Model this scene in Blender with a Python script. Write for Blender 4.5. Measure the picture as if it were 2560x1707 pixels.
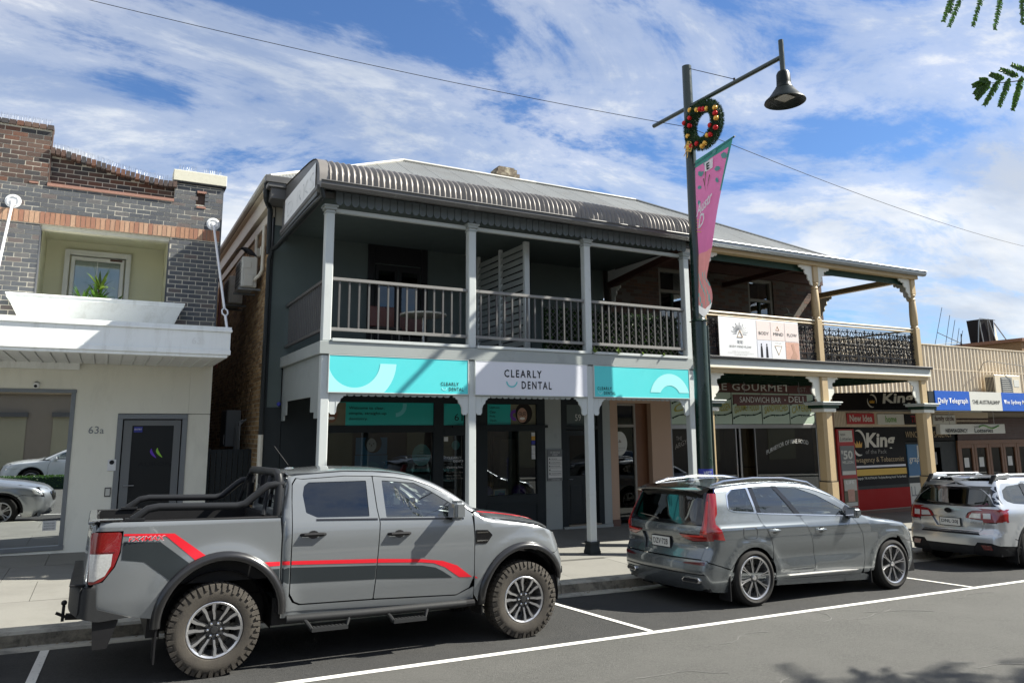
import bpy, bmesh, math, random
import numpy as np
from mathutils import Vector, Matrix
from mathutils.geometry import delaunay_2d_cdt
random.seed(7)
for o in list(bpy.data.objects): bpy.data.objects.remove(o)
SC = bpy.context.scene
COL = SC.collection
PI = math.pi
R = math.radians
# ------------------------------------------------------------------ camera
yaw, pitch, roll = 0.49383, 0.16672, -0.00727
cyw, syw, cp, sp = math.cos(yaw), math.sin(yaw), math.cos(pitch), math.sin(pitch)
fw = Vector((syw*cp, cyw*cp, sp)); ri = Vector((cyw, -syw, 0)); up = ri.cross(fw)
ra = ri*math.cos(roll)+up*math.sin(roll); ua = up*math.cos(roll)-ri*math.sin(roll)
cd = bpy.data.cameras.new('camera'); cam = bpy.data.objects.new('camera', cd); COL.objects.link(cam)
cam.matrix_world = Matrix(((ra.x, ua.x, -fw.x, 0), (ra.y, ua.y, -fw.y, 0), (ra.z, ua.z, -fw.z, 2.13), (0, 0, 0, 1)))
cd.sensor_width = 36; cd.lens = 1878.64/2560*36; cd.shift_y = -0.0360; cd.clip_end = 2000; cd.clip_start = .05
SC.camera = cam
# ------------------------------------------------------------------ sky, sun, exposure
SUN = Vector((2.7, -1.0, 2.7)).normalized()
el = math.asin(SUN.z); az = math.atan2(SUN.x, SUN.y)
W = bpy.data.worlds.new('World'); SC.world = W; W.use_nodes = True
nt = W.node_tree; N = nt.nodes; Lk = nt.links; N.clear()
def nd(t, tree=None, **k):
    n = (tree or nt).nodes.new(t)
    for a, b in k.items():
        if hasattr(n, a): setattr(n, a, b)
        else: n.inputs[a.replace('_', ' ')].default_value = b
    return n
def mth(op, a, b=None, c=None, tree=None, clamp=False):
    t = tree or nt
    n = t.nodes.new('ShaderNodeMath'); n.operation = op; n.use_clamp = clamp
    for i, q in enumerate((a, b, c)):
        if q is None: continue
        if isinstance(q, (int, float)): n.inputs[i].default_value = q
        else: t.links.new(q, n.inputs[i])
    return n.outputs[0]
sky = nd('ShaderNodeTexSky', sky_type='NISHITA', sun_disc=False, sun_elevation=el, sun_rotation=az, air_density=1.0, dust_density=.4, ozone_density=2.4)
tc = nd('ShaderNodeTexCoord'); sx = nd('ShaderNodeSeparateXYZ'); Lk.new(tc.outputs['Generated'], sx.inputs[0])
zz = mth('MAXIMUM', mth('ADD', sx.outputs[2], .22), .05)
cx = nd('ShaderNodeCombineXYZ'); Lk.new(mth('DIVIDE', sx.outputs[0], zz), cx.inputs[0]); Lk.new(mth('DIVIDE', sx.outputs[1], zz), cx.inputs[1]); cx.inputs[2].default_value = 33.3
mp = nd('ShaderNodeMapping'); Lk.new(cx.outputs[0], mp.inputs[0]); mp.inputs['Rotation'].default_value = (0, 0, .9); mp.inputs['Scale'].default_value = (1.0, 1.8, 1)
def noise(vec, sc, det, rough, dist=0, tree=None, lac=2.0):
    n = nd('ShaderNodeTexNoise', tree); n.inputs['Scale'].default_value = sc; n.inputs['Detail'].default_value = det; n.inputs['Roughness'].default_value = rough; n.inputs['Distortion'].default_value = dist; n.inputs['Lacunarity'].default_value = lac
    if vec is not None: (tree or nt).links.new(vec, n.inputs['Vector'])
    return n.outputs[0]
n1 = noise(mp.outputs[0], 1.25, 14, .64, .5); n2 = noise(mp.outputs[0], .45, 3, .5, .2); n3 = noise(mp.outputs[0], 3.4, 12, .68, .3)
den = mth('ADD', mth('ADD', mth('MULTIPLY', n1, .58), mth('MULTIPLY', n2, .36)), mth('MULTIPLY', n3, .2))
def ramp(fac, stops, tree=None, interp='LINEAR'):
    r = nd('ShaderNodeValToRGB', tree); r.color_ramp.interpolation = interp
    e = r.color_ramp.elements
    while len(e) < len(stops): e.new(.5)
    for q, (p, c) in zip(e, stops): q.position = p; q.color = (*c, 1) if len(c) == 3 else c
    (tree or nt).links.new(fac, r.inputs[0]); return r.outputs[0]
g = lambda v: (v, v, v)
mask = ramp(den, [(.475, g(0)), (.545, g(.45)), (.61, g(.88)), (.70, g(1))], interp='EASE')
shade = ramp(noise(mp.outputs[0], 1.9, 6, .55, .2), [(.35, (5.4, 6.0, 7.0)), (.5, (7.4, 7.8, 8.3)), (.66, (9.6, 9.6, 9.5))])
skc = nd('ShaderNodeMix', data_type='RGBA', blend_type='MULTIPLY'); skc.inputs[0].default_value = 1
Lk.new(sky.outputs[0], skc.inputs[6]); skc.inputs[7].default_value = (.80, 1.06, 1.38, 1)
mx = nd('ShaderNodeMix', data_type='RGBA'); Lk.new(mask, mx.inputs[0]); Lk.new(skc.outputs[2], mx.inputs[6]); Lk.new(shade, mx.inputs[7])
bg = nd('ShaderNodeBackground'); Lk.new(mx.outputs[2], bg.inputs[0]); bg.inputs[1].default_value = .048
wo = nd('ShaderNodeOutputWorld'); Lk.new(bg.outputs[0], wo.inputs[0])
sd = bpy.data.lights.new('sun', 'SUN'); sd.energy = 5.0; sd.angle = R(.53); sd.color = (1, .96, .86)
so = bpy.data.objects.new('sun', sd); COL.objects.link(so); so.rotation_mode = 'QUATERNION'; so.rotation_quaternion = SUN.to_track_quat('Z', 'Y')
SC.view_settings.view_transform = 'Standard'; SC.view_settings.look = 'None'; SC.view_settings.gamma = 1; SC.view_settings.use_curve_mapping = False
SC.view_settings.exposure = 1.25
# ------------------------------------------------------------------ materials
M = {}
def mat(name, col, rough=.6, metal=0., nz=None, bump=None, coat=0., rand=0., isl=0., ramp_=None, spec=.5, coords='pos', emit=None, dirt=None, stretch=None):
    """nz=(scale,amount) value noise; bump=(scale,height m); rand/isl brightness variation per object / per island; ramp_=colours picked per object or island; dirt=(scale,colour,lo,hi)"""
    m = bpy.data.materials.new(name); m.use_nodes = True; t = m.node_tree
    b = t.nodes['Principled BSDF']; b.inputs['Roughness'].default_value = rough; b.inputs['Metallic'].default_value = metal
    b.inputs['Specular IOR Level'].default_value = spec; b.inputs['Coat Weight'].default_value = coat; b.inputs['Coat Roughness'].default_value = .02
    if max(col) < .05 and not coat and not metal: b.inputs['Specular IOR Level'].default_value = .22
    M[name] = m; c = None
    geo = nd('ShaderNodeNewGeometry', t); tx = nd('ShaderNodeTexCoord', t); pos = geo.outputs['Position'] if coords == 'pos' else tx.outputs['Object']
    if stretch:
        q = nd('ShaderNodeMapping', t); t.links.new(pos, q.inputs[0]); q.inputs['Scale'].default_value = stretch; pos = q.outputs[0]
    def colnode(v):
        n = nd('ShaderNodeRGB', t); n.outputs[0].default_value = (*v, 1); return n.outputs[0]
    rnd = geo.outputs['Random Per Island'] if isl or (ramp_ and ramp_[0] == 'isl') else nd('ShaderNodeObjectInfo', t).outputs['Random']
    c = colnode(col)
    if ramp_:
        cs = ramp_[1]; c = ramp(rnd, [(i/len(cs), q) for i, q in enumerate(cs)], t, 'CONSTANT')
    def mulv(c, fac, amt, lo=None):
        # multiply colour by 1 + amt*(fac-.5)*2
        k = mth('ADD', mth('MULTIPLY', mth('SUBTRACT', fac, .5, tree=t), 2*amt, tree=t), 1, tree=t)
        n = nd('ShaderNodeVectorMath', t); n.operation = 'SCALE'; t.links.new(c, n.inputs[0]); t.links.new(k, n.inputs['Scale']); return n.outputs[0]
    if rand or isl: c = mulv(c, rnd, rand or isl)
    if nz:
        c = mulv(c, noise(pos, nz[0], 6, .65, 0, t), nz[1])
    if dirt:
        f = ramp(noise(pos, dirt[0], 7, .7, .3, t), [(dirt[2], g(0)), (dirt[3], g(1))], t)
        n = nd('ShaderNodeMix', t, data_type='RGBA'); t.links.new(f, n.inputs[0]); t.links.new(c, n.inputs[6]); n.inputs[7].default_value = (*dirt[1], 1); c = n.outputs[2]
    t.links.new(c, b.inputs['Base Color'])
    if nz and not metal:
        t.links.new(mth('ADD', mth('MULTIPLY', noise(pos, nz[0]*1.7, 3, .5, 0, t), .25, tree=t), rough-.12, tree=t), b.inputs['Roughness'])
    if bump:
        bn = nd('ShaderNodeBump', t); bn.inputs['Strength'].default_value = 1; bn.inputs['Distance'].default_value = bump[1]
        t.links.new(noise(pos, bump[0], 4, .6, 0, t), bn.inputs['Height']); t.links.new(bn.outputs[0], b.inputs['Normal'])
    if emit:
        b.inputs['Emission Color'].default_value = (*emit[0], 1); b.inputs['Emission Strength'].default_value = emit[1]
    return m
def glass(name, tint=(.5, .55, .55), refl=1.0, rough=0., base=.04):
    m = bpy.data.materials.new(name); m.use_nodes = True; t = m.node_tree; t.nodes.clear(); M[name] = m
    tr = nd('ShaderNodeBsdfTransparent', t); tr.inputs[0].default_value = (*tint, 1)
    gl = nd('ShaderNodeBsdfGlossy', t); gl.inputs['Roughness'].default_value = rough; gl.inputs[0].default_value = (.92, .97, 1, 1)
    ge = nd('ShaderNodeNewGeometry', t); dt = nd('ShaderNodeVectorMath', t); dt.operation = 'DOT_PRODUCT'; t.links.new(ge.outputs['Normal'], dt.inputs[0]); t.links.new(ge.outputs['Incoming'], dt.inputs[1])
    f = mth('ADD', mth('MULTIPLY', mth('POWER', mth('SUBTRACT', 1, mth('ABSOLUTE', dt.outputs['Value'], tree=t), tree=t, clamp=True), 4.5, tree=t), refl, tree=t), base, tree=t, clamp=True)
    ms = nd('ShaderNodeMixShader', t); t.links.new(f, ms.inputs[0]); t.links.new(tr.outputs[0], ms.inputs[1]); t.links.new(gl.outputs[0], ms.inputs[2])
    o = nd('ShaderNodeOutputMaterial', t); t.links.new(ms.outputs[0], o.inputs[0]); return m
# ------------------------------------------------------------------ mesh helpers
ORG = {}
class MB:
    def __init__(s): s.v = []; s.f = []
    def add(s, vs, fs):
        k = len(s.v); s.v += [tuple(q) for q in vs]; s.f += [tuple(i+k for i in q) for q in fs]; return s
    def box(s, x0, x1, y0, y1, z0, z1):
        return s.add([(x0, y0, z0), (x1, y0, z0), (x1, y1, z0), (x0, y1, z0), (x0, y0, z1), (x1, y0, z1), (x1, y1, z1), (x0, y1, z1)],
                     [(0, 3, 2, 1), (4, 5, 6, 7), (0, 1, 5, 4), (1, 2, 6, 5), (2, 3, 7, 6), (3, 0, 4, 7)])
    def bar(s, a, b, w, h, upv=(0, 0, 1)):
        a, b = Vector(a), Vector(b); d = (b-a).normalized(); sd_ = d.cross(Vector(upv)).normalized()*w/2; u = sd_.cross(d).normalized()*h/2
        vs = [p+i*sd_+j*u for p in (a, b) for i, j in ((-1, -1), (1, -1), (1, 1), (-1, 1))]
        return s.add(vs, [(0, 3, 2, 1), (4, 5, 6, 7), (0, 1, 5, 4), (1, 2, 6, 5), (2, 3, 7, 6), (3, 0, 4, 7)])
    def prism(s, poly, fn, w0, w1):
        n = len(poly); vs = [fn(u, v, w0) for u, v in poly]+[fn(u, v, w1) for u, v in poly]
        return s.add(vs, [tuple(range(n))[::-1], tuple(range(n, 2*n))]+[(i, (i+1) % n, n+(i+1) % n, n+i) for i in range(n)])
    def quad(s, a, b, c, d): return s.add([a, b, c, d], [(0, 1, 2, 3)])
    def tube(s, pts, r, n=8, closed=False, cap=True):
        pts = [Vector(p) for p in pts]; m = len(pts); rr = r if isinstance(r, (list, tuple)) else [r]*m
        vs = []; ref = None
        for i, p in enumerate(pts):
            a = pts[i-1] if i or closed else p; b = pts[(i+1) % m] if i < m-1 or closed else p
            t = (b-a).normalized()
            if ref is None: ref = Vector((0, 0, 1)) if abs(t.z) < .9 else Vector((1, 0, 0))
            sd_ = t.cross(ref)
            if sd_.length < 1e-4: sd_ = t.cross(Vector((.3, 1, .2)))
            sd_.normalize(); ref = sd_.cross(t).normalized()
            vs += [p+(sd_*math.cos(2*PI*k/n)+ref*math.sin(2*PI*k/n))*rr[i] for k in range(n)]
        fs = [(i*n+k, i*n+(k+1) % n, ((i+1) % m)*n+(k+1) % n, ((i+1) % m)*n+k) for i in range(m if closed else m-1) for k in range(n)]
        if cap and not closed: fs += [tuple(range(n))[::-1], tuple(range((m-1)*n, m*n))]
        return s.add(vs, fs)
    def lathe(s, prof, o=(0, 0, 0), axis='z', n=24, a0=0, a1=2*PI, sgn=1):
        full = abs(a1-a0-2*PI) < 1e-6; k = n if full else n+1; vs = []
        for r, h in prof:
            for i in range(k):
                a = a0+(a1-a0)*i/n; c, d = r*math.cos(a), r*math.sin(a)
                vs.append((o[0]+c, o[1]+d, o[2]+h) if axis == 'z' else (o[0]+c, o[1]+h*sgn, o[2]+d) if axis == 'y' else (o[0]+h*sgn, o[1]+c, o[2]+d))
        fs = [(j*k+i, j*k+(i+1) % k, (j+1)*k+(i+1) % k, (j+1)*k+i) for j in range(len(prof)-1) for i in range(n if full else n)]
        return s.add(vs, fs)
    def ball(s, c, r, n=10, sc=(1, 1, 1)):
        m = n//2+1
        vs = [(c[0]+r*sc[0]*math.sin(PI*j/m)*math.cos(2*PI*i/n), c[1]+r*sc[1]*math.sin(PI*j/m)*math.sin(2*PI*i/n), c[2]+r*sc[2]*math.cos(PI*j/m)) for j in range(m+1) for i in range(n)]
        return s.add(vs, [(j*n+i, (j+1)*n+i, (j+1)*n+(i+1) % n, j*n+(i+1) % n) for j in range(m) for i in range(n)])
    def obj(s, name, m, parent=None, smooth=False, kind=None, local=False, bev=0, split=0):
        if split:
            k = len(s.v)//split; j = len(s.f)//split; out = []
            for i in range(split):
                q = MB(); q.v = s.v[i*k:(i+1)*k]; q.f = [tuple(t-i*k for t in f) for f in s.f[i*j:(i+1)*j]]; out.append(q.obj(name, m, parent, smooth, kind, local, bev))
            return out[0]
        me = bpy.data.meshes.new(name); o0 = ORG.get(parent.name, (0, 0, 0)) if parent and not local else (0, 0, 0)
        me.from_pydata([(a-o0[0], b-o0[1], c-o0[2]) for a, b, c in s.v], [], s.f)
        return mk(name, me, m, parent, smooth, kind, bev=bev)
def mk(name, me, m, parent=None, smooth=False, kind=None, bev=0):
    me.validate()
    if m is not None: me.materials.append(M[m] if isinstance(m, str) else m)
    o = bpy.data.objects.new(name, me); COL.objects.link(o)
    bm = bmesh.new(); bm.from_mesh(me); bmesh.ops.recalc_face_normals(bm, faces=bm.faces)
    if bev:
        es = [e for e in bm.edges if len(e.link_faces) == 2 and e.calc_face_angle(0) > .5]
        bmesh.ops.bevel(bm, geom=es, offset=bev, segments=3 if bev >= .03 else 1, affect='EDGES', clamp_overlap=True)
    bm.to_mesh(me); bm.free()
    if smooth:
        me.polygons.foreach_set('use_smooth', [True]*len(me.polygons))
        me.set_sharp_from_angle(angle=smooth if isinstance(smooth, float) else R(38))
    if parent: o.parent = parent; ORG[o.name] = ORG.get(parent.name, (0, 0, 0))
    if kind: o['kind'] = kind
    return o
def inst(name, me, parent, loc, scale=(1, 1, 1), rot=None):
    o = bpy.data.objects.new(name, me); COL.objects.link(o); o0 = ORG.get(parent.name, (0, 0, 0)) if parent else (0, 0, 0)
    o.location = (loc[0]-o0[0], loc[1]-o0[1], loc[2]-o0[2]); o.scale = scale
    if rot: o.rotation_euler = rot
    if parent: o.parent = parent
    return o
def tag(o, label, cat, group=None):
    o['label'] = label; o['category'] = cat
    if group: o['group'] = group
    return o
def thing(name, label, cat, loc=(0, 0, 0), group=None):
    o = bpy.data.objects.new(name, None); o.empty_display_size = .2; COL.objects.link(o); o.location = loc; ORG[o.name] = tuple(loc)
    return tag(o, label, cat, group)
def copy_tree(o, parent=None):
    c = o.copy(); COL.objects.link(c)
    if parent: c.parent = parent
    ORG[c.name] = ORG.get(o.name, (0, 0, 0))
    for ch in list(o.children): copy_tree(ch, c)
    return c
XZ = lambda y: (lambda u, v, w: (u, y+w, v))
def word(s, parent, o, u, v, w=None, h=None, m='ink', name='lettering', bold=0., shear=0., warp=None, al='L', sp_=1., ex=.0015):
    """text in the plane (o,u,v); fitted to width w and/or height h"""
    cu = bpy.data.curves.new('t', 'FONT'); cu.body = s; cu.size = 1; cu.offset = bold; cu.shear = shear; cu.resolution_u = 2; cu.space_character = sp_; cu.extrude = 0; cu.space_line = 1.1; cu.fill_mode = 'FRONT'
    to = bpy.data.objects.new('t', cu); COL.objects.link(to)
    dg = bpy.context.evaluated_depsgraph_get(); me = bpy.data.meshes.new_from_object(to.evaluated_get(dg)); bpy.data.objects.remove(to); bpy.data.curves.remove(cu)
    n = len(me.vertices); a = np.empty(n*3); me.vertices.foreach_get('co', a); a = a.reshape(-1, 3)
    lo, hi = a.min(0), a.max(0); W_, H_ = hi[0]-lo[0], hi[1]-lo[1]
    su = w/W_ if w else h/H_; sv = h/H_ if h else su
    p = (a[:, 0]-lo[0])*su; q = (a[:, 1]-lo[1])*sv
    if al == 'C': p = p-W_*su/2
    if al == 'R': p = p-W_*su
    if warp: p, q = warp(p, q)
    o, u, v = Vector(o), Vector(u).normalized(), Vector(v).normalized()
    nn = u.cross(v).normalized(); o0 = Vector(ORG.get(parent.name, (0, 0, 0))) if parent else Vector((0, 0, 0))
    b = np.array(o-o0)[None]+p[:, None]*np.array(u)[None]+q[:, None]*np.array(v)[None]+np.array(nn)[None]*ex
    me.vertices.foreach_set('co', b.ravel()); me.update()
    me.materials.clear(); me.materials.append(M[m]); ob = bpy.data.objects.new(name, me); COL.objects.link(ob)
    if parent: ob.parent = parent; ORG[ob.name] = ORG.get(parent.name, (0, 0, 0))
    return ob
def wz(s, parent, x0, z0, y, w=None, h=None, m='ink', **k): return word(s, parent, (x0, y, z0), (1, 0, 0), (0, 0, 1), w, h, m, **k)
def gz(x, y):      # road surface: falls along the street and towards the kerb
    return -.023*x-.02*(min(y, 9.75)-7.2) if y > -1 else -.023*x+.164+.02*(y+1)
def fz(x, y): return -.023*x+.10+max(0, min(1, x/6))*.026*max(0, y-10.5)
# ------------------------------------------------------------------ palette
mat('asphalt', (.080, .079, .072), .85, nz=(38, .75), bump=(300, .008), dirt=(.9, (.098, .096, .088), .42, .75))
mat('asphalt_dark', (.048, .048, .047), .85, nz=(38, .65), bump=(300, .008), dirt=(.8, (.066, .065, .062), .45, .8))
mat('line_paint', (.62, .61, .57), .7, nz=(60, .2), dirt=(22, (.2, .19, .18), .60, .68))
mat('old_paint', (.42, .42, .40), .7, nz=(60, .2), dirt=(14, (.12, .12, .12), .5, .66))
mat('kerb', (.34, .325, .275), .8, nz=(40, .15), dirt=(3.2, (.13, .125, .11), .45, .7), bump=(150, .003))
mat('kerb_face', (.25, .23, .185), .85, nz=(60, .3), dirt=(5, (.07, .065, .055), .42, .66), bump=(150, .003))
mat('paver', (.195, .19, .17), .8, nz=(45, .14), rand=.07, dirt=(1.1, (.145, .14, .125), .46, .8), bump=(180, .0015))
mat('paver_joint', (.06, .057, .05), .9)
mat('earth', (.2, .19, .17), .9, nz=(3, .3))
mat('ink', (.012, .013, .016), .5)
mat('white_ink', (.78, .78, .76), .5)
mat('white', (.84, .86, .84), .45, nz=(2.5, .05), dirt=(2.2, (.60, .60, .56), .5, .85), stretch=(2.5, 2.5, .5))
mat('white_metal', (.72, .73, .74), .35, nz=(6, .04))
mat('cream_render', (.80, .79, .69), .75, nz=(1.6, .06), dirt=(1.5, (.64, .63, .54), .5, .85), bump=(90, .0012), stretch=(1.6, 1.6, .5))
mat('olive_wall', (.74, .73, .56), .7, nz=(2, .05))
mat('soffit', (.74, .75, .73), .6, nz=(2, .06))
mat('alu', (.2, .215, .225), .4, metal=.4)
mat('dark_door', (.018, .02, .021), .35)
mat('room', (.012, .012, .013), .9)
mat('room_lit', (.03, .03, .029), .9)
mat('mortar', (.52, .49, .40), .9, nz=(60, .2))
mat('mortar_light', (.62, .58, .48), .9, nz=(60, .15))
GB = [(.075, .082, .092), (.095, .1, .108), (.085, .088, .095), (.115, .112, .112), (.07, .076, .088), (.1, .104, .11), (.12, .1, .095), (.09, .096, .105)]
BB = [(.075, .045, .035), (.1, .055, .04), (.055, .042, .038), (.13, .06, .038), (.085, .052, .04), (.06, .04, .034), (.115, .07, .052), (.048, .045, .046)]
OB = [(.36, .195, .12), (.31, .155, .095), (.40, .235, .15), (.29, .14, .09), (.37, .22, .145), (.43, .27, .175)]
SB = [(.30, .19, .085), (.24, .145, .065), (.36, .235, .115), (.2, .12, .055), (.27, .17, .08), (.40, .27, .14)]
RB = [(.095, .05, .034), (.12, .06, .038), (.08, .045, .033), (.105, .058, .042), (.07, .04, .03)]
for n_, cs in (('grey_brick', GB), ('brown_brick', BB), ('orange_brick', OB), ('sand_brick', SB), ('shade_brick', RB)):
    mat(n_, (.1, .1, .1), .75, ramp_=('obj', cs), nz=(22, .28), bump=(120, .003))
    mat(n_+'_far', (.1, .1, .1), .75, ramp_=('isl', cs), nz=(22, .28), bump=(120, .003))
mat('sill_brick', (.3, .16, .12), .8, nz=(25, .25), bump=(100, .002))
mat('stone_cap', (.6, .58, .47), .8, nz=(14, .12), dirt=(5, (.35, .33, .27), .55, .8), bump=(90, .002))
mat('spike', (.6, .62, .65), .3, metal=.6)
mat('dental_grey', (.30, .325, .315), .55, nz=(3, .06), dirt=(1.5, (.21, .225, .215), .55, .85))
mat('dental_light', (.5, .53, .52), .5, nz=(3, .06), dirt=(2.2, (.34, .36, .35), .58, .85))
mat('dental_dark', (.018, .023, .026), .6, nz=(3, .1))
mat('rail_grey', (.085, .083, .08), .5, nz=(9, .12))
mat('rail_top', (.2, .195, .185), .5, nz=(9, .12))
mat('verandah_wall', (.085, .11, .105), .7, nz=(3, .08))
mat('blackish', (.012, .012, .014), .5)
mat('valance', (.105, .125, .135), .55, nz=(7, .12), rand=.06)
mat('canopy_iron', (.20, .185, .17), .42, metal=.35, nz=(1.3, .12), dirt=(1.0, (.13, .125, .12), .56, .8))
mat('gutter_iron', (.095, .093, .09), .45, metal=.2, nz=(2, .15), dirt=(4, (.2, .19, .18), .6, .8))
mat('roof_iron', (.20, .208, .205), .5, metal=.25, nz=(5, .10), rand=.09, dirt=(.9, (.155, .15, .14), .52, .85))
mat('roof_trim', (.42, .41, .37), .5, nz=(5, .1))
mat('galv', (.22, .24, .25), .4, metal=.5, nz=(4, .15))
mat('eave_cream', (.52, .46, .36), .6, nz=(3, .06), dirt=(2, (.36, .31, .24), .6, .85))
mat('aqua', (.085, .60, .62), .42, nz=(2, .05), dirt=(3.5, (.07, .5, .52), .6, .9))
mat('aqua_pale', (.36, .77, .78), .42)
mat('teal_mark', (.12, .5, .52), .45)
mat('sign_white', (.66, .67, .72), .4, nz=(2, .02))
mat('aqua_shop', (.015, .38, .345), .3)
mat('tan_paint', (.42, .315, .175), .55, nz=(4, .07), dirt=(2.5, (.33, .24, .13), .56, .82))
mat('cream_paint', (.58, .51, .38), .5, nz=(4, .06), dirt=(3, (.46, .4, .3), .58, .85))
mat('bracket_white', (.63, .62, .55), .5, nz=(6, .06), dirt=(5, (.42, .41, .36), .6, .85))
mat('fascia_grey', (.42, .45, .43), .55, nz=(4, .08))
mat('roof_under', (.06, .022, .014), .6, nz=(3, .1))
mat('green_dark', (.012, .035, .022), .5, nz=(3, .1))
mat('lace_iron', (.012, .012, .014), .45)
mat('pink_wall', (.42, .285, .2), .65, nz=(2.5, .05))
mat('brown_plinth', (.13, .07, .05), .6)
mat('oxblood', (.075, .018, .012), .5, nz=(4, .1))
mat('pale_green', (.42, .52, .42), .4, nz=(2, .03))
mat('gold_ink', (.34, .32, .06), .5)
mat('dull_ink', (.24, .22, .19), .5)
mat('cream_clad', (.62, .53, .40), .5, nz=(2.5, .06), dirt=(1.4, (.48, .41, .31), .55, .85))
mat('black_sign', (.006, .006, .008), .65, spec=.05)
mat('king_white', (.58, .56, .5), .45)
mat('crown_gold', (.55, .3, .04), .45)
mat('red_sign', (.36, .008, .012), .4)
mat('red_panel', (.30, .006, .006), .5, spec=.15, nz=(2, .08))
mat('yellow_band', (.55, .34, .03), .45)
mat('blue_sign', (.008, .085, .42), .38)
mat('blue_poster', (.02, .12, .26), .45, nz=(8, .15))
mat('sign_pale', (.55, .55, .5), .5, nz=(6, .06))
mat('green_ink', (.08, .25, .03), .5)
mat('maroon_board', (.05, .014, .009), .5, nz=(3, .1))
mat('timber', (.17, .075, .035), .5, nz=(7, .2))
mat('grey_panel', (.15, .16, .165), .5)
mat('pole_green', (.004, .018, .012), .3, nz=(5, .12), coat=.4)
mat('lamp_black', (.004, .009, .008), .4)
mat('lamp_lens', (.3, .28, .24), .3)
mat('tinsel', (.02, .06, .014), .6, isl=.5)
mat('gold_ball', (.75, .42, .08), .22, metal=.8)
mat('red_ball', (.5, .01, .012), .22, metal=.5)
mat('gold_ribbon', (.7, .45, .12), .5)
mat('banner_pink', (.46, .13, .29), .6, nz=(5, .12))
mat('banner_peach', (.52, .22, .22), .6, nz=(6, .2))
mat('banner_teal', (.03, .17, .15), .6, nz=(9, .2))
mat('banner_leaf', (.12, .35, .33), .6)
mat('banner_white', (.8, .8, .8), .6)
mat('banner_yellow', (.7, .5, .05), .6)
mat('poster_blue', (.03, .04, .3), .5)
mat('leaf', (.055, .13, .018), .45, isl=.45)
mat('leaf_dark', (.022, .05, .014), .5, isl=.5)
mat('leaf_pale', (.14, .22, .035), .45, isl=.4)
mat('bark', (.09, .07, .055), .9, nz=(12, .3), bump=(30, .02))
mat('pvc', (.6, .57, .48), .4, nz=(4, .06))
mat('pipe_dark', (.02, .023, .023), .4)
mat('pipe_red', (.1, .02, .015), .5)
mat('ac_white', (.48, .47, .42), .45, nz=(5, .05))
mat('meter_grey', (.16, .17, .17), .5, nz=(5, .1))
mat('bird_black', (.01, .01, .012), .5)
mat('gate_grey', (.022, .027, .029), .5, nz=(4, .15))
mat('wire', (.012, .012, .014), .5)
mat('steel', (.32, .32, .32), .3, metal=.9)
mat('paper', (.6, .6, .58), .6)
mat('skin_brown', (.19, .09, .05), .6)
mat('skin_pale', (.42, .24, .17), .6)
mat('hair', (.015, .011, .01), .6)
mat('photo_bg', (.14, .13, .08), .6, nz=(6, .5))
mat('purple', (.13, .03, .3), .5)
mat('peach_photo', (.55, .32, .24), .6, nz=(9, .3))
mat('blush', (.72, .62, .58), .5)
mat('poster_white', (.74, .75, .75), .45, nz=(3, .02))
mat('bright_blue', (.02, .26, .5), .45)
mat('mid_blue', (.05, .36, .55), .45)
mat('tan_wall', (.3, .23, .14), .8, nz=(2, .1))
mat('shutter', (.36, .33, .22), .6, nz=(2, .06))
mat('beige', (.24, .2, .15), .7, nz=(3, .08))
glass('shop_glass', (.34, .37, .36), .9, base=.10)
glass('mirror_glass', (.1, .11, .11), .6, base=.62)
glass('door_glass', (.10, .11, .11), .8, base=.06)
glass('window_glass', (.6, .65, .65), .9, base=.13)
def translucent(n, k):
    m = M[n]; t = m.node_tree; b = t.nodes['Principled BSDF']; tr = nd('ShaderNodeBsdfTranslucent', t); ms = nd('ShaderNodeMixShader', t); ms.inputs[0].default_value = k
    t.links.new(b.inputs['Base Color'].links[0].from_socket, tr.inputs[0]); o = [q for q in t.nodes if q.type == 'OUTPUT_MATERIAL'][0]; t.links.new(b.outputs[0], ms.inputs[1]); t.links.new(tr.outputs[0], ms.inputs[2]); t.links.new(ms.outputs[0], o.inputs[0])
for n_ in ('banner_pink', 'banner_peach', 'banner_teal', 'banner_leaf', 'banner_white'): translucent(n_, .16)
for n_ in ('leaf', 'leaf_dark', 'leaf_pale'): translucent(n_, .4)
# ------------------------------------------------------------------ ground, road, footpath
def struct(o): o['kind'] = 'structure'; return o
gm = MB()
xs = [-400, -60, -20, 0, 20, 60, 400]
ysg = [-300, -40, -7.2, 9.9, 60, 400]
for i in range(len(xs)-1):
    for j in range(len(ysg)-1):
        gm.quad(*[(x, y, -.023*max(-60, min(60, x))-.45) for x, y in ((xs[i], ysg[j]), (xs[i+1], ysg[j]), (xs[i+1], ysg[j+1]), (xs[i], ysg[j+1]))])
struct(gm.obj('ground', 'earth'))
def strip(y0, y1, x0, x1, dz, zf, m, name, thick=.12, n=24):
    b = MB(); 
    for i in range(n):
        a, c = x0+(x1-x0)*i/n, x0+(x1-x0)*(i+1)/n
        b.quad((a, y0, zf(a, y0)+dz), (c, y0, zf(c, y0)+dz), (c, y1, zf(c, y1)+dz), (a, y1, zf(a, y1)+dz))
    return struct(b.obj(name, m))
rb = MB()
for y0, y1 in ((-4.2, -1), (-1, 3.0), (3.0, 7.2)):
    for i in range(40):
        a, c = -60+3*i, -57+3*i
        rb.quad((a, y0, gz(a, y0)), (c, y0, gz(c, y0)), (c, y1, gz(c, y1)), (a, y1, gz(a, y1)))
struct(rb.obj('road', 'asphalt'))
strip(7.2, 9.42, -60, 60, .0, gz, 'asphalt_dark', 'parking_lane', n=40)
strip(9.42, 9.72, -60, 60, .003, gz, 'kerb', 'gutter', n=40)
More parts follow.
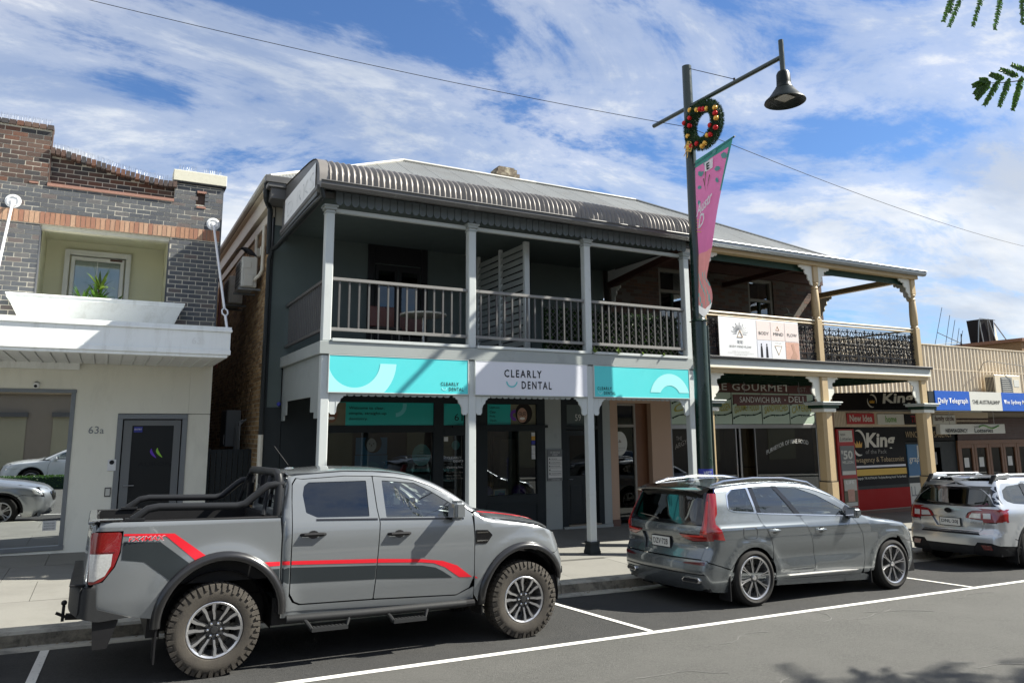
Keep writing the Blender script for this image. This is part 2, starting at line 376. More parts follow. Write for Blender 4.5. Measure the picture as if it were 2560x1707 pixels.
# kerb stones
k1, k2 = MB(), MB()
x = -30.0
while x < 45:
    L = 2.4
    for (q, y0, y1, z0, z1) in ((k1, 9.74, 9.92, -.10, .0),):
        a, c = x+.006, x+L-.006
        vs = [(p, yy, fz(p, yy)+zz_) for p in (a, c) for yy, zz_ in ((9.70, -.2), (9.72, -.03), (9.745, -.004), (9.93, 0), (9.93, -.2))]
        q.add(vs, [(0, 1, 2, 3, 4), (9, 8, 7, 6, 5)]+[(i, i+5, i+6, i+1) for i in range(4)])
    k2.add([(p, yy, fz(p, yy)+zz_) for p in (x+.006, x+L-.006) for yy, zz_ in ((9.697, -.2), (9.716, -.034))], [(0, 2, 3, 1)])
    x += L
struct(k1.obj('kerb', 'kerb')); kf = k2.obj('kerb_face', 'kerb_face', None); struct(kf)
# footpath of large concrete slabs with open joints
fp = MB()
for i in range(40):
    a, c = -30+2*i, -28+2*i
    fp.quad((a, 9.9, fz(a, 9.9)-.02), (c, 9.9, fz(c, 9.9)-.02), (c, 16.5, fz(c, 16.5)-.02), (a, 16.5, fz(a, 16.5)-.02))
fpo = struct(fp.obj('footpath', 'paver_joint'))
pvm = {}
def slab_mesh(w, d, sl):
    k = (round(w, 3), round(d, 3), round(sl, 3))
    if k not in pvm:
        b = MB(); b.box(-w/2, w/2, -d/2, d/2, -.03, 0)
        b.v = [(x_, y_, z_-.023*x_+k[2]*y_) for x_, y_, z_ in b.v]
        me = bpy.data.meshes.new('paving_slab'); me.from_pydata(b.v, [], b.f); me.materials.append(M['paver']); pvm[k] = me
    return pvm[k]
yy = 9.93; 
for j in range(4):
    d = 1.44; x = -2.6+(.45 if j % 2 else 0)
    while x < 14.5:
        w = 1.5
        inst('paving_slab', slab_mesh(w-.008, d-.008, (fz(x+w/2, yy+d-.01)-fz(x+w/2, yy+.01))/(d-.02)), fpo, (x+w/2, yy+d/2, fz(x+w/2, yy+d/2)+random.uniform(-.0015, .0015))); x += w
    b = MB()
    for x in [-2.6-1.5*k+(.45 if j % 2 else 0) for k in range(1, 14)]+[x+1.5*k for k in range(18)]:
        b.add([(p, q, fz(p, q)) for p, q in ((x+.004, yy+.004), (x+1.496, yy+.004), (x+1.496, yy+d-.004), (x+.004, yy+d-.004))], [(0, 1, 2, 3)])
    b.obj('far_paving', 'paver', fpo, kind='stuff')
    yy += d
# painted markings
def pline(pts, w, m, name='road_marking', dz=.004):
    b = MB()
    for (x0, y0), (x1, y1) in zip(pts, pts[1:]):
        d = Vector((x1-x0, y1-y0)).normalized(); nx, ny = -d.y*w/2, d.x*w/2
        n = max(1, int(math.hypot(x1-x0, y1-y0)/2))
        for i in range(n):
            a = (x0+(x1-x0)*i/n, y0+(y1-y0)*i/n); c = (x0+(x1-x0)*(i+1)/n, y0+(y1-y0)*(i+1)/n)
            b.quad(*[(p[0]+s*nx, p[1]+s*ny, gz(p[0]+s*nx, p[1]+s*ny)+dz) for p, s in ((a, -1), (c, -1), (c, 1), (a, 1))])
    return struct(b.obj(name, m))
pline([(-20, 7.09), (.0, 7.13), (1.4, 7.15), (10.6, 7.25), (40, 7.42)], .10, 'line_paint')
for (a, c) in (((-.43, 7.3), (-.36, 9.4)), ((5.67, 7.25), (5.50, 9.4)), ((11.89, 7.3), (11.72, 9.4)), ((-6.4, 7.2), (-6.4, 9.4)), ((18, 7.35), (17.9, 9.4))):
    pline([a, c], .08, 'line_paint', dz=.007)
pline([(-30, -3.2), (40, -3.2)], .1, 'line_paint')
rs = random.Random(3)
b = MB()
for i in range(9):
    x, y = rs.uniform(2, 12), rs.uniform(4.6, 6.9); a = rs.uniform(-.5, .5); p = []
    for k in range(7): p.append((x, y, gz(x, y)+.003)); x += .16*math.cos(a); y += .16*math.sin(a); a += rs.uniform(-.5, .5)
    for p0, p1 in zip(p, p[1:]): b.bar(p0, p1, rs.uniform(.004, .014), .002)
mat('scuff', (.13, .128, .12), .9); sc = b.obj('road_scuff', 'scuff'); sc['kind'] = 'structure'
# opposite side of the street
strip(-8.2, -4.2, -60, 60, .1, gz, 'paver', 'far_footpath', n=24)
ok = MB()
for i in range(20): ok.add([(p, q, gz(p, q)+dz) for p in (-50+5*i, -45+5*i) for q, dz in ((-4.2, 0), (-4.2, .11), (-4.35, .11))], [(0, 3, 4, 1), (1, 4, 5, 2)])
struct(ok.obj('far_kerb', 'kerb'))
# ------------------------------------------------------------------ brickwork
def px(p):
    d = Vector(p)-Vector((0, 0, 2.13)); w = d.dot(fw)
    return (-9, -9) if w <= .1 else (1280+1878.64*d.dot(ra)/w, 761.4-1878.64*d.dot(ua)/w)
UB = {}
class Bricks:
    def __init__(s, parent): s.p = parent; s.l = []
    def one(s, c, size, m): s.l.append((c, size, m))
    def wall(s, y, z0, z1, iv, m, pitch=.24, course=.0866, ph=0., d=.03, axis='x', n=-1):
        k = 0; z = z0
        while z < z1-.02:
            h = min(course, z1-z)-.013
            for (a, b) in iv(z+h/2):
                u = math.floor((a-ph)/pitch)*pitch+ph+(pitch/2 if k % 2 else 0)-pitch
                while u < b:
                    p, q = max(u, a)+.0, min(u+pitch-.013, b)
                    if q-p > .025:
                        dd = d*random.uniform(.85, 1.1)
                        c = ((p+q)/2, y+n*(dd/2-.024), z+h/2) if axis == 'x' else (y+n*(dd/2-.024), (p+q)/2, z+h/2)
                        s.one(c, ((q-p), dd, h) if axis == 'x' else (dd, (q-p), h), m)
                    u += pitch
            z += course; k += 1
    def done(s, n=300, lo=-60, hi=2620):
        def key(t):
            x, y = px(t[0]); vis = lo < x < hi and -60 < y < 1760
            return (0 if vis else 1, Vector(t[0]).length)
        s.l.sort(key=key)
        for c, sz, m in s.l[:n]:
            if m not in UB:
                b = MB(); b.box(-.5, .5, -.5, .5, -.5, .5); me = bpy.data.meshes.new('brick'); me.from_pydata(b.v, [], b.f); me.materials.append(M[m]); UB[m] = me
            inst('brick', UB[m], s.p, c, sz, rot=(random.uniform(-.004, .004), random.uniform(-.006, .006), 0))
        rest = s.l[n:]
        if rest:
            b = MB(); mi = []; ms = []
            for c, sz, m in rest:
                if m not in ms: ms.append(m)
                b.box(c[0]-sz[0]/2, c[0]+sz[0]/2, c[1]-sz[1]/2, c[1]+sz[1]/2, c[2]-sz[2]/2, c[2]+sz[2]/2); mi += [ms.index(m)]*6
            o = b.obj('brickwork', None, s.p, kind='stuff')
            for m in ms: o.data.materials.append(M[m+'_far'])
            o.data.polygons.foreach_set('material_index', mi)
# ------------------------------------------------------------------ left building
LB = thing('brick_shop', 'white awninged shop with dark brick parapet and cream rendered ground floor, left of the alley', 'building', (-3, 15.6, 0))
F = 15.6
b = MB(); b.box(-8, 1.79, F, F+.25, 3.3, 4.6)
b.box(-8, -1.26, F, F+.25, 4.6, 5.88); b.box(.88, 1.79, F, F+.25, 4.6, 5.88); b.box(-8, 1.79, F, F+.25, 5.88, 6.6)
b.box(-8, -1.22, F, F+.25, 6.6, 7.72); b.box(.9, 1.28, F, F+.25, 6.6, 6.99); b.box(1.52, 1.79, F, F+.25, 6.6, 6.99); b.box(1.28, 1.52, F, F+.25, 6.86, 6.99); b.box(1.28, 1.52, F+.1, F+.25, 6.6, 6.86)
CO = [(-1.22, 7.33), (-.99, 7.30), (-.72, 7.24), (-.45, 7.19), (-.17, 7.12), (.11, 7.07), (.40, 7.02), (.68, 6.99), (.9, 7.0)]
cz = lambda x: np.interp(x, [c[0] for c in CO], [c[1] for c in CO])
b.prism([(-1.22, 6.6)]+[(.9, 6.6)]+[(x, z-.03) for x, z in CO[::-1]], XZ(F+.1), 0, .15)
b.obj('wall', 'mortar_light', LB)
b = MB(); b.box(1.5, 1.785, F+.25, 26, 0, 6.6); b.box(-8, 1.6, 21.8, 22, 0, 6.4); b.box(-8, -7.8, F+.26, 21.8, 0, 6.5); b.box(-7.8, 1.5, 17.2, 21.8, 6.1, 6.3)
b.obj('side_wall', 'brown_plinth', LB)
bs = Bricks(LB)
bs.wall(F, 4.2, 5.88, lambda z: [(-3.3, -1.26), (.88, 1.79)], 'grey_brick', ph=.07)
bs.wall(F, 6.112, 6.6, lambda z: [(-3.3, 1.79)], 'grey_brick', ph=.03)
def slot(z): return [(.9, 1.33), (1.46, 1.79)] if 6.56 < z < 6.84 else [(.9, 1.79)]
bs.wall(F, 6.6, 6.99, slot, 'grey_brick', ph=.11)
bs.wall(F, 6.6, 7.64, lambda z: [(-3.3, -1.22)], 'brown_brick', ph=.1)
bs.wall(F+.1, 6.66, 7.36, lambda z: [(-1.22, max(-1.22, min(.9, next((x for x in np.arange(-1.22, .92, .03) if cz(x)-.11 < z), .9))))], 'brown_brick', ph=.02)
bs.wall(F+.11, 6.58, 6.86, lambda z: [(1.34, 1.45)], 'brown_brick', ph=.0)
x = -3.3
while x < 1.7:       # soldier course over the opening
    w = .0805
    bs.one((x+w/2, F-.006, 5.995), (w-.010, .03, .215), 'orange_brick'); x += w
x = -1.22
while x < .86:      # rowlock coping that follows the curve
    w = .083
    bs.one((x+w/2, F+.06, cz(x+w/2)-.055), (w-.012, .25, .115), 'brown_brick'); x += w
x = -3.3
while x < -1.25:     # top row laid on edge
    bs.one((x+.058, F+.08, 7.705), (.105, .26, .085), 'brown_brick'); x += .117
for x in (-1.4, -.0): pass
bs.done(300)
b = MB(); b.box(-1.22, .9, F-.03, F+.1, 6.6, 6.655); b.box(1.31, 1.48, F-.02, F+.05, 6.53, 6.57); b.box(1.31, 1.48, F-.02, F+.05, 6.84, 6.88); b.box(-1.5, -1.36, F-.02, F+.02, 6.62, 6.65)
b.obj('sill_course', 'sill_brick', LB)
b = MB(); b.box(-1.262, -1.245, F-.008, F+.26, 4.6, 5.80); b.box(.865, .882, F-.008, F+.26, 4.6, 5.80); b.obj('reveal', 'grey_brick_far', LB, split=2); b = MB(); b.box(-1.219, -1.2, F-.01, F+.1, 6.66, 7.68); b.obj('reveal', 'brown_brick_far', LB); b = MB(); b.box(1.29, 1.51, F+.06, F+.1, 6.58, 6.86); b.obj('slot_back', 'brown_brick_far', LB); b = MB(); b.box(1.775, 1.80, F-.006, F+.26, 3.9, 6.99); b.obj('end_return', 'grey_brick_far', LB)
b = MB(); b.box(.87, 1.84, F-.05, F+.3, 7.0, 7.03); o = b.obj('capping_bed', 'ink', LB)
b = MB(); b.box(.86, 1.845, F-.06, F+.31, 7.03, 7.25); b.obj('capping', 'stone_cap', LB, bev=.008)
b = MB()
def spikes(x0, x1, zf, y=F+.06):
    x = x0
    while x < x1:
        z = zf(x)
        for dy, dx in ((-.05, random.uniform(-.02, .02)), (.06, random.uniform(-.02, .02))):
            b.tube([(x, y, z), (x+dx, y+dy, z+.125)], .0014, 3, cap=False)
        x += .018
spikes(-3.2, -1.25, lambda x: 7.75); spikes(-1.2, .88, lambda x: cz(x)); spikes(.95, 1.28, lambda x: 7.25); spikes(1.42, 1.78, lambda x: 7.25)
b.obj('bird_spikes', 'spike', LB, kind='stuff')
# upstairs recess with glazed door and planter
b = MB(); b.box(-1.8, -1.26, F+.26, 17.3, 4.3, 6.1); b.box(.88, 1.45, F+.26, 17.3, 4.3, 6.1); b.box(-1.8, 1.45, 17.3, 17.4, 4.3, 6.1); b.box(-1.26, .88, F+.0, 17.3, 4.25, 4.38)
b.obj('recess_wall', 'olive_wall', LB)
b = MB(); b.box(-1.26, .88, F+.26, 17.3, 5.99, 6.05)
for i in range(8): b.box(-1.2+.27*i, -1.19+.27*i, F+.3, 17.3, 5.975, 5.99)
b.obj('recess_ceiling', 'olive_wall', LB)
b = MB(); b.box(-1.25, .87, F+.03, F+.2, 5.80, 5.875); b.obj('head_trim', 'stone_cap', LB)
wd = MB(); Y1 = 17.28
X0, X1, Z0, Z1 = -.93, .26, 4.4, 5.81
for q in ((X0, X0+.09, Z0, Z1), (X1-.09, X1, Z0, Z1), (X0+.09, X1-.09, Z1-.11, Z1)): wd.box(q[0], q[1], Y1-.09, Y1, q[2], q[3])
for q in ((X0+.12, X0+.19, Z0, Z1-.13), (X1-.19, X1-.12, Z0, Z1-.13), (X0+.19, X1-.19, Z1-.21, Z1-.13)): wd.box(q[0], q[1], Y1-.06, Y1-.01, q[2], q[3])
gd = wd.obj('glazed_door', 'white_metal', LB, bev=.004)
b = MB(); b.quad((X0+.19, Y1-.03, Z0), (X1-.19, Y1-.03, Z0), (X1-.19, Y1-.03, Z1-.21), (X0+.19, Y1-.03, Z1-.21)); b.obj('pane', 'window_glass', gd)
b = MB(); b.box(X0+.2, X1-.2, Y1-.022, Y1-.012, Z0, Z1-.22); b.box(-.35, -.335, Y1-.055, Y1-.04, Z1-.5, Z1-.2); b.obj('blind', 'white', gd)
b = MB(); b.box(-.12, .1, Y1-.075, Y1-.06, Z1-.175, Z1-.14); b.obj('door_closer', 'oxblood', gd)
# awning
b = MB(); b.box(-8, 1.78, 13.30, 13.42, 3.50, 3.80); b.box(-8, 1.80, 13.27, 13.45, 3.80, 3.84); b.box(-8, 1.79, 13.285, 13.45, 3.84, 3.885); b.box(-8, 1.79, 13.28, 13.43, 3.42, 3.50); b.box(-8, 1.74, 13.31, 13.43, 3.37, 3.42)
b.box(1.68, 1.78, 13.42, 15.58, 3.50, 3.80); b.box(1.66, 1.80, 13.45, 15.58, 3.80, 3.884); b.box(1.66, 1.775, 13.43, 15.58, 3.40, 3.50); b.box(-8, 1.66, 13.45, 15.58, 3.70, 3.74)
aw = b.obj('awning', 'white', LB, bev=.004)
b = MB()
x = -3.6
while x < 1.6:
    b.box(x, x+.165, 13.43, 15.56, 3.385, 3.395); b.box(x+.165, x+.185, 13.43, 15.56, 3.37, 3.395); x += .2
b.obj('soffit_lining', 'soffit', aw); b = MB(); b.box(-8, 1.66, 13.43, 15.56, 3.4, 3.43); b.obj('soffit_backing', 'soffit', aw)
wz('63', aw, 1.18, 3.58, 13.295, h=.11, m='soffit')
b = MB(); b.box(-8, -.45, 15.50, 15.585, 3.27, 3.385); b.obj('cornice', 'white', LB)
# render
b = MB(); b.box(-8, -.50, F, F+.2, 2.90, 3.42); b.box(-.50, .22, F-.004, F+.2, -.1, 3.42); b.box(.22, 1.40, F-.004, F+.2, 2.50, 3.42); b.box(1.40, 1.79, F-.004, F+.2, -.1, 2.49); b.box(1.402, 1.79, F-.002, F+.2, 2.50, 3.42)
b.box(-8, -.50, F, F+.2, -.1, .17)
b.obj('rendered_wall', 'cream_render', LB)
sh = MB(); sh.box(-6, -.46, F-.02, F+.1, 2.86, 2.92); sh.box(-.54, -.47, F-.022, F+.1, .24, 2.86); sh.box(-6, -.46, F-.03, F+.1, .17, .245)
shp = sh.obj('shop_window', 'alu', LB, bev=.004)
b = MB(); b.quad((-6, F+.03, .245), (-.54, F+.03, .245), (-.54, F+.03, 2.86), (-6, F+.03, 2.86)); b.obj('pane', 'mirror_glass', shp)
b = MB(); b.box(-.80, -.6, F+.02, F+.026, .50, .66); o = b.obj('window_sticker', 'paper', shp)
for i in range(3): wz('NOTICE TO VISIT', shp, -.78, .61-.045*i, F+.016, w=.16, h=.02)
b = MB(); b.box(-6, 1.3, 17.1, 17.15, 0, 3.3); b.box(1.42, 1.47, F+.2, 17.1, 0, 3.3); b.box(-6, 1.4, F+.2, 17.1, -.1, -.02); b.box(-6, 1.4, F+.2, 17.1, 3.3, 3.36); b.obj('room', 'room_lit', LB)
dr = MB(); dr.box(.22, .31, F-.03, F+.1, -.02, 2.40); dr.box(1.31, 1.40, F-.03, F+.1, -.02, 2.40); dr.box(.22, 1.40, F-.03, F+.1, 2.40, 2.49)
df = dr.obj('door', 'alu', LB, bev=.004)
b = MB(); b.box(.33, .47, F, F+.05, 0, 2.38); b.box(1.17, 1.29, F, F+.05, 0, 2.38); b.box(.47, 1.17, F, F+.05, 2.28, 2.38); b.box(.47, 1.17, F, F+.05, 0, .16); b.obj('door_leaf', 'grey_panel', df)
b = MB(); b.box(.47, 1.17, F+.024, F+.028, .16, 2.28); b.obj('pane', 'dark_door', df)
b = MB(); b.tube([(.40, F-.0, 1.21), (.40, F-.06, 1.21), (.56, F-.06, 1.21)], .009); b.obj('handle', 'steel', df, smooth=True)
b = MB(); b.box(.50, .64, F+.012, F+.022, 2.16, 2.26); b.obj('sticker', 'poster_blue', df); wz('ENTRY', df, .51, 2.2, F+.008, w=.12, m='white_ink')
wz('AURORA', df, .60, 1.545, F+.018, w=.66, h=.075, m='ink', bold=.012)
def swoosh(x0, z0, s, m, mir):
    pts = []
    for i in range(9):
        t = i/8; pts.append((x0+s*(.10*math.sin(t*1.9)), z0+.17*t, (.006+.020*math.sin(PI*min(1, t*1.05)))))
    b = MB(); b.prism([(p-w, z) for p, z, w in pts]+[(p+w, z) for p, z, w in pts[::-1]], XZ(F+.014), 0, .004); b.obj('logo', m, df)
mat('violet', (.12, .03, .5), .5); mat('lime', (.3, .6, .05), .5)
swoosh(.90, 1.69, -.9, 'violet', 0); swoosh(1.0, 1.70, -.9, 'lime', 0)
wz('63', LB, -.23, 2.14, F-.012, h=.13, m='alu', name='street_number'); wz('a', LB, -.05, 2.14, F-.012, h=.08, m='alu', name='street_number')
b = MB(); b.box(.115, .25, F-.035, F-.004, 1.48, 1.68); o = b.obj('intercom', 'white_metal', LB, bev=.004); q = MB(); q.lathe([(.001, -.012), (.035, -.012), (.04, 0)], (.18, F-.035, 1.63), 'y', 14); q.obj('lens', 'ink', o)
b = MB(); b.box(.10, .20, F-.03, F-.004, 1.03, 1.19); o = b.obj('keypad', 'rail_grey', LB, bev=.004); q = MB(); q.box(.115, .185, F-.034, F-.03, 1.05, 1.17); q.obj('keys', 'sign_pale', o)
b = MB(); b.ball((-1.08, F-.06, 2.98), .055, 12); b.lathe([(.001, -.0), (.05, 0), (.05, -.03)], (-1.08, F, 3.0), 'y', 12); o = b.obj('camera_dome', 'white', LB, smooth=True); q = MB(); q.ball((-1.09, F-.10, 2.965), .028, 8); q.obj('lens', 'ink', o)
for xx in (-1.71, 1.64):
    b = MB(); b.lathe([(.001, -.035), (.035, -.035), (.04, -.014), (.075, -.012), (.08, -.026), (.095, -.026), (.10, -.008), (.125, -.006), (.128, 0)], (xx, F-.01, 6.24), 'y', 20); o = b.obj('anchor_plate', 'white_metal', LB, smooth=R(25))
    b = MB(); A, B = Vector((xx, F-.06, 6.22)), Vector((xx+.08, 13.36, 3.88)); b.tube([A, A.lerp(B, .83)], .022, 8); b.tube([A.lerp(B, .90), B], .022, 8)
    P = A.lerp(B, .83); Q = A.lerp(B, .90)
    for s in (-1, 1): b.tube([P+Vector((s*.0, 0, 0)), P.lerp(Q, .3)+Vector((s*.045, 0, 0)), P.lerp(Q, .7)+Vector((s*.045, 0, 0)), Q], .013, 6)
    b.obj('stay_rod', 'white_metal', LB, smooth=True)
# planter trough in front of the recess
pl = thing('window_planter', 'white tapered metal planter trough hung under the brick recess, green spiky leaves above', 'planter', (-.25, 15.4, 4.16))
b = MB(); YF = 15.16
b.add([(-1.45, 15.56, 4.14), (1.03, 15.56, 4.14), (1.03, 15.40, 4.14), (-1.45, 15.40, 4.14), (-1.60, 15.56, 4.45), (1.15, 15.56, 4.45), (1.15, YF, 4.45), (-1.60, YF, 4.45)], [(0, 1, 2, 3), (3, 2, 6, 7), (0, 3, 7, 4), (1, 5, 6, 2), (0, 4, 5, 1)])
b.box(-1.62, 1.17, YF-.015, 15.56, 4.45, 4.50); b.box(-1.635, 1.185, YF-.03, 15.57, 4.50, 4.53); b.obj('trough', 'white', pl, bev=.003)
b = MB()
for i in range(6): b.box(-1.3+.4*i, -1.05+.4*i, 15.42, 15.46, 4.06, 4.14)
b.obj('bracket', 'grey_panel', pl)
def spiky(parent, c, n, L, m, spread=1., up_=1., w=.028, name='leaves'):
    b = MB()
    for i in range(n):
        a = random.uniform(0, 2*PI); l = L*random.uniform(.6, 1.15); e = random.uniform(.35, 1.25)
        pts = []; 
        for k in range(5):
            t = k/4; r = l*t*math.cos(e)*spread; z = l*(t*math.sin(e)*up_-.55*t*t*math.cos(e))
            pts.append(Vector((c[0]+r*math.cos(a), c[1]+r*math.sin(a), c[2]+z)))
        sd_ = Vector((-math.sin(a), math.cos(a), 0)); ws = [.5, 1, .95, .6, .02]
        vs = [p+s*sd_*w*q for p, q in zip(pts, ws) for s in (-1, 1)]
        b.add(vs, [(2*k, 2*k+1, 2*k+3, 2*k+2) for k in range(4)])
    return b.obj(name, m, parent, kind='stuff')
pp = thing('potted_plant', 'spiky green plant with a tall shoot standing in the white planter', 'plant', (-.3, 16.5, 4.4))
spiky(pp, (-.28, 15.95, 4.52), 70, .55, 'leaf', 1.0); spiky(pp, (-.25, 15.95, 4.8), 30, .46, 'leaf_pale', .8, 1.3); spiky(pp, (-.5, 15.9, 4.5), 36, .45, 'leaf', 1.1); spiky(pp, (.02, 15.9, 4.5), 32, .42, 'leaf', 1.1)
b = MB(); b.tube([(-.27, 15.95, 4.3), (-.26, 15.95, 4.85)], .014); b.obj('stem', 'bark', pp)
b = MB(); b.lathe([(.001, 0), (.16, 0), (.2, .14), (.18, .14)], (-.28, 15.95, 4.385), 'z', 14); b.obj('pot', 'rail_grey', pp)
# ------------------------------------------------------------------ dental terrace
FY = 14.6
S = lambda x, z: (x*.93, 2.13+(z-2.13)*.93)
DB = thing('terrace_building', 'two storey grey painted terrace with curved iron verandah canopy and aqua dental signs', 'building', (6.6, 14.6, 0))
GBD = thing('terrace_building', 'two storey dark brick terrace with cream turned verandah posts and black iron lace', 'building', (14.4, 14.6, 0))
XM = 10.55           # where the two meet
EX0, EX1, EY, EZ, RY, RZ, KX = 2.4, 18.24, 14.03, 6.87, 18.1, 9.2, 4.08
# roof: corrugated sheets, hipped at both ends
def zr(y): return EZ+(y-EY)*(RZ-EZ)/(RY-EY)
def corr(parent, x0, x1, side, name='roof_sheet'):
    b = MB(); pit = .076; n = int(round((x1-x0)/pit)); rows = []
    for i in range(n*4+1):
        x = x0+(x1-x0)*i/(n*4); h = .011*math.sin(2*PI*i/4+.7)
        top = min(RY, EY+max(0, min(x-EX0, EX1-x)))
        for t in (0, 1):
            y = EY+(top-EY)*t; rows.append((x, y, zr(y)+h) if side == 'f' else None)
    b.add(rows, [(2*i, 2*i+2, 2*i+3, 2*i+1) for i in range(n*4)]); return b.obj(name, 'roof_iron', parent, smooth=R(80))
x = EX0
while x < EX1-.01:
    x1 = min(x+.76, EX1); 
    corr(DB if x+.38 < XM else GBD, x, x1-.004, 'f'); x = x1
for P_, xe, s in ((DB, EX0, 1), (GBD, EX1, -1)):        # hip ends and back
    b = MB(); y0, y1 = EY, 2*RY-EY
    n = 214
    for i in range(n):
        rows = []
        for q in (i, i+1):
            y = y0+(y1-y0)*q/n; t = min(y-y0, y1-y); h = .009*math.sin(q*PI/2+.5)
            rows += [(xe, y, EZ+h), (xe+s*t, y, EZ+t*(RZ-EZ)/KX+h)]
        b.quad(rows[0], rows[2], rows[3], rows[1])
    b.obj('hip_roof', 'roof_iron', P_)
b = MB(); b.add([(EX0, 2*RY-EY, EZ), (EX1, 2*RY-EY, EZ), (EX1-KX, RY, RZ), (EX0+KX, RY, RZ)], [(0, 1, 2, 3)]); b.obj('back_roof', 'roof_iron', GBD)
b = MB(); b.tube([(EX0+.02, EY+.02, EZ+.02), (EX0+KX, RY, RZ+.03)], .04, 6); b.tube([(EX0+.02, 2*RY-EY-.02, EZ+.02), (EX0+KX, RY, RZ+.03)], .04, 6); b.tube([(EX0+KX, RY, RZ+.03), (XM, RY, RZ+.03)], .045, 6); b.obj('ridge_capping', 'roof_trim', DB, smooth=True)
b = MB(); b.tube([(EX1-.02, EY+.02, EZ+.02), (EX1-KX, RY, RZ+.03)], .035, 6); b.tube([(EX1-KX, RY, RZ+.03), (XM, RY, RZ+.03)], .04, 6); b.obj('ridge_capping', 'roof_iron', GBD, smooth=True)
# chimney
b = MB(); cx_, cy_ = 9.77, 18.6
cq = px((cx_, cy_, 9.6))
for (w, z0, z1) in ((.55, 8.4, 9.30), (.66, 9.30, 9.38), (.75, 9.38, 9.48), (.62, 9.48, 9.62), (.5, 9.62, 9.68)): b.box(cx_-w/2, cx_+w/2, cy_-w/2.6, cy_+w/2.6, z0, z1)
mat('chimney_brick', (.15, .12, .085), .9, nz=(9, .5), dirt=(4, (.42, .38, .28), .5, .62), bump=(40, .02)); b.obj('chimney', 'chimney_brick', DB)
# walls
b = MB()
b.box(2.62, 2.90, FY, FY+.02, 2.6, 6.1); b.box(2.90, XM-.2, FY, FY+.25, 3.4, 6.6)
b.obj('upper_wall', 'verandah_wall', DB)
b = MB(); b.box(2.61, 2.92, FY-.01, FY+.03, -.2, 2.6); b.box(2.615, 2.65, FY-.012, FY+.2, 2.6, 6.7); b.obj('pilaster', 'gate_grey', DB)
b = MB(); b.box(2.635, 2.9, FY+.02, 26.2, -.5, 6.75); b.box(1.6, 2.7, 26, 26.2, -.5, 6.7); b.box(2.9, 18.0, 21.9, 22.2, -.5, 6.75); b.obj('side_wall', 'mortar', DB)
bs = Bricks(DB); bs.wall(2.632, .2, 6.25, lambda z: [(FY+.05, 26.0)], 'sand_brick', axis='y'); bs.done(300)
b = MB(); b.box(2.50, 2.632, FY-.1, 22.2, 6.48, 6.78); b.box(2.585, 2.632, FY-.05, 22.2, 6.25, 6.44); b.box(2.42, 2.632, FY-.3, 22.2, 6.78, 6.82); b.box(2.45, 2.9, 14.1, 14.6, 6.6, 6.82)
b.obj('eaves', 'eave_cream', DB, bev=.006)
b = MB(); b.tube([(2.37, 14.02, 6.85), (2.37, 22.2, 6.85)], .055, 8); b.obj('eaves_gutter', 'roof_trim', DB, smooth=True)
b = MB(); b.box(2.33, 3.1, 13.93, 14.03, 6.74, 6.87); b.box(2.38, 3.0, 13.95, 14.5, 6.66, 6.74); b.box(2.45, 2.95, 14.0, 14.58, 6.45, 6.66); b.obj('front_gutter', 'gutter_iron', DB, bev=.006)
# curved canopy
BP = [(11.33, 5.99), (11.335, 6.10), (11.36, 6.20), (11.41, 6.30), (11.50, 6.38), (11.63, 6.45), (11.82, 6.505), (12.1, 6.55), (12.6, 6.60), (14.25, 6.73)]
def bull(parent, x0, x1):
    b = MB(); pit = .098; n = int(round((x1-x0)/pit))*6; k = len(BP)
    nrm = []
    for j in range(k):
        a, c = BP[max(0, j-1)], BP[min(k-1, j+1)]; d = Vector((c[0]-a[0], c[1]-a[1])).normalized(); nrm.append((-d.y, d.x))
    vs = [(x0+(x1-x0)*i/n, BP[j][0]+nrm[j][0]*.024*math.cos(2*PI*i/6), BP[j][1]+nrm[j][1]*.024*math.cos(2*PI*i/6)) for i in range(n+1) for j in range(k)]
    b.add(vs, [(i*k+j, (i+1)*k+j, (i+1)*k+j+1, i*k+j+1) for i in range(n) for j in range(k-1)])
    return b.obj('canopy_sheet', 'canopy_iron', parent, smooth=R(85))
x = 2.86
while x < 10.35:
    bull(DB, x, x+.784-.002); x += .784
b = MB()
for a, c in ((2.70, 2.87), (10.33, 10.50)):
    vs = [(xx, y, z+.012+.008) for xx in (a, c) for y, z in BP]; k = len(BP); b.add(vs, [(j, j+1, k+j+1, k+j) for j in range(k-1)])
b.obj('canopy_edge', 'canopy_iron', DB, smooth=True, split=2)
b = MB(); b.prism([(11.33, 5.9)]+BP+[(14.25, 5.9)], lambda u, v, w: (2.715+w, u, v), 0, .02); b.prism([(11.33, 5.9)]+BP+[(14.25, 5.9)], lambda u, v, w: (10.46+w, u, v), 0, .02); b.obj('canopy_end', 'gutter_iron', DB, split=2)
b = MB(); b.quad((2.70, 11.62, 5.97), (2.70, 13.95, 5.86), (2.70, 13.95, 6.42), (2.70, 11.62, 6.40)); b.box(2.69, 2.712, 11.6, 13.97, 5.85, 5.87); b.obj('end_sign', 'poster_white', DB)
mat('faded_ink', (.36, .38, .4), .7, dirt=(9, (.72, .73, .73), .38, .5))
word('D RKS', DB, (2.697, 13.7, 6.02), (0, -1, 0), (0, 0, 1), w=2.0, h=.26, m='faded_ink', bold=-.01)
b = MB(); y = 11.45
while y < 14.1: b.box(2.685, 2.70, y, y+.045, 5.80, 5.90); y += .075
b.obj('end_battens', 'galv', DB, kind='stuff')
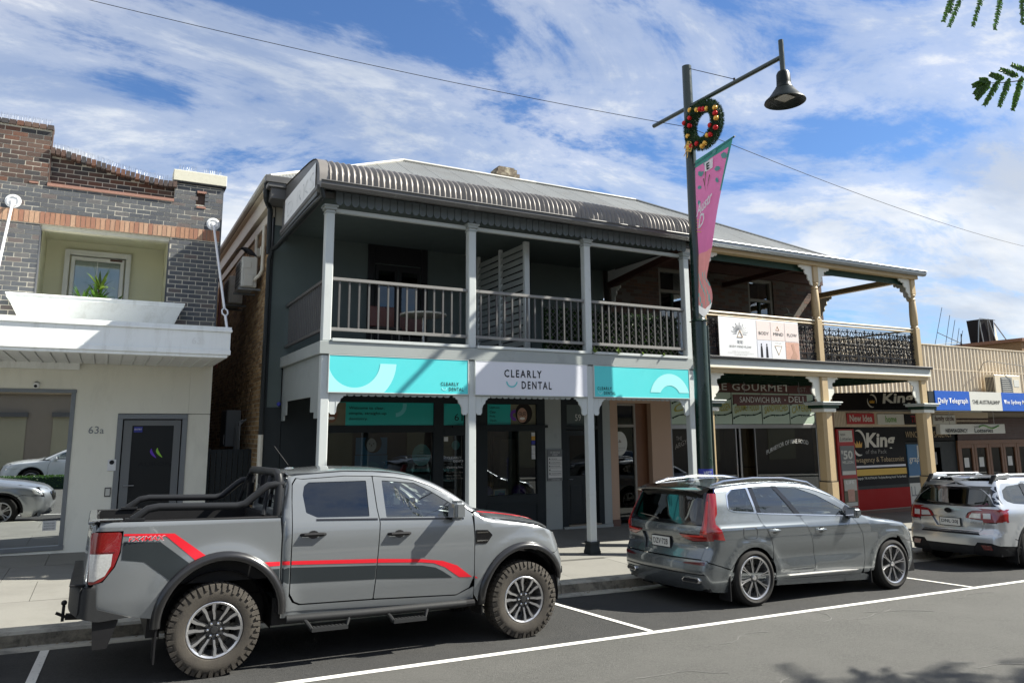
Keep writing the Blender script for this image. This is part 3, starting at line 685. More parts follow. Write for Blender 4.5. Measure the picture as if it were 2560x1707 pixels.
# gutter and fascia
b = MB(); gp = [(11.20, 5.99), (11.20, 5.93), (11.24, 5.88), (11.31, 5.88), (11.33, 5.93), (11.33, 5.99)]
b.prism(gp, lambda u, v, w: (w, u, v), 2.70, 10.48); b.tube([(2.70, 11.195, 5.99), (10.48, 11.195, 5.99)], .014, 6); b.obj('gutter', 'gutter_iron', DB)
b = MB(); b.prism([(v[0]+.02, v[1]) for v in gp], lambda u, v, w: (u-8.55, w, v-.04), 11.35, 14.2)
b.v = [(x_, y_, z_-(y_-11.35)*.02) for x_, y_, z_ in b.v]; b.obj('side_gutter', 'gutter_iron', DB)
b = MB(); b.tube([(2.72, 11.3, 5.9), (2.76, 11.32, 5.76), (2.70, 11.5, 5.70), (2.68, 12.2, 5.68), (2.66, 14.3, 5.62), (2.60, 14.52, 5.58), (2.56, 14.54, 5.4), (2.56, 14.54, 2.1)], .045, 8)
b.tube([(2.40, 14.25, 6.8), (2.40, 14.25, 6.52), (2.42, 14.3, 6.47), (2.50, 14.52, 6.45), (2.54, 14.54, 6.38), (2.545, 14.545, 5.5)], .05, 8); b.obj('downpipe', 'pipe_dark', DB, smooth=True)
b = MB(); b.tube([(2.56, 14.54, 2.1), (2.56, 14.54, .0)], .047, 8); b.obj('lower_pipe', 'pvc', DB, smooth=True)
b = MB(); b.box(2.80, 10.42, 11.60, 11.66, 5.84, 5.93); b.box(2.80, 2.86, 11.66, 14.6, 5.80, 5.93); b.obj('fascia', 'gutter_iron', DB)
b = MB(); b.box(2.9, 10.5, 11.62, 14.58, 5.93, 5.95); b.obj('verandah_ceiling', 'verandah_wall', DB)
# scalloped valance boards
vb = MB(); w = .130
vb.prism([(0, .22), (0, .062), (.012, .028), (.036, .006), (.0605, 0), (.085, .006), (.109, .028), (.121, .062), (.121, .22)], lambda u, v, q: (u, q, v), 0, .018)
vme = bpy.data.meshes.new('valance_board'); vme.from_pydata(vb.v, [], vb.f); vme.materials.append(M['valance'])
x = 3.03
while x < 10.28: inst('valance_board', vme, DB, (x, 11.565, 5.73)); x += w
b = MB(); b.box(3.04, 10.27, 11.72, 11.80, 5.655, 5.715); b.obj('verandah_beam', 'dental_light', DB)
# posts
PX = [2.97, 5.485, 7.90, 10.34]
for i, p in enumerate(PX):
    b = MB(); zb = fz(p, 11.7)
    b.box(p-.07, p+.07, 11.63, 11.77, zb+.2, 3.32); b.obj('lower_post', 'dental_light', DB, bev=.012); b = MB(); b.box(p-.07, p+.07, 11.63, 11.77, 3.54, 5.66)
    o = b.obj('post', 'dental_light', DB, bev=.012)
    b = MB(); b.box(p-.115, p+.115, 11.585, 11.815, 5.705, 5.735); b.box(p-.095, p+.095, 11.605, 11.795, 5.66, 5.705); b.box(p-.08, p+.08, 11.62, 11.78, 5.60, 5.625); b.obj('capital', 'dental_grey', o)
    b = MB(); b.box(p-.11, p+.11, 11.59, 11.81, zb-.03, zb+.06); b.add([(p+s*q, 11.7+t*q, z) for z, q in ((zb+.06, .105), (zb+.18, .085)) for s, t in ((-1, -1), (1, -1), (1, 1), (-1, 1))], [(0, 1, 5, 4), (1, 2, 6, 5), (2, 3, 7, 6), (3, 0, 4, 7), (4, 5, 6, 7)]); b.box(p-.1, p+.1, 11.6, 11.8, zb+.18, zb+.22); b.obj('post_base', 'dental_dark', o)
# balcony
b = MB(); b.box(2.86, 10.46, 11.60, 11.80, 3.335, 3.535); b.box(2.86, 3.02, 11.80, 14.6, 3.34, 3.535); b.obj('floor_beam', 'dental_grey', DB, bev=.005)
for a, c in ((3.05, 5.40), (5.56, 7.82), (7.98, 10.26)):
    b = MB(); b.box(a, c, 11.58, 11.72, 3.537, 3.585); b.obj('sill_board', 'dental_light', DB, bev=.003)
b = MB(); b.box(3.02, 10.5, 11.8, 14.6, 3.40, 3.50); b.obj('balcony_floor', 'room_lit', DB)
b = MB(); b.box(3.02, 10.5, 11.8, 14.6, 3.30, 3.34); b.obj('underfloor_lining', 'dental_dark', DB)
bal = {}
def baluster(h, w=.028, mt='rail_grey'):
    k = (h, mt)
    if k not in bal:
        q = MB(); q.box(-w/2, w/2, -w/2, w/2, 0, h); me = bpy.data.meshes.new('baluster'); me.from_pydata(q.v, [], q.f); me.materials.append(M[mt]); bal[k] = me
    return bal[k]
for a, c in ((3.04, 5.415), (5.555, 7.83), (7.97, 10.27)):
    o = MB(); o.box(a, c, 11.67, 11.74, 4.52, 4.57); o = o.obj('handrail', 'rail_top', DB, bev=.004)
    b = MB(); b.box(a, c, 11.68, 11.73, 3.715, 3.765); b.obj('bottom_rail', 'rail_top', DB, bev=.003)
    n = 14; st = (c-a)/(n+.6)
    for i in range(n): inst('baluster', baluster(.76), DB, (a+st*(i+.8), 11.705, 3.765))
b = MB(); b.box(2.925, 2.985, 11.78, 14.6, 4.50, 4.55); b.box(2.93, 2.98, 11.78, 14.6, 3.72, 3.77); b.obj('handrail', 'rail_grey', DB)
y = 11.9
while y < 14.5: inst('baluster', baluster(.74, .03), DB, (2.955, y, 3.765)); y += .13
# sign boards
def frame(parent, x0, x1, z0, z1, y, m, name='sign_board', fr='dental_light'):
    b = MB(); b.box(x0, x1, y, y+.03, z0, z1); o = b.obj(name, m, parent)
    b = MB(); t = .012
    b.box(x0-t, x0, y-.006, y+.03, z0-t, z1+t); b.box(x1, x1+t, y-.006, y+.03, z0-t, z1+t); b.box(x0, x1, y-.006, y+.03, z1, z1+t); b.box(x0, x1, y-.006, y+.03, z0-t, z0); b.obj('sign_frame', fr, o); return o
ys = 11.60
s1 = frame(DB, 3.02, 5.385, 2.75, 3.32, ys, 'aqua'); s2 = frame(DB, 5.53, 7.81, 2.75, 3.32, ys, 'sign_white'); s3 = frame(DB, 7.97, 10.25, 2.75, 3.32, ys, 'aqua')
def ring(parent, cx, cz, r0, r1, a0, a1, m, x0, x1, z0, z1, y, n=40):
    b = MB(); P = []
    for i in range(n):
        q = []
        for a, r in ((a0+(a1-a0)*i/n, r0), (a0+(a1-a0)*(i+1)/n, r0), (a0+(a1-a0)*(i+1)/n, r1), (a0+(a1-a0)*i/n, r1)): q.append((cx+r*math.cos(a), cz+r*math.sin(a)))
        for ax, lim, sg in ((0, x0, 1), (0, x1, -1), (1, z0, 1), (1, z1, -1)):      # clip
            out = []
            for k in range(len(q)):
                A, B = q[k-1], q[k]; da, db = (A[ax]-lim)*sg, (B[ax]-lim)*sg
                if (da >= 0) != (db >= 0): t = da/(da-db); out.append((A[0]+(B[0]-A[0])*t, A[1]+(B[1]-A[1])*t))
                if db >= 0: out.append(B)
            q = out
            if len(q) < 3: break
        if len(q) >= 3: k = len(b.v); b.v += [(u, y, v) for u, v in q]; b.f.append(tuple(range(k, k+len(q))))
    return b.obj('arc_mark', m, parent)
ring(s1, 3.42, 3.24, .42, .69, PI*1.0, PI*2.0, 'aqua_pale', 3.02, 5.38, 2.752, 3.21, ys-.004)
ring(s3, 9.75, 2.72, .27, .50, 0, PI, 'aqua_pale', 7.97, 10.25, 2.85, 3.319, ys-.004)
def dental(parent, x, z, h, y, m='ink', mu='aqua_pale'):
    wz('CLEARLY', parent, x, z+h*1.45, y, w=h*5.6, h=h, m=m, sp_=1.35, bold=.018); wz('DENTAL', parent, x+h*2.55, z, y, w=h*4.55, h=h, m=m, sp_=1.35, bold=.018)
    ring(parent, x+h*1.1, z+h*.98, h*.66, h*.84, PI*1.03, PI*1.97, mu, x-1, x+9, z-1, z+9, y-.002, 16)
dental(s1, 4.89, 2.80, .058, ys-.003); dental(s3, 8.03, 2.79, .058, ys-.003); dental(s2, 6.08, 2.86, .135, ys-.003, mu='teal_mark')
# small scalloped edge and corner brackets below the signs
vb = MB(); vb.prism([(0, .05), (0, .02), (.03, 0), (.085, 0), (.112, .02), (.112, .05)], lambda u, v, q: (u, q, v), 0, .018)
vm2 = bpy.data.meshes.new('scallop_board'); vm2.from_pydata(vb.v, [], vb.f); vm2.materials.append(M['dental_grey'])
br = [(0, 0), (.30, 0), (.30, -.03), (.25, -.035), (.24, -.06), (.205, -.075), (.19, -.13), (.15, -.165), (.13, -.22), (.125, -.30), (.10, -.335), (.04, -.335), (0, -.30)]
for i in range(3):
    a, c = PX[i]+.075, PX[i+1]-.075; x = a+.28
    while x < c-.36: inst('scallop_board', vm2, DB, (x, 11.64, 2.69)); x += .117
    b = MB(); b.box(a, c, 11.635, 11.665, 2.725, 2.75); b.obj('valance_rail', 'dental_grey', DB)
    for x0, s in ((a, 1), (c, -1)):
        b = MB()
        for (u0, u1) in ((0, .115), (.12, .235)):
            pl_ = [(max(u0, min(u1, u)), v) for u, v in br if u0-.03 <= u <= u1+.09]
        b.prism([(x0+s*u*.9, 2.725+v*.95) for u, v in br], XZ(11.645), 0, .03); b.box(*sorted((x0+s*.105, x0+s*.112)), 11.64, 11.68, 2.44, 2.72); b.obj('bracket', 'dental_light', DB)
# boarded side panel with opening
sb = MB(); y = 11.8
while y < 14.6:
    zb_ = 2.70 if 12.3 < y < 14.2 else 2.45 if 12.1 < y < 14.4 else 2.35
    sb.box(2.925, 2.955, y, y+.055, zb_, 3.335); y += .062
sb.obj('side_boarding', 'dental_grey', DB, kind='stuff')
b = MB(); b.box(2.956, 2.97, 11.8, 14.58, 2.72, 3.33); b.obj('side_backing', 'dental_grey', DB)
# upper openings
def S4(x0, x1, z0, z1): a, c = S(x0, z0), S(x1, z1); return a[0], c[0], a[1], c[1]
for (x0, x1) in ((4.86, 6.25), (7.85, 8.95)):
    a, c, z0, z1 = S4(x0, x1, 3.9, 6.62)
    b = MB(); b.box(a-.1, c+.1, FY-.10, FY, z1, z1+.06); b.box(a-.05, c+.05, FY-.07, FY, z1-.08, z1); b.box(a, a+.14, FY-.05, FY, 3.5, z1-.08); b.box(c-.14, c, FY-.05, FY, 3.5, z1-.08); b.box(a+.14, c-.14, FY-.04, FY, 5.55, z1-.08)
    o = b.obj('french_door', 'blackish', DB, bev=.006)
    m_ = (a+c)/2
    for (u0, u1) in ((a+.16, m_-.01), (m_+.01, c-.16)):
        b = MB(); b.box(u0, u1, FY-.03, FY, 3.5, 5.53); q = b.obj('door_leaf', 'blackish', o, bev=.005)
        b = MB(); b.quad((u0+.07, FY-.034, 4.1), (u1-.07, FY-.034, 4.1), (u1-.07, FY-.034, 5.4), (u0+.07, FY-.034, 5.4)); b.obj('pane', 'door_glass', q)
# party screen between verandahs
X_ = 10.5
b = MB(); b.prism([(11.62, 5.98), (11.62, 5.93), (12.3, 5.9), (14.6, 5.62), (14.6, 6.6), (12.0, 6.5)], lambda u, v, w: (X_+w, u, v), 0, .03); b.obj('party_lining', 'soffit', GBD)
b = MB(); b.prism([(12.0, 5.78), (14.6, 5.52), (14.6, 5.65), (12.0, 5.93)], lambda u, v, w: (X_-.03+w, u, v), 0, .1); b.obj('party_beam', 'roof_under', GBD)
# louvred screen standing on the balcony
ls = thing('louvre_screen', 'grey louvred privacy screen standing across the upstairs balcony behind the middle bay', 'screen', (6.9, 13, 3.5))
XS = 6.98
b = MB(); b.box(XS-.02, XS+.09, 12.40, 12.48, 3.52, 5.77); b.box(XS-.02, XS+.05, 14.5, 14.57, 3.52, 5.9); b.box(XS-.02, XS+.05, 13.45, 13.52, 3.52, 5.83); b.obj('frame', 'dental_light', ls, bev=.004)
for i in range(16):
    z = 3.62+.135*i
    b = MB(); b.add([(XS-.01, 12.48, z), (XS+.03, 12.48, z+.11), (XS+.035, 12.48, z+.1), (XS, 12.48, z-.01), (XS-.01, 14.5, z), (XS+.03, 14.5, z+.11), (XS+.035, 14.5, z+.1), (XS, 14.5, z-.01)], [(0, 1, 5, 4), (1, 2, 6, 5), (2, 3, 7, 6), (3, 0, 4, 7), (0, 3, 2, 1), (4, 5, 6, 7)])
    b.obj('louvre', 'dental_grey', ls)
# ivy trellis inside the rail
iv = thing('ivy_trellis', 'ivy covered diamond trellis fixed behind the right hand balcony railings', 'trellis', (8.9, 11.9, 3.6))
b = MB()
for k in range(-8, 36):
    for s in (1, -1):
        a = 7.05+.12*k; pts = []
        x0, x1 = (a, a+.8) if s > 0 else (a+.8, a)
        z0, z1 = 3.6, 4.42
        lo, hi = 7.05, 10.25
        p0, p1 = Vector((x0, 11.80+.004*s, z0)), Vector((x1, 11.80+.004*s, z1))
        def cl(p, q):
            for L_, sg in ((lo, 1), (hi, -1)):
                da, db = (p.x-L_)*sg, (q.x-L_)*sg
                if da < 0 and db < 0: return None
                if da < 0: p = p.lerp(q, da/(da-db))
                elif db < 0: q = q.lerp(p, db/(db-da))
            return p, q
        r_ = cl(p0, p1)
        if r_ and (r_[0]-r_[1]).length > .05: b.bar(r_[0], r_[1], .006, .018, (0, 1, 0))
b.obj('lattice', 'rail_grey', iv, kind='stuff')
def leaves(parent, pts, size, m, name='ivy_leaves', flat=None):
    b = MB()
    for p in pts:
        a, e, t = random.uniform(0, 2*PI), random.uniform(-1, 1), size*random.uniform(.6, 1.3)
        u = Vector((math.cos(a), math.sin(a)*.6, e)).normalized(); v = u.cross(Vector((random.uniform(-1, 1), random.uniform(-1, 1), random.uniform(-1, 1)))).normalized(); p = Vector(p)
        b.add([p-u*t*.5, p+v*t*.28, p+u*t*.5, p-v*t*.28], [(0, 1, 2, 3)])
    return b.obj(name, m, parent, kind='stuff')
leaves(iv, [(random.uniform(7.05, 10.26), random.uniform(11.82, 11.90), random.uniform(3.6, 4.40)) for _ in range(6500)], .055, 'leaf_dark')
leaves(iv, [(random.uniform(7.05, 10.26), random.uniform(11.79, 11.86), random.uniform(3.6, 4.42)) for _ in range(1300)], .05, 'leaf', 'bright_leaves')
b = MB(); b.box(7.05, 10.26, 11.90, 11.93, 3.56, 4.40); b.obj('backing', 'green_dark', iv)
for (x, z, n) in ((7.98, 3.56, 24), (8.52, 3.57, 26), (9.1, 3.57, 9), (9.62, 3.57, 12)):
    wd_ = thing('weed', {0: 'upright tuft of green weed sprouting at the foot of the third balcony post', 1: 'larger straggly weed hanging over the balcony sill right of the third post', 2: 'tiny weed shoot on the balcony sill in the middle of the right bay', 3: 'small yellow green weed on the balcony sill nearest the lamp pole'}[[7.98, 8.52, 9.1, 9.62].index(x)], 'weed', (x, 11.6, z))
    spiky(wd_, (x, 11.57, z), n, .14 if x < 9 else .07, 'leaf_pale', .7, 1.1, .012)
# table and chair on the balcony
tb = thing('cafe_table', 'round white topped table on the upstairs balcony behind the left railing', 'table', (5.0, 12.6, 3.5))
b = MB(); b.lathe([(.001, .74), (.42, .74), (.43, .725), (.42, .71), (.001, .71)], (5.0, 12.7, 3.5), 'z', 28); b.obj('tabletop', 'sign_pale', tb, smooth=True)
b = MB(); b.tube([(5.0, 12.7, 3.5), (5.0, 12.7, 4.2)], .025); b.lathe([(.001, .03), (.22, .02), (.24, 0)], (5.0, 12.7, 3.5), 'z', 16); b.obj('pedestal', 'steel', tb)
for (x, y, s, lb) in ((5.1, 13.35, 1, 'dark wicker chair behind the round table on the balcony'), (4.35, 12.9, -1, 'dark balcony chair to the left of the round table')):
    ch = thing('chair', lb, 'chair', (x, y, 3.5), 'chairs on the upstairs balcony')
    b = MB(); b.box(x-.24, x+.24, y-.22, y+.22, 3.92, 3.97); b.obj('seat', 'room_lit', ch, bev=.01)
    b = MB(); b.box(x-.24, x+.24, y+.2, y+.24, 4.02, 4.4); b.obj('backrest', 'oxblood', ch, bev=.015)
    for p, q in ((-.2, -.2), (.2, -.2), (-.2, .2), (.2, .2)):
        l = MB(); l.tube([(x+p, y+q, 3.5), (x+p*.95, y+q*.95, 3.93)], .014, 6); l.obj('leg', 'rail_grey', ch)
# ------------------------------------------------------------------ ground floor of the dental terrace
def shopwall(parent, rects, m, name, y=FY, d=.15):
    b = MB()
    for (x0, x1, z0, z1) in rects:
        a, c, p, q = S4(x0, x1, z0, z1); b.box(a, c, y, y+d, p, q)
    return b.obj(name, m, parent, bev=.004)
def pane(parent, x0, x1, z0, z1, m='shop_glass', y=FY+.05, name='pane'):
    a, c, p, q = S4(x0, x1, z0, z1); b = MB(); b.quad((a, y, p), (c, y, p), (c, y, q), (a, y, q)); return b.obj(name, m, parent)
def board(parent, x0, x1, z0, z1, m, y, name='poster', t=.01):
    a, c, p, q = S4(x0, x1, z0, z1); b = MB(); b.box(a, c, y-t, y, p, q); return b.obj(name, m, parent)
def sw(s, parent, x0, z0, y, w, h, m, **k):
    a, p = S(x0, z0); return wz(s, parent, a, p, y, w=w*.93, h=h*.93, m=m, **k)
sf = shopwall(DB, [(3.15, 4.02, -.6, 3.4), (4.02, 6.46, 2.77, 3.4), (4.02, 6.46, 2.12, 2.27), (4.02, 6.46, -.6, .62), (6.46, 6.70, -.6, 3.4), (7.2, 7.32, -.6, 2.9), (6.70, 7.32, 2.76, 3.4), (6.70, 7.2, 2.04, 2.27), (7.32, 7.79, -.6, 3.4), (7.79, 9.10, 2.76, 3.4), (7.79, 9.10, 2.13, 2.28), (9.10, 9.33, -.6, 3.4), (7.79, 9.10, -.6, .68)], 'dental_dark', 'shopfront')
b = MB(); b.box(6.42*1.0, 8.72, FY-.05, FY, 2.20, 2.26); b.box(7.22, 8.48, FY-.02, FY, .1, .13); b.box(7.22, 7.26, FY-.02, FY, .13, .62); b.box(8.44, 8.48, FY-.02, FY, .13, .62); b.box(7.26, 8.44, FY-.02, FY, .58, .62); b.obj('moulding', 'dental_dark', sf, kind='stuff')
pane(sf, 4.02, 6.46, .62, 2.12); pane(sf, 7.79, 9.10, .68, 2.13); pane(sf, 6.70, 7.2, -.1, 2.04)
b1 = board(sf, 4.02, 6.46, 2.27, 2.76, 'aqua_shop', FY+.04, 'transom_sign')
b2 = board(sf, 6.71, 7.2, 2.27, 2.75, 'aqua_shop', FY+.04, 'transom_sign')
b3 = board(sf, 7.80, 8.41, 2.28, 2.75, 'aqua_shop', FY+.04, 'transom_sign')
b4 = board(sf, 8.41, 9.09, 2.28, 2.75, 'photo_bg', FY+.04, 'portrait_photo')
b5 = board(sf, 4.02, 4.47, 2.27, 2.75, 'photo_bg', FY+.035, 'portrait_photo')
for i, t in enumerate(('Welcome to clear,', 'simple, straight-up', 'dentistry.')): sw(t, b1, 4.54, 2.60-.115*i, FY+.028, (.78, .83, .42)[i], .072, 'ink', bold=.012)
sw('61', b2, 6.97, 2.37, FY+.028, .2, .16, 'ink')
for i, t in enumerate(('Upfront.', 'Clear.', 'Easy.', 'Open.')): sw(t, b3, 7.86, 2.64-.098*i, FY+.028, (.27, .17, .16, .19)[i], .06, 'ink', bold=.012)
ring(b1, *S(5.58, 2.7), .15, .23, -PI*.5, PI*.28, 'teal_mark', 3, 7, 2.28, 2.70, FY+.027, 20)
def face(parent, cx, cz, r, skin, y, side=1, glasses=False):
    cx, cz = S(cx, cz)
    def disc(rx, rz, dx, dz, m, dy, name):
        b = MB(); b.prism([(cx+dx+rx*math.cos(2*PI*i/24), cz+dz+rz*math.sin(2*PI*i/24)) for i in range(24)], XZ(y-dy), 0, .002); return b.obj(name, m, parent)
    disc(r*1.25, r*1.35, r*.25*side, r*.25, 'hair', .001, 'hair_print'); disc(r*.72, r*.95, 0, 0, skin, .004, 'face_print')
    disc(r*.4, r*.17, 0, -r*.42, 'white_ink', .007, 'smile_print'); 
    for s in (-1, 1):
        disc(r*.13, r*.06, s*r*.3, r*.2, 'ink', .007, 'eye_print')
        if glasses: ring(parent, cx+s*r*.32, cz+r*.2, r*.2, r*.26, 0, 2*PI, 'ink', 0, 20, 0, 5, y-.009, 16)
    b = MB(); b.prism([(cx-r*.04, cz+r*.15), (cx+r*.1, cz-r*.15), (cx-r*.1, cz-r*.17)], XZ(y-.007), 0, .002); b.obj('nose_print', 'timber', parent)
face(b5, 4.17, 2.50, .17, 'skin_brown', FY+.028); face(b4, 8.72, 2.50, .17, 'skin_pale', FY+.03, 1, True)
ring(b4, *S(8.52, 2.5), .05, .12, PI*.4, PI*1.6, 'purple', 7, 9, 2.2, 2.8, FY+.029, 14)
p1 = board(sf, 4.72, 5.41, 1.66, 2.02, 'bright_blue', FY+.07, 'window_poster'); face(p1, 5.06, 1.86, .14, 'poster_white', FY+.058)
p2 = board(sf, 4.71, 5.42, 1.05, 1.65, 'bright_blue', FY+.072, 'window_poster'); ring(p2, *S(5.07, 1.25), .13, .24, 0, PI, 'mid_blue', 4, 6, 0, 3, FY+.06, 24)
b = MB(); cx_, cz_ = S(6.20, 1.63); b.prism([(cx_+.2*math.cos(2*PI*i/30), cz_+.22*math.sin(2*PI*i/30)) for i in range(30)], XZ(FY+.06), 0, .004); o = b.obj('round_sticker', 'teal_mark', sf)
for i, (t, w) in enumerate((('Open', .1), ('& Booking', .2), ('Early Saver', .24), ('Dental', .16))): wz(t, o, cx_-w/2*.93, cz_+.06-.05*i, FY+.056, w=w*.93, h=.03)
b = MB(); cx_, cz_ = S(7.02, 1.83); b.prism([(cx_+.09*math.cos(2*PI*i/24), cz_+.1*math.sin(2*PI*i/24)) for i in range(24)], XZ(FY+.06), 0, .004); b.obj('round_sticker', 'teal_mark', sf)
a_, z_ = S(6.80, 1.53); wz('CLEARLY', sf, a_, z_, FY+.045, w=.33, h=.045, m='paper'); wz('DENTAL', sf, a_+.15, z_-.07, FY+.045, w=.27, h=.045, m='paper')
wz('Opening hours', sf, a_, z_-.20, FY+.045, w=.42, h=.05, m='paper')
for i, t in enumerate(('Mon-Thurs 9am', 'Fri 9am', 'Sat Sun Closed')): wz(t, sf, a_, z_-.29-.06*i, FY+.045, w=(.36, .3, .38)[i], h=.03, m='dull_ink')
for (x, z, s) in ((9.02, 2.06, .045), (9.02, 1.97, .05), (9.02, 1.87, .045), (9.02, 1.75, .05), (9.02, 1.65, .05), (9.02, 1.54, .06), (6.77, 1.97, .05)):
    a, p = S(x, z); b = MB(); b.box(a-.045, a+.045, FY+.035, FY+.04, p-s, p+s*.8); b.obj('sticker', 'crown_gold' if z == 1.97 and x > 9 else 'poster_blue' if z == 1.87 else 'paper', sf)
# room behind the glass
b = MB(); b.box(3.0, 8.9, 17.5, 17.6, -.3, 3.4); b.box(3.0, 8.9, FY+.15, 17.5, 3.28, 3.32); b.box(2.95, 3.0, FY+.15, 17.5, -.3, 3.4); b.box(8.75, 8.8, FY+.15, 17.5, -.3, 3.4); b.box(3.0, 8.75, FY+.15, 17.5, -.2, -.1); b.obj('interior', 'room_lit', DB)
b = MB(); b.box(7.9, 8.3, 15.3, 15.32, .4, 1.95); b.box(8.1, 8.3, 16, 16.02, .6, 2.0); b.obj('inner_wall_panel', 'beige', DB)
b = MB(); b.box(7.24, 8.45, 14.78, 15.1, .55, .62); sill = b.obj('window_shelf', 'dental_dark', DB)
it = thing('framed_card', 'small white framed picture of a blue map in the dental shop window', 'picture', (7.6, 14.8, .62))
a, c, p, q = S4(8.05, 8.37, .84, 1.06); b = MB(); b.box(a, c, 14.80, 14.82, .66, .66+.24); b.obj('frame', 'paper', it); b = MB(); b.box(a+.03, c-.03, 14.79, 14.80, .69, .87); b.obj('picture', 'mid_blue', it)
b = MB(); b.prism([(7.56, .73), (7.6, .71), (7.66, .72), (7.70, .71), (7.75, .77), (7.71, .83), (7.69, .81), (7.64, .84), (7.58, .8)], XZ(14.782), 0, .006); b.obj('map_print', 'blue_sign', it)
for nme, x, m, lb in (('ball', 8.17, 'purple', 'large blue and white flag patterned ball on the dental window shelf'), ('ball', 7.36, 'poster_blue', 'blue and white flag patterned ball at the left end of the dental window shelf')):
    it = thing(nme, lb, 'ball', (x, 14.9, .62), 'flag patterned balls in the window'); b = MB(); b.lathe([(.16*math.cos(t*PI/16), .16*math.sin(t*PI/16)) for t in range(-1, 9)], (x, 14.92, .82), 'z', 20); b.obj('upper_half', m, it, smooth=True); b = MB(); b.lathe([(.16*math.cos(t*PI/16), .16*math.sin(t*PI/16)) for t in range(-8, 0)], (x, 14.92, .82), 'z', 20); b.obj('lower_half', 'paper', it, smooth=True)
# wall, directory, door 59
shopwall(DB, [(9.33, 9.78, -.6, 3.4), (11.0, 11.23, -.6, 3.4)], 'dental_grey', 'painted_wall')
shopwall(DB, [(3.1, 12.0, 3.4, 3.56)], 'dental_dark', 'head_beam')
o = board(DB, 9.36, 9.77, .96, 1.69, 'grey_panel', FY-.005, 'directory', .03)
board(o, 9.375, 9.755, 1.03, 1.52, 'paper', FY-.037, 'directory_panel', .003)
a, p = S(9.44, 1.60); wz('59 ARGYLE', o, a, p, FY-.038, w=.24, h=.04, m='paper'); wz('STREET', o, a+.05, p-.055, FY-.038, w=.14, h=.04, m='paper')
for i, t in enumerate(('THE SALON', 'LEYSHON FINANCE', 'BEAUTY RECOVERY', '', 'FINANCE PLANNING')):
    z = S(0, 1.455-.085*i)[1]
    b = MB(); b.box(S(9.40, 0)[0], S(9.43, 0)[0], FY-.044, FY-.040, z, z+.03); b.box(S(9.39, 0)[0], S(9.74, 0)[0], FY-.044, FY-.040, z-.02, z-.015); b.obj('unit_mark', 'ink', o)
    if t: wz(t, o, S(9.46, 0)[0], z+.002, FY-.040, w=.022*len(t)*.72, h=.025, m='ink', bold=.01)
wz('UPSTAIRS', o, S(9.46, 0)[0], S(0, .975)[1], FY-.038, w=.22, h=.025, m='paper')
dd = shopwall(DB, [(9.78, 9.95, -.6, 3.4), (10.85, 11.0, -.6, 3.4), (9.95, 10.85, 2.15, 2.25), (9.95, 10.85, 2.76, 3.4)], 'dental_dark', 'entry_door', FY, .18)
board(dd, 9.95, 10.85, 2.25, 2.76, 'verandah_wall', FY+.10, 'fanlight', .02); sw('59', dd, 10.24, 2.37, FY+.075, .17, .16, 'paper')
a, c, p, q = S4(9.96, 10.84, -.08, 2.14); b = MB(); b.box(a, c, FY+.12, FY+.16, p, q); lf = b.obj('door_leaf', 'gate_grey', dd)
for (u0, u1, v0, v1) in ((.12, .38, .22, .85), (.46, .72, .22, .85)):
    b = MB(); b.box(a+u0, a+u1, FY+.11, FY+.118, p+v0, p+v1); b.obj('door_panel', 'gate_grey', lf, bev=.006)
b = MB(); b.quad((a+.12, FY+.115, p+1.05), (c-.12, FY+.115, p+1.05), (c-.12, FY+.115, q-.12), (a+.12, FY+.115, q-.12)); b.obj('pane', 'door_glass', lf)
b = MB(); b.tube([(a+.05, FY+.11, p+.98), (a+.05, FY+.06, p+.98), (a+.16, FY+.06, p+.98)], .009); b.obj('handle', 'steel', lf)
b = MB(); a, c, p, q = S4(9.8, 11.2, -.3, -.1); b.box(a, c, FY-.06, FY+.2, p, q-.02); b.obj('threshold', 'dental_grey', DB); b = MB(); b.box(a+.15, c-.3, FY-.03, FY+.1, q-.02, q+.01); b.obj('door_mat', 'beige', DB)
# camera and misc on the facade
b = MB(); b.ball((2.86, FY-.06, 2.66), .04, 10); b.obj('wall_camera', 'poster_blue', DB, smooth=True)
# ------------------------------------------------------------------ delicatessen terrace, ground floor
shopwall(GBD, [(11.23, 11.46, -.04, 3.4), (12.53, 13.18, -.2, 3.4), (11.46, 12.53, 2.82, 3.4)], 'pink_wall', 'rendered_wall'); shopwall(GBD, [(18.72, 19.5, -.6, 3.4)], 'pink_wall', 'rendered_pier')
shopwall(GBD, [(11.24, 11.47, -.6, -.04)], 'brown_plinth', 'plinth', FY-.01)
bd = shopwall(GBD, [(11.46, 11.52, -.3, 2.82), (12.1, 12.16, -.3, 2.82), (11.52, 12.1, 2.21, 2.28), (11.52, 12.1, 2.76, 2.82)], 'dull_ink', 'glazed_door', FY+.16, .08)
a, c, p, q = S4(12.16, 12.53, -.3, 2.82); b = MB(); b.box(a, c, FY+.22, FY+.26, p, q); b.box(c, c+.03, FY+.15, FY+.22, p, q); b.obj('reveal', 'timber', GBD)
pane(bd, 11.52, 12.1, -.1, 2.21, 'door_glass', FY+.2); pane(bd, 11.52, 12.1, 2.28, 2.76, 'door_glass', FY+.2)
b = MB(); a, p = S(11.66, 1.80); b.prism([(a+.215*math.cos(2*PI*i/36), p+.28*math.sin(2*PI*i/36)) for i in range(36)], XZ(FY+.19), 0, .004); o = b.obj('round_decal', 'sign_pale', bd); 
o2 = b = MB(); b.prism([(a-.05, p+.02), (a+.05, p+.02), (a, p+.1)], XZ(FY+.186), 0, .002); b.obj('triangle_mark', 'dull_ink', o)
wz('BODY MIND FLOW', o, a-.15, p-.12, FY+.185, w=.3, h=.03, m='dull_ink'); wz('HERE TO YOU', o, a-.09, p-.18, FY+.185, w=.18, h=.025, m='dull_ink')
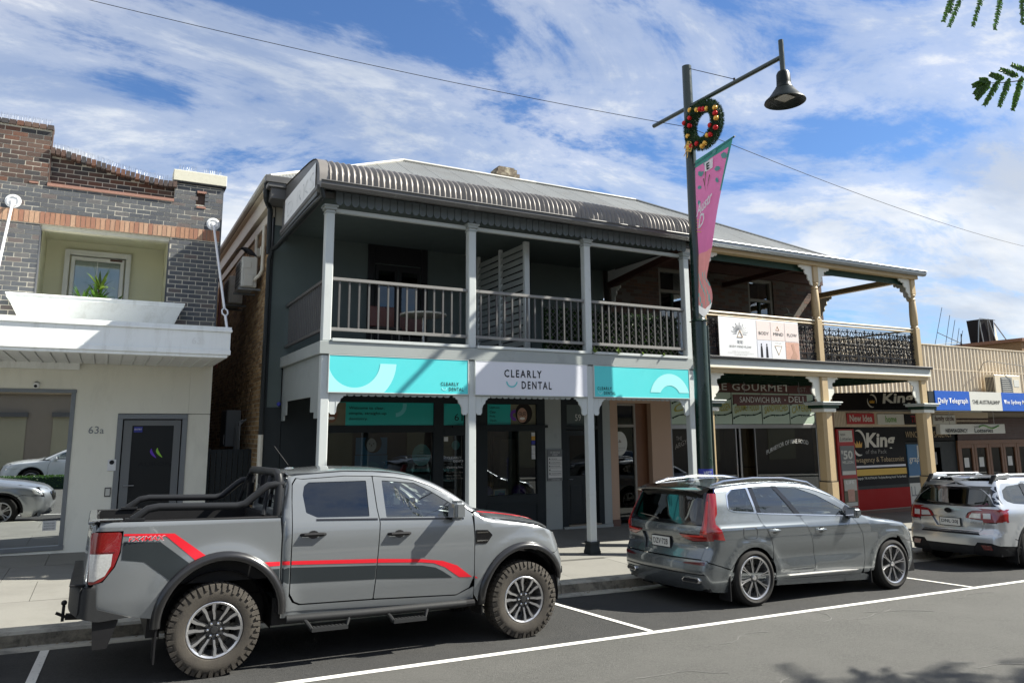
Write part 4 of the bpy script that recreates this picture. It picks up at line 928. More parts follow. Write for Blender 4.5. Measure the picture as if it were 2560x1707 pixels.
gs = shopwall(GBD, [(13.18, 13.22, -.4, 3.2), (13.22, 18.72, 2.16, 2.27), (18.70, 18.74, -.6, 3.2), (15.46, 15.50, -.4, 2.16), (15.60, 15.66, -.4, 2.16), (16.19, 16.22, -.4, 2.16), (13.22, 18.7, -.6, .1)], 'steel', 'shopfront', FY, .05)
pane(gs, 13.22, 15.46, .1, 2.16, 'shop_glass', FY+.02); pane(gs, 15.66, 16.19, .1, 2.16, 'door_glass', FY+.02); pane(gs, 16.22, 18.70, .1, 2.16, 'shop_glass', FY+.02)
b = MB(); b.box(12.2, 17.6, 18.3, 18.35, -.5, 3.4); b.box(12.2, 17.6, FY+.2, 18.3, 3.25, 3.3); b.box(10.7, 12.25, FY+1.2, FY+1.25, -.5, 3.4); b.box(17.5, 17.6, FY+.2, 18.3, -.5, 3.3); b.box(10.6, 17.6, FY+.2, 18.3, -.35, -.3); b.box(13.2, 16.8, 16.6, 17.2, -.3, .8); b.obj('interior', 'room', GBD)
xs_ = [13.2, 14.28, 15.38, 16.53, 17.64, 18.68]
wl = ['Cafe', 'DELICATESSEN', 'GOURMET FOODS', 'SANDWICHES', 'CATERING']
for i in range(5):
    o = board(gs, xs_[i]+.02, xs_[i+1]-.02, 2.28, 3.15, 'pale_green', FY+.02, 'pale_panel', .02)
    a0, z0 = S(xs_[i]+.06, 2.52); wv = lambda u, v: (u, v+.16*u+.035*np.sin(u*6.5))
    wz(wl[i], o, a0+.03, z0+.03, FY-.005, w=.88, h=.19, m='gold_ink', bold=.02, warp=wv)
    for dz in (-.07, .29):
        pts = [(a0+u, FY-.006, z0+dz+.16*u+.035*math.sin(u*6.5)) for u in np.linspace(0, .94, 14)]
        b = MB(); b.tube(pts, [.006+.012*abs(math.sin(k*1.1)) for k in range(14)], 5)
        for k in (0, 13): b.ball(pts[k], .024, 6)
        for t in range(5): b.bar(pts[5+t], (pts[5+t][0]+.05, FY-.006, pts[5+t][2]-.05+.02*t), .01, .01)
        b.obj('scroll_mark', 'green_dark', o)
sw('PURVEYOR OF FINE FOOD', gs, 16.62, 1.42, FY+.01, 1.72, .12, 'paper', warp=lambda u, v: (u, v+.26*np.sin(u/1.6*PI*.72)+.02*u))
sw('THE', gs, 13.35, 1.86, FY+.01, .2, .1, 'dull_ink'); sw('ARGYLE', gs, 13.3, 1.62, FY+.01, .58, .13, 'dull_ink', warp=lambda u, v: (u, v+.35*u))
# hanging name boards
hs = thing('shop_sign', 'long oxblood name board with large pale capitals under the right verandah', 'sign', (13.6, 13.7, 3.2))
def hang(parent, Y, x0, x1, z0, z1, m):
    k = Y/15.7; b = MB(); b.box(x0*k, x1*k, Y, Y+.03, 2.13+(z0-2.13)*k, 2.13+(z1-2.13)*k); return b.obj('board', m, parent), k
o, k = hang(hs, 14.2, 13.1, 18.66, 3.16, 3.46, 'oxblood')
wz('ARGYLE GOURMET', hs, 13.48*k, 2.13+(3.21-2.13)*k, 14.19, w=4.2*k, h=.20*k, m='sign_pale', bold=.01, sp_=1.1); wz('EST. 1988', hs, 18.02*k, 2.13+(3.22-2.13)*k, 14.19, w=.95*k, h=.13*k, m='dull_ink')
b = MB()
for x in (12.3, 14.5, 16.4): b.tube([(x, 14.22, 3.1), (x, 14.22, 3.5)], .008, 5)
b.obj('hanger', 'steel', hs, kind='stuff')
hs = thing('shop_sign', 'smaller hanging sandwich bar and deli sign just below the long oxblood board', 'sign', (13.6, 13.3, 2.9))
k = 13.3/15.7; z = lambda q: 2.13+(q-2.13)*k
b = MB(); b.prism([(15.46*k, z(3.10)), (18.40*k, z(3.12)), (18.40*k, z(2.93)), (18.26*k, z(2.93)), (18.26*k, z(2.86)), (15.6*k, z(2.79)), (15.6*k, z(2.84)), (15.46*k, z(2.84))], XZ(13.3), 0, .03); b.obj('board', 'oxblood', hs)
wz('SANDWICH BAR', hs, 15.68*k, z(2.88), 13.29, w=1.62*k, h=.16*k, m='sign_pale'); wz('DELI', hs, 17.62*k, z(2.905), 13.29, w=.62*k, h=.17*k, m='sign_pale')
b = MB(); b.ball((17.47*k, 13.295, z(2.97)), .02, 8); b.obj('dot_mark', 'sign_pale', hs)
b = MB()
for x in (15.9*k, 18.1*k): b.tube([(x, 13.31, z(3.1)), (x, 13.31, 3.3)], .006, 5)
b.obj('hanger', 'steel', hs, kind='stuff')
# ------------------------------------------------------------------ delicatessen terrace, upper floor and verandah
b = MB(); b.box(XM, 13.2*.93, FY, FY+.25, 3.4, 6.7)
def hole_wall(b, x0, x1, z0, z1, holes, y0, y1):
    xs = x0
    for (a, c, p, q) in holes:
        b.box(xs, a, y0, y1, z0, z1); b.box(a, c, y0, y1, z0, p); b.box(a, c, y0, y1, q, z1); xs = c
    b.box(xs, x1, y0, y1, z0, z1)
b = MB(); WN = [(12.05, 13.0, 3.5, 6.18), (15.13, 16.07, 3.5, 6.18)]
hole_wall(b, XM, 18.04, 3.4, 6.7, WN, FY, FY+.25); b.box(17.84, 18.04, FY+.25, 22, -.6, 6.7)
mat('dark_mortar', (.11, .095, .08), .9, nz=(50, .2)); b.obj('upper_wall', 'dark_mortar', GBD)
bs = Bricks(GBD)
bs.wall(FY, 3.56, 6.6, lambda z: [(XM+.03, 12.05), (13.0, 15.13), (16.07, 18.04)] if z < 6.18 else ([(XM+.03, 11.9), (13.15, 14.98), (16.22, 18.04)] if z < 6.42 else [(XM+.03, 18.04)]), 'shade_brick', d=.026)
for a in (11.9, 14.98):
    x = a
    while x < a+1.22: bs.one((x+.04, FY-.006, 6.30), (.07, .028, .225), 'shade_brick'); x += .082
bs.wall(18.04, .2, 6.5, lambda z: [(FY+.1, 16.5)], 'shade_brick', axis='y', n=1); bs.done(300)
for (a, c, p, q) in WN:
    b = MB(); b.box(a, a+.09, FY+.03, FY+.15, p, q); b.box(c-.09, c, FY+.03, FY+.15, p, q); b.box(a+.09, c-.09, FY+.03, FY+.15, q-.08, q); b.box(a+.09, c-.09, FY+.03, FY+.15, 5.56, 5.64)
    o = b.obj('window_frame', 'dull_ink', GBD, bev=.006); m_ = (a+c)/2
    b = MB(); b.box(m_-.03, m_+.03, FY+.06, FY+.12, p, 5.56); b.obj('mullion', 'green_dark', o)
    for (u0, u1, v0, v1) in ((a+.09, m_-.03, p, 5.56), (m_+.03, c-.09, p, 5.56), (a+.09, c-.09, 5.64, q-.08)):
        b = MB(); b.quad((u0, FY+.1, v0), (u1, FY+.1, v0), (u1, FY+.1, v1), (u0, FY+.1, v1)); b.obj('pane', 'window_glass', o)
    b = MB(); b.box(a+.05, c-.05, FY+.5, FY+.52, p, q); b.obj('room_beyond', 'room', o)
    b = MB(); b.box(m_+.05, c-.12, FY+.3, FY+.31, p, 5.2); b.obj('curtain', 'soffit', o)
# verandah roof, gutter, beams
b = MB(); n = 98
for i in range(n):
    x0, x1 = XM+(18.05-XM)*i/n, XM+(18.05-XM)*(i+1)/n; h0, h1 = .01*math.sin(i*PI/2+.6), .01*math.sin((i+1)*PI/2+.6)
    b.quad((x0, 11.49, 5.985+h0), (x1, 11.49, 5.985+h1), (x1, 14.1, 6.80+h1), (x0, 14.1, 6.80+h0))
b.obj('verandah_roof', 'roof_iron', GBD)
b = MB(); b.prism([(v[0]+.22, v[1]+.035) for v in gp], lambda u, v, w: (w, u, v), 10.50, 18.06); b.tube([(10.5, 11.415, 6.03), (18.06, 11.415, 6.03)], .014, 6); b.obj('gutter', 'galv', GBD)
b = MB(); b.box(10.56, 17.90, 11.56, 11.74, 5.84, 5.955); b.obj('eaves_beam', 'tan_paint', GBD, bev=.004)
b = MB(); b.box(17.75, 17.90, 11.75, 14.6, 5.82, 5.955); b.obj('return_beam', 'tan_paint', GBD)
b = MB(); b.add([(XM, 11.6, 5.97), (18.0, 11.6, 5.97), (18.0, 14.6, 6.5), (XM, 14.6, 6.5)], [(0, 1, 2, 3)])
for i in range(28): b.box(XM+.27*i, XM+.27*i+.012, 11.75, 11.76, 5.9, 5.96)
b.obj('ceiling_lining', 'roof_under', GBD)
b = MB(); b.box(14.2, 14.3, 11.75, 14.6, 5.85, 5.97); b.box(10.6, 18, 14.5, 14.6, 6.2, 6.45); b.obj('ceiling_joist', 'roof_under', GBD)
b = MB(); b.box(10.6, 17.9, 11.76, 11.78, 5.7, 5.9); b.obj('inner_beam', 'green_dark', GBD)
b = MB(); b.box(10.56, 18.02, 11.55, 11.78, 3.42, 3.60); b.obj('floor_fascia', 'fascia_grey', GBD, bev=.004)
b = MB(); b.box(10.56, 18.06, 11.50, 11.60, 3.565, 3.625); b.obj('floor_edge', 'lace_iron', GBD, bev=.01)
b = MB(); b.box(10.56, 18.0, 11.53, 11.76, 3.375, 3.42); b.obj('moulding', 'cream_paint', GBD, bev=.01)
b = MB(); b.box(10.56, 17.95, 11.58, 11.74, 3.29, 3.375); b.box(17.8, 17.95, 11.75, 14.5, 3.29, 3.375); b.obj('lower_beam', 'tan_paint', GBD)
b = MB(); b.box(10.56, 17.98, 11.78, 14.6, 3.45, 3.52); b.obj('balcony_floor', 'green_dark', GBD)
b = MB(); b.box(10.56, 17.98, 11.78, 14.6, 3.34, 3.36)
for i in range(14): b.box(10.9+.5*i, 10.95+.5*i, 11.78, 14.6, 3.26, 3.34)
b.obj('underfloor', 'green_dark', GBD)
RP = [10.74, 14.22, 17.78]
tp = [(.065, 0), (.075, .02), (.06, .05), (.072, .09), (.075, .35), (.062, .68), (.055, .70), (.072, .72), (.055, .745), (.05, .79), (.072, .81), (.075, .83), (.06, .85)]
BK = [(0, 0), (.40, 0), (.40, -.05), (.37, -.075), (.33, -.06), (.31, -.10), (.27, -.12), (.235, -.095), (.225, -.14), (.235, -.19), (.20, -.235), (.155, -.24), (.145, -.285), (.15, -.34), (.12, -.39), (.085, -.39), (.075, -.44), (.06, -.49), (0, -.52)]
BK2 = [(0, 0), (.40, 0), (.42, -.05), (.36, -.06), (.32, -.07), (.31, -.13), (.24, -.14), (.21, -.17), (.22, -.25), (.26, -.33), (.25, -.41), (.20, -.47), (.16, -.50), (.17, -.55), (.12, -.57), (.10, -.63), (.06, -.66), (0, -.66)]
for i, p in enumerate(RP):
    b = MB(); b.box(p-.085, p+.085, 11.615, 11.785, 3.625, 4.60); o = b.obj('post', 'tan_paint', GBD, bev=.012); b = MB(); b.box(p-.08, p+.08, 11.62, 11.78, 5.45, 5.84); b.obj('post_head', 'tan_paint', o, bev=.012)
    b = MB(); b.lathe([(r*1.25, h) for r, h in tp], (p, 11.7, 4.60), 'z', 20); b.obj('turned_column', 'tan_paint', o, smooth=True)
    zb = fz(p, 11.7)
    b = MB(); b.box(p-.1, p+.1, 11.60, 11.80, 2.70, 3.29); b.obj('upper_shaft', 'tan_paint', o, bev=.01)
    b = MB(); b.box(p-.30, p+.30, 11.45, 11.95, 2.655, 2.70); b.box(p-.33, p+.33, 11.42, 11.98, 2.70, 2.725); b.obj('capital', 'fascia_grey', o, bev=.01)
    b = MB(); b.box(p-.26, p+.26, 11.49, 11.91, 2.585, 2.655); b.obj('capital_band', 'green_dark', o, bev=.01); b = MB(); b.box(p-.2, p+.2, 11.52, 11.88, 2.50, 2.585); b.obj('neck', 'bracket_white', o, bev=.01)
    oc = lambda w, z0, z1: MB().add([(p+u*w, 11.7+v*w, z) for z in (z0, z1) for u, v in ((-.6, -1), (.6, -1), (1, -.6), (1, .6), (.6, 1), (-.6, 1), (-1, .6), (-1, -.6))], [tuple(range(8))[::-1], tuple(range(8, 16))]+[(k, (k+1) % 8, 8+(k+1) % 8, 8+k) for k in range(8)])
    oc(.145, 1.0, 2.5).obj('shaft', 'cream_paint' if 0 else 'tan_paint', o); oc(.17, zb-.05, .98).obj('pedestal', 'tan_paint', o); oc(.16, .98, 1.0).obj('collar', 'ink', o)
    for s in (-1, 1):
        if (i == 2 and s == 1): continue
        b = MB(); b.prism([(p+s*(.082+u*1.05), 5.838+v*.9) for u, v in BK], XZ(11.665), 0, .03); b.obj('bracket', 'bracket_white', GBD)
        b = MB(); b.prism([(p+s*(.1+u), 3.288+v*.88) for u, v in BK2], XZ(11.665), 0, .03); b.obj('bracket', 'bracket_white', GBD)
for (yy_, s) in ((11.79, 1), (14.5, -1)):
    b = MB(); b.prism([(yy_+s*u, 5.80+v) for u, v in BK], lambda u, v, w: (17.8+w, u, v), 0, .03); b.obj('bracket', 'bracket_white', GBD)
b = MB(); b.prism([(14.55-u*.9, 5.52+v*.9) for u, v in BK], lambda u, v, w: (XM+w, u, v), 0, .03); b.obj('bracket', 'bracket_white', GBD)
for a, c in ((10.83, 14.13), (14.31, 17.69)):
    b = MB(); b.tube([(a, 11.70, 4.565), (c, 11.70, 4.565)], .028, 8); b.obj('handrail', 'cream_paint', GBD, smooth=True)
    b = MB(); b.tube([(a, 11.70, 4.495), (c, 11.70, 4.495)], .022, 8); b.obj('lower_rail', 'tan_paint', GBD, smooth=True)
b = MB(); b.tube([(17.8, 11.8, 4.56), (17.8, 14.6, 4.56)], .028, 6); b.obj('handrail', 'cream_paint', GBD)
# cast iron lace
def spiral(b, cx, cz, r, turns, a0, s, t=.0115, n=16):
    pts = []
    for i in range(n+1):
        k = i/n; a = a0+s*turns*2*PI*k; q = r*(1-.8*k); pts.append((cx+q*math.cos(a), 0, cz+q*math.sin(a)))
    b.tube(pts, [t*(1.25-.5*i/n) for i in range(n+1)], 4)
lp = MB(); Wp, Hp = .30, .80
for s in (-1, 1):
    m_ = lambda x: Wp/2+s*x
    for (x, z, r, tn, a0) in ((.075, .70, .055, 1.3, 0), (.06, .585, .05, 1.2, 2), (.09, .49, .055, 1.4, 4), (.05, .40, .045, 1.2, 1), (.09, .32, .05, 1.3, 3), (.055, .24, .045, 1.2, 5), (.115, .62, .03, 1.1, 2), (.12, .40, .03, 1.1, 0)):
        spiral(lp, m_(x), z, r, tn, a0 if s > 0 else PI-a0, s)
    lp.tube([(m_(.01), 0, .2), (m_(.05), 0, .36), (m_(.01), 0, .5), (m_(.04), 0, .66), (m_(0), 0, .76)], .010, 4)
    for k in range(6): lp.tube([(m_(.025*k), 0, .035), (m_(.025*k+.03), 0, .095), (m_(.025*k), 0, .15)], .007, 3)
for z in (.012, .03, .155, .175, .785): lp.box(0, Wp, -.008, .008, z-.008, z+.008)
lp.box(-.010, .010, -.010, .010, 0, .79)
lme = bpy.data.meshes.new('lace_panel'); lme.from_pydata(lp.v, [], lp.f); lme.materials.append(M['lace_iron'])
for a, c in ((10.84, 14.12), (14.32, 17.68)):
    n = 11
    for i in range(n): inst('lace_panel', lme, GBD, (a+(c-a)*i/n, 11.70, 3.65), ((c-a)/n/Wp, 1, 1))
for i in range(9): inst('lace_panel', lme, GBD, (17.79, 11.85+.3*i, 3.65), rot=(0, 0, PI/2))
# studio banner tied to the lace
bn = thing('studio_banner', 'white yoga studio vinyl banner tied over the iron lace of the right balcony', 'banner', (12.3, 11.6, 3.6))
b = MB(); b.box(11.14, 13.50, 11.625, 11.635, 3.61, 4.47); sh_ = b.obj('sheet', 'poster_white', bn)
yb = 11.624
for (x0, x1, z0, z1, m) in ((12.22, 12.63, 4.03, 4.44, 'blush'), (12.645, 13.06, 4.03, 4.44, 'blush'), (13.075, 13.49, 4.03, 4.44, 'blush'), (12.22, 12.63, 3.64, 4.015, 'sign_white'), (12.645, 13.06, 3.64, 4.015, 'poster_white'), (13.075, 13.49, 3.64, 4.015, 'peach_photo')):
    b = MB(); b.box(x0, x1, yb-.003, yb, z0, z1); b.obj('printed_tile', m, bn)
for t, x in (('BODY', 12.28), ('MIND', 12.72), ('FLOW', 13.14)): wz(t, bn, x, 4.14, yb-.005, w=.30, h=.07, m='pole_green')
wz('BODY MIND FLOW', bn, 11.42, 3.83, yb-.002, w=.62, h=.045, m='ink')
for i, t in enumerate(('57 Argyle Street Camden NSW 2570', '02 4655 7766  www.bodymindflow.com.au', 'bodymindflowcamden')): wz(t, bn, (11.48, 11.36, 11.55)[i], 3.74-.035*i, yb-.002, w=(.5, .74, .36)[i], h=.02, m='dull_ink')
b = MB()
for i in range(15):
    a = PI*i/14; b.bar((11.73+.09*math.cos(a), yb-.002, 4.12+.09*math.sin(a)), (11.73+(.2+.05*(i % 2))*math.cos(a), yb-.002, 4.12+(.2+.05*(i % 2))*math.sin(a)), .003, .005, (0, 1, 0))
for z in (3.93, 3.955, 3.98):
    b.tube([(11.64+.02*k, yb-.002, z+.006*math.sin(k*1.5)) for k in range(10)], .003, 3)
b.obj('sun_mark', 'dull_ink', bn, kind='stuff')
def tri(cx, cz, r, up_, m):
    q = MB(); P = [(cx-r, cz-r*.8*up_), (cx+r, cz-r*.8*up_), (cx, cz+r*up_)]
    for i in range(3): q.bar((P[i][0], yb-.004, P[i][1]), (P[(i+1) % 3][0], yb-.004, P[(i+1) % 3][1]), .003, .008, (0, 1, 0))
    q.obj('triangle_mark', m, bn)
tri(11.73, 4.12, .08, 1, 'crown_gold'); tri(12.85, 4.30, .05, 1, 'crown_gold'); tri(12.85, 3.83, .11, -1, 'crown_gold'); wz('STUDIO GUIDE', bn, 12.75, 3.97, yb-.005, w=.2, h=.018, m='dull_ink')
for x in (12.34, 12.50):
    b = MB(); b.prism([(x-.035, 3.65), (x+.035, 3.65), (x+.03, 3.82), (x+.02, 3.9), (x-.02, 3.9), (x-.03, 3.82)], XZ(yb-.005), 0, .002); b.prism([(x+.02*math.cos(k), 3.93+.025*math.sin(k)) for k in range(6)], XZ(yb-.005), 0, .002); b.obj('figure_print', 'ink', bn)
b = MB(); b.prism([(13.2, 3.65), (13.3, 3.8), (13.24, 3.97), (13.32, 3.99), (13.35, 3.85), (13.43, 3.72), (13.4, 3.65)], XZ(yb-.005), 0, .002); b.obj('portrait_print', 'skin_pale', bn)
b = MB(); b.lathe([(.02, 0), (.03, -.04), (.13, -.08)], (16.35, 14.35, 5.30), 'z', 16); b.tube([(16.35, 14.6, 5.42), (16.35, 14.42, 5.42), (16.35, 14.35, 5.32)], .01, 6); b.obj('wall_lamp', 'fascia_grey', GBD, smooth=True)
# ------------------------------------------------------------------ newsagency
NB = thing('newsagency', 'single storey newsagency with cream ribbed cladding above a sign covered awning', 'building', (24, 14.6, -.3))
def cladsheet(x0):
    b = MB(); prof = [(0, 0), (.05, 0), (.07, -.032), (.115, -.032), (.135, 0), (.19, 0)]; xs = []
    for k in range(4): xs += [(x0+.19*k+u, FY+v) for u, v in prof[:-1]]
    xs.append((x0+.76, FY)); vs = [(x, y, z) for z in (3.0, 4.735) for x, y in xs]; n = len(xs)
    b.add(vs, [(i, i+1, n+i+1, n+i) for i in range(n-1)]); b.obj('cladding_sheet', 'cream_clad', NB)
x = 18.06
while x < 33: cladsheet(x); x += .76
b = MB(); b.box(18.05, 33.3, FY-.05, FY+.02, 4.72, 4.75); b.box(18.05, 33.3, FY-.036, FY-.030, 3.95, 3.97); b.obj('cap_flashing', 'cream_clad', NB)
b = MB(); b.box(18.06, 33.3, FY+.03, FY+.12, 2.3, 4.7); b.box(18.06, 33.2, FY+.13, 20, 4.4, 4.5); b.box(33.2, 33.3, FY+.13, 20, -.8, 4.5); b.box(18.06, 33.2, 19.9, 20, -.8, 4.4); b.obj('wall', 'beige', NB)
# awning
b = MB(); b.box(18.18, 33.3, 11.82, 14.58, 2.62, 2.70); b.box(18.20, 33.3, 11.80, 14.56, 2.98, 3.02); aw = b.obj('awning', 'rail_grey', NB)
b = MB(); b.prism([(11.80, 2.58), (11.80, 3.04), (14.58, 3.13), (14.58, 2.66)], lambda u, v, w: (18.13+w, u, v), 0, .05); o = b.obj('side_fascia', 'black_sign', NB)
def crown(parent, c, u, v, s, m='crown_gold'):
    pts = [(-.5, -.3), (.5, -.3), (.62, .28), (.34, 0), (.22, .42), (0, .02), (-.22, .42), (-.34, 0), (-.62, .28)]
    b = MB(); c, u, v = Vector(c), Vector(u), Vector(v); w_ = u.cross(v)
    b.add([c+u*(p*s)+v*(q*s)+w_*.003 for p, q in pts], [tuple(range(9))]); b.obj('crown_mark', m, parent)
def halo(parent, c, u, v, r, m='king_white'):
    c, u, v = Vector(c), Vector(u), Vector(v); w_ = u.cross(v)
    for a0, a1 in ((-.15*PI, .62*PI), (.85*PI, 1.62*PI)):
        b = MB(); n = 16; vs = []
        for i in range(n+1):
            a = a0+(a1-a0)*i/n; t = .16*math.sin(PI*i/n)+.03
            for q in (r*(1-t), r*(1+t*.3)): vs.append(c+u*(q*.82*math.cos(a))+v*(q*math.sin(a))+w_*.003)
        b.add(vs, [(2*i, 2*i+1, 2*i+3, 2*i+2) for i in range(n)]); b.obj('ring_mark', m, parent)
u_, v_ = (0, -1, 0), (0, -.033*0, 1)
word('King', o, (18.127, 13.02, 2.70), u_, v_, w=.90, h=.34, m='king_white', bold=.03, shear=.12); halo(o, (18.127, 13.33, 2.86), u_, (0, 0, 1), .17); crown(o, (18.127, 13.33, 2.84), u_, (0, 0, 1), .13)
word('of the Pack', o, (18.127, 13.0, 2.655), u_, v_, w=.6, h=.05, m='gate_grey')
for (x0, x1, m, t, mt, w_, h_) in ((18.42, 19.88, 'blue_sign', 'Daily Telegraph', 'white_ink', 1.26, .17), (19.88, 21.33, 'sign_pale', 'THE AUSTRALIAN*', 'ink', 1.25, .11), (21.33, 23.5, 'blue_sign', 'The Sydney Morning Herald', 'white_ink', 2.0, .14), (23.5, 25.5, 'sign_pale', 'The Land', 'ink', 1.2, .2)):
    b = MB(); b.box(x0+.004, x1-.004, 11.755, 11.80, 2.575, 3.065); q = b.obj('fascia_panel', m, NB); wz(t, q, x0+(x1-x0-w_)/2, 2.82-h_/2-.02, 11.75, w=w_, h=h_, m=mt, bold=.012)
b = MB(); b.box(18.18, 18.415, 11.77, 11.80, 2.58, 3.05); b.box(25.5, 33.3, 11.77, 11.80, 2.58, 3.05); b.obj('awning_fascia', 'gate_grey', NB)
b = MB(); b.tube([(18.3, 11.9, 2.56), (20.6, 11.9, 2.56)], .012, 5); b.obj('light_tube', 'sign_pale', NB)
# small signs on a battened strip
b = MB(); a, c, p, q = S4(19.5, 27.5, 2.18, 2.66); b.box(a, c, FY-.01, FY+.02, p, q); 
x = a
while x < c-.05: b.box(x, x+.03, FY-.03, FY-.01, p+.02, q); x += .065
b.obj('batten_strip', 'cream_clad', NB)
for (x0, x1, z0, z1, m, t, mt, wd2) in ((20.03, 21.3, 2.27, 2.60, 'red_sign', 'New Idea', 'sign_pale', 1.05), (21.46, 22.75, 2.25, 2.58, 'sign_pale', 'home', 'green_ink', .55), (22.8, 24.0, 2.25, 2.58, 'black_sign', 'TIME', 'red_sign', .6), (24.27, 25.5, 2.25, 2.56, 'sign_pale', 'family circle', 'maroon_board', 1.05)):
    o = board(NB, x0, x1, z0, z1, m, FY-.04, 'small_sign', .02); sw(t, o, (x0+x1)/2-wd2/2, z0+.07, FY-.063, wd2, .21, mt, bold=.02)
o = board(NB, 19.49, 20.25, -.2, 2.12, 'red_sign', FY-.02, 'lottery_panel', .06)
q = board(o, 19.56, 20.15, 1.74, 2.08, 'sign_pale', FY-.085, 'lottery_sign'); sw('Lotteries', q, 19.6, 1.77, FY-.097, .5, .12, 'ink'); sw('NSW', q, 19.62, 1.92, FY-.097, .22, .07, 'ink')
q = board(o, 19.56, 20.19, .76, 1.62, 'grey_panel', FY-.085, 'jackpot_poster'); sw("'50", q, 19.60, 1.22, FY-.097, .5, .27, 'sign_pale', bold=.03); sw('MILLION', q, 19.62, 1.09, FY-.097, .48, .09, 'sign_pale', bold=.02)
q2 = board(q, 19.58, 20.18, .77, .88, 'sign_pale', FY-.098, 'poster_band', .002)
q = board(o, 19.60, 20.19, -.16, .66, 'photo_bg', FY-.085, 'magazine_poster'); board(q, 19.62, 20.17, .3, .62, 'ac_white', FY-.097, 'poster_area', .002); board(q, 19.75, 20.05, -.02, .34, 'peach_photo', FY-.099, 'figure_print', .002); board(q, 19.65, 20.15, -.15, -.04, 'sign_pale', FY-.099, 'poster_band', .002); sw('LIFE', q, 19.72, .5, FY-.1, .35, .1, 'white_ink')
kb = board(NB, 20.25, 22.74, .40, 2.16, 'black_sign', FY-.01, 'tobacconist_panel', .03)
c = S(20.47, 1.70); halo(kb, (c[0]+.02, FY-.045, c[1]), (1, 0, 0), (0, 0, 1), .36); crown(kb, (c[0], FY-.045, c[1]-.05), (1, 0, 0), (0, 0, 1), .27)
sw('King', kb, 20.82, 1.42, FY-.043, 1.42, .58, 'king_white', bold=.035, shear=.1); sw('of the Pack', kb, 20.78, 1.36, FY-.043, 1.0, .13, 'rail_top')
sw('wsagency & Tobacconist', kb, 20.30, 1.06, FY-.043, 2.3, .20, 'tan_paint')
board(kb, 20.25, 22.66, .95, 1.01, 'sign_white', FY-.041, 'band', .004); board(kb, 20.25, 22.68, .71, .90, 'yellow_band', FY-.041, 'band', .004)
sw('Telegraph  THE AUSTRALIAN  The Sydney Morning Herald  The Sun Herald', kb, 20.28, .58, FY-.043, 2.35, .09, 'sign_pale', bold=.015)
b = MB(); a, c, p, q = S4(20.25, 22.76, .3, .42); b.box(a, c, FY-.035, FY, p, q); b.obj('sill_band', 'gate_grey', NB)
b = MB(); a, c, p, q = S4(20.25, 22.76, -.33, .3); b.box(a, c, FY-.05, FY, p, q); b.obj('stall_riser', 'red_panel', NB)
b = MB(); a, c, p, q = S4(19.4, 22.8, -.9, -.33); b.box(a, c, FY-.04, FY, p, q); b.obj('plinth', 'brown_plinth', NB); b = MB(); b.box(a, c, FY-.06, FY, q, q+.02); b.obj('plinth_edge', 'dull_ink', NB)
o = board(NB, 22.76, 25.4, 1.72, 2.17, 'black_sign', FY, 'name_board', .03); sw('WINCAM NEWSAGENCY', o, 22.80, 1.83, FY-.033, 2.45, .2, 'tan_paint')
o = board(NB, 22.80, 23.56, .6, 1.62, 'blue_poster', FY-.01, 'newspaper_poster', .03); sw('graph', o, 22.86, 1.0, FY-.043, .66, .26, 'sign_pale', bold=.01); board(o, 22.8, 23.56, .59, .63, 'sign_pale', FY-.042, 'band', .004); board(o, 23.3, 23.5, 1.2, 1.58, 'sign_pale', FY-.042, 'band', .004)
o = board(NB, 22.80, 23.9, -.5, .4, 'sign_pale', FY-.01, 'notice_panel', .02); sw('LL', o, 22.85, 0, FY-.033, .3, .3, 'grey_panel')
b = MB(); b.box(21.1, 24.0, FY+.0, FY+.1, -.9, 1.72); a, c, p, q = S4(22.76, 23.9, .4, .6); b.box(a, c, FY-.02, FY, p, q); b.obj('shop_wall', 'gate_grey', NB)
b = MB()
for i in range(12): b.box(23.8, 32, FY-.02-.01*(i % 2), FY, 1.72+.06*i, 1.775+.06*i)
b.obj('maroon_boarding', 'maroon_board', NB)
o = board(NB, 23.9, 24.6, .3, 1.5, 'dark_door', FY+.02, 'dark_doorway', .02); board(o, 24.0, 24.35, .95, 1.35, 'rail_top', FY-.01, 'notice'); board(o, 23.95, 24.6, .52, .66, 'grey_panel', FY-.01, 'notice'); sw('ON SALE', o, 24.0, .54, FY-.022, .5, .09, 'sign_pale')
# folding timber doors
a = S(25.58, 0)[0]
for i in range(9):
    x0 = a+.86*i*.93; w = .86*.93
    b = MB(); b.box(x0+.01, x0+.13, FY-.04, FY+.02, -.8, 1.62); b.box(x0+w-.13, x0+w-.01, FY-.04, FY+.02, -.8, 1.62); b.box(x0+.13, x0+w-.13, FY-.04, FY+.02, 1.50, 1.62); b.box(x0+.13, x0+w-.13, FY-.04, FY+.02, -.8, -.5); o = b.obj('folding_door', 'timber', NB, bev=.006)
    b = MB(); b.quad((x0+.13, FY, -.5), (x0+w-.13, FY, -.5), (x0+w-.13, FY, 1.5), (x0+.13, FY, 1.5)); b.obj('pane', 'shop_glass', o)
    if i in (0, 1, 3): b = MB(); b.box(x0+.25, x0+.5, FY-.012, FY-.008, .9, 1.2); b.obj('notice', 'paper', o)
b = MB(); b.box(a-.08, 31.6, FY-.06, FY, 1.62, 1.74); b.box(a-.1, a, FY-.06, FY, -.8, 1.62); b.obj('door_frame', 'timber', NB)
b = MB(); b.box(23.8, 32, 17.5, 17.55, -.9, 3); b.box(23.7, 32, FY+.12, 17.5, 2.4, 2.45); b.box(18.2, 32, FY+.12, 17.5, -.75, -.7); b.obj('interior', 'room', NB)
k = 13.2/15.7; zq = lambda q: 2.13+(q-2.13)*k
hs = thing('shop_sign', 'long pale hanging newsagency and lotteries sign under the far right awning', 'sign', (22.3, 13.2, 2.1))
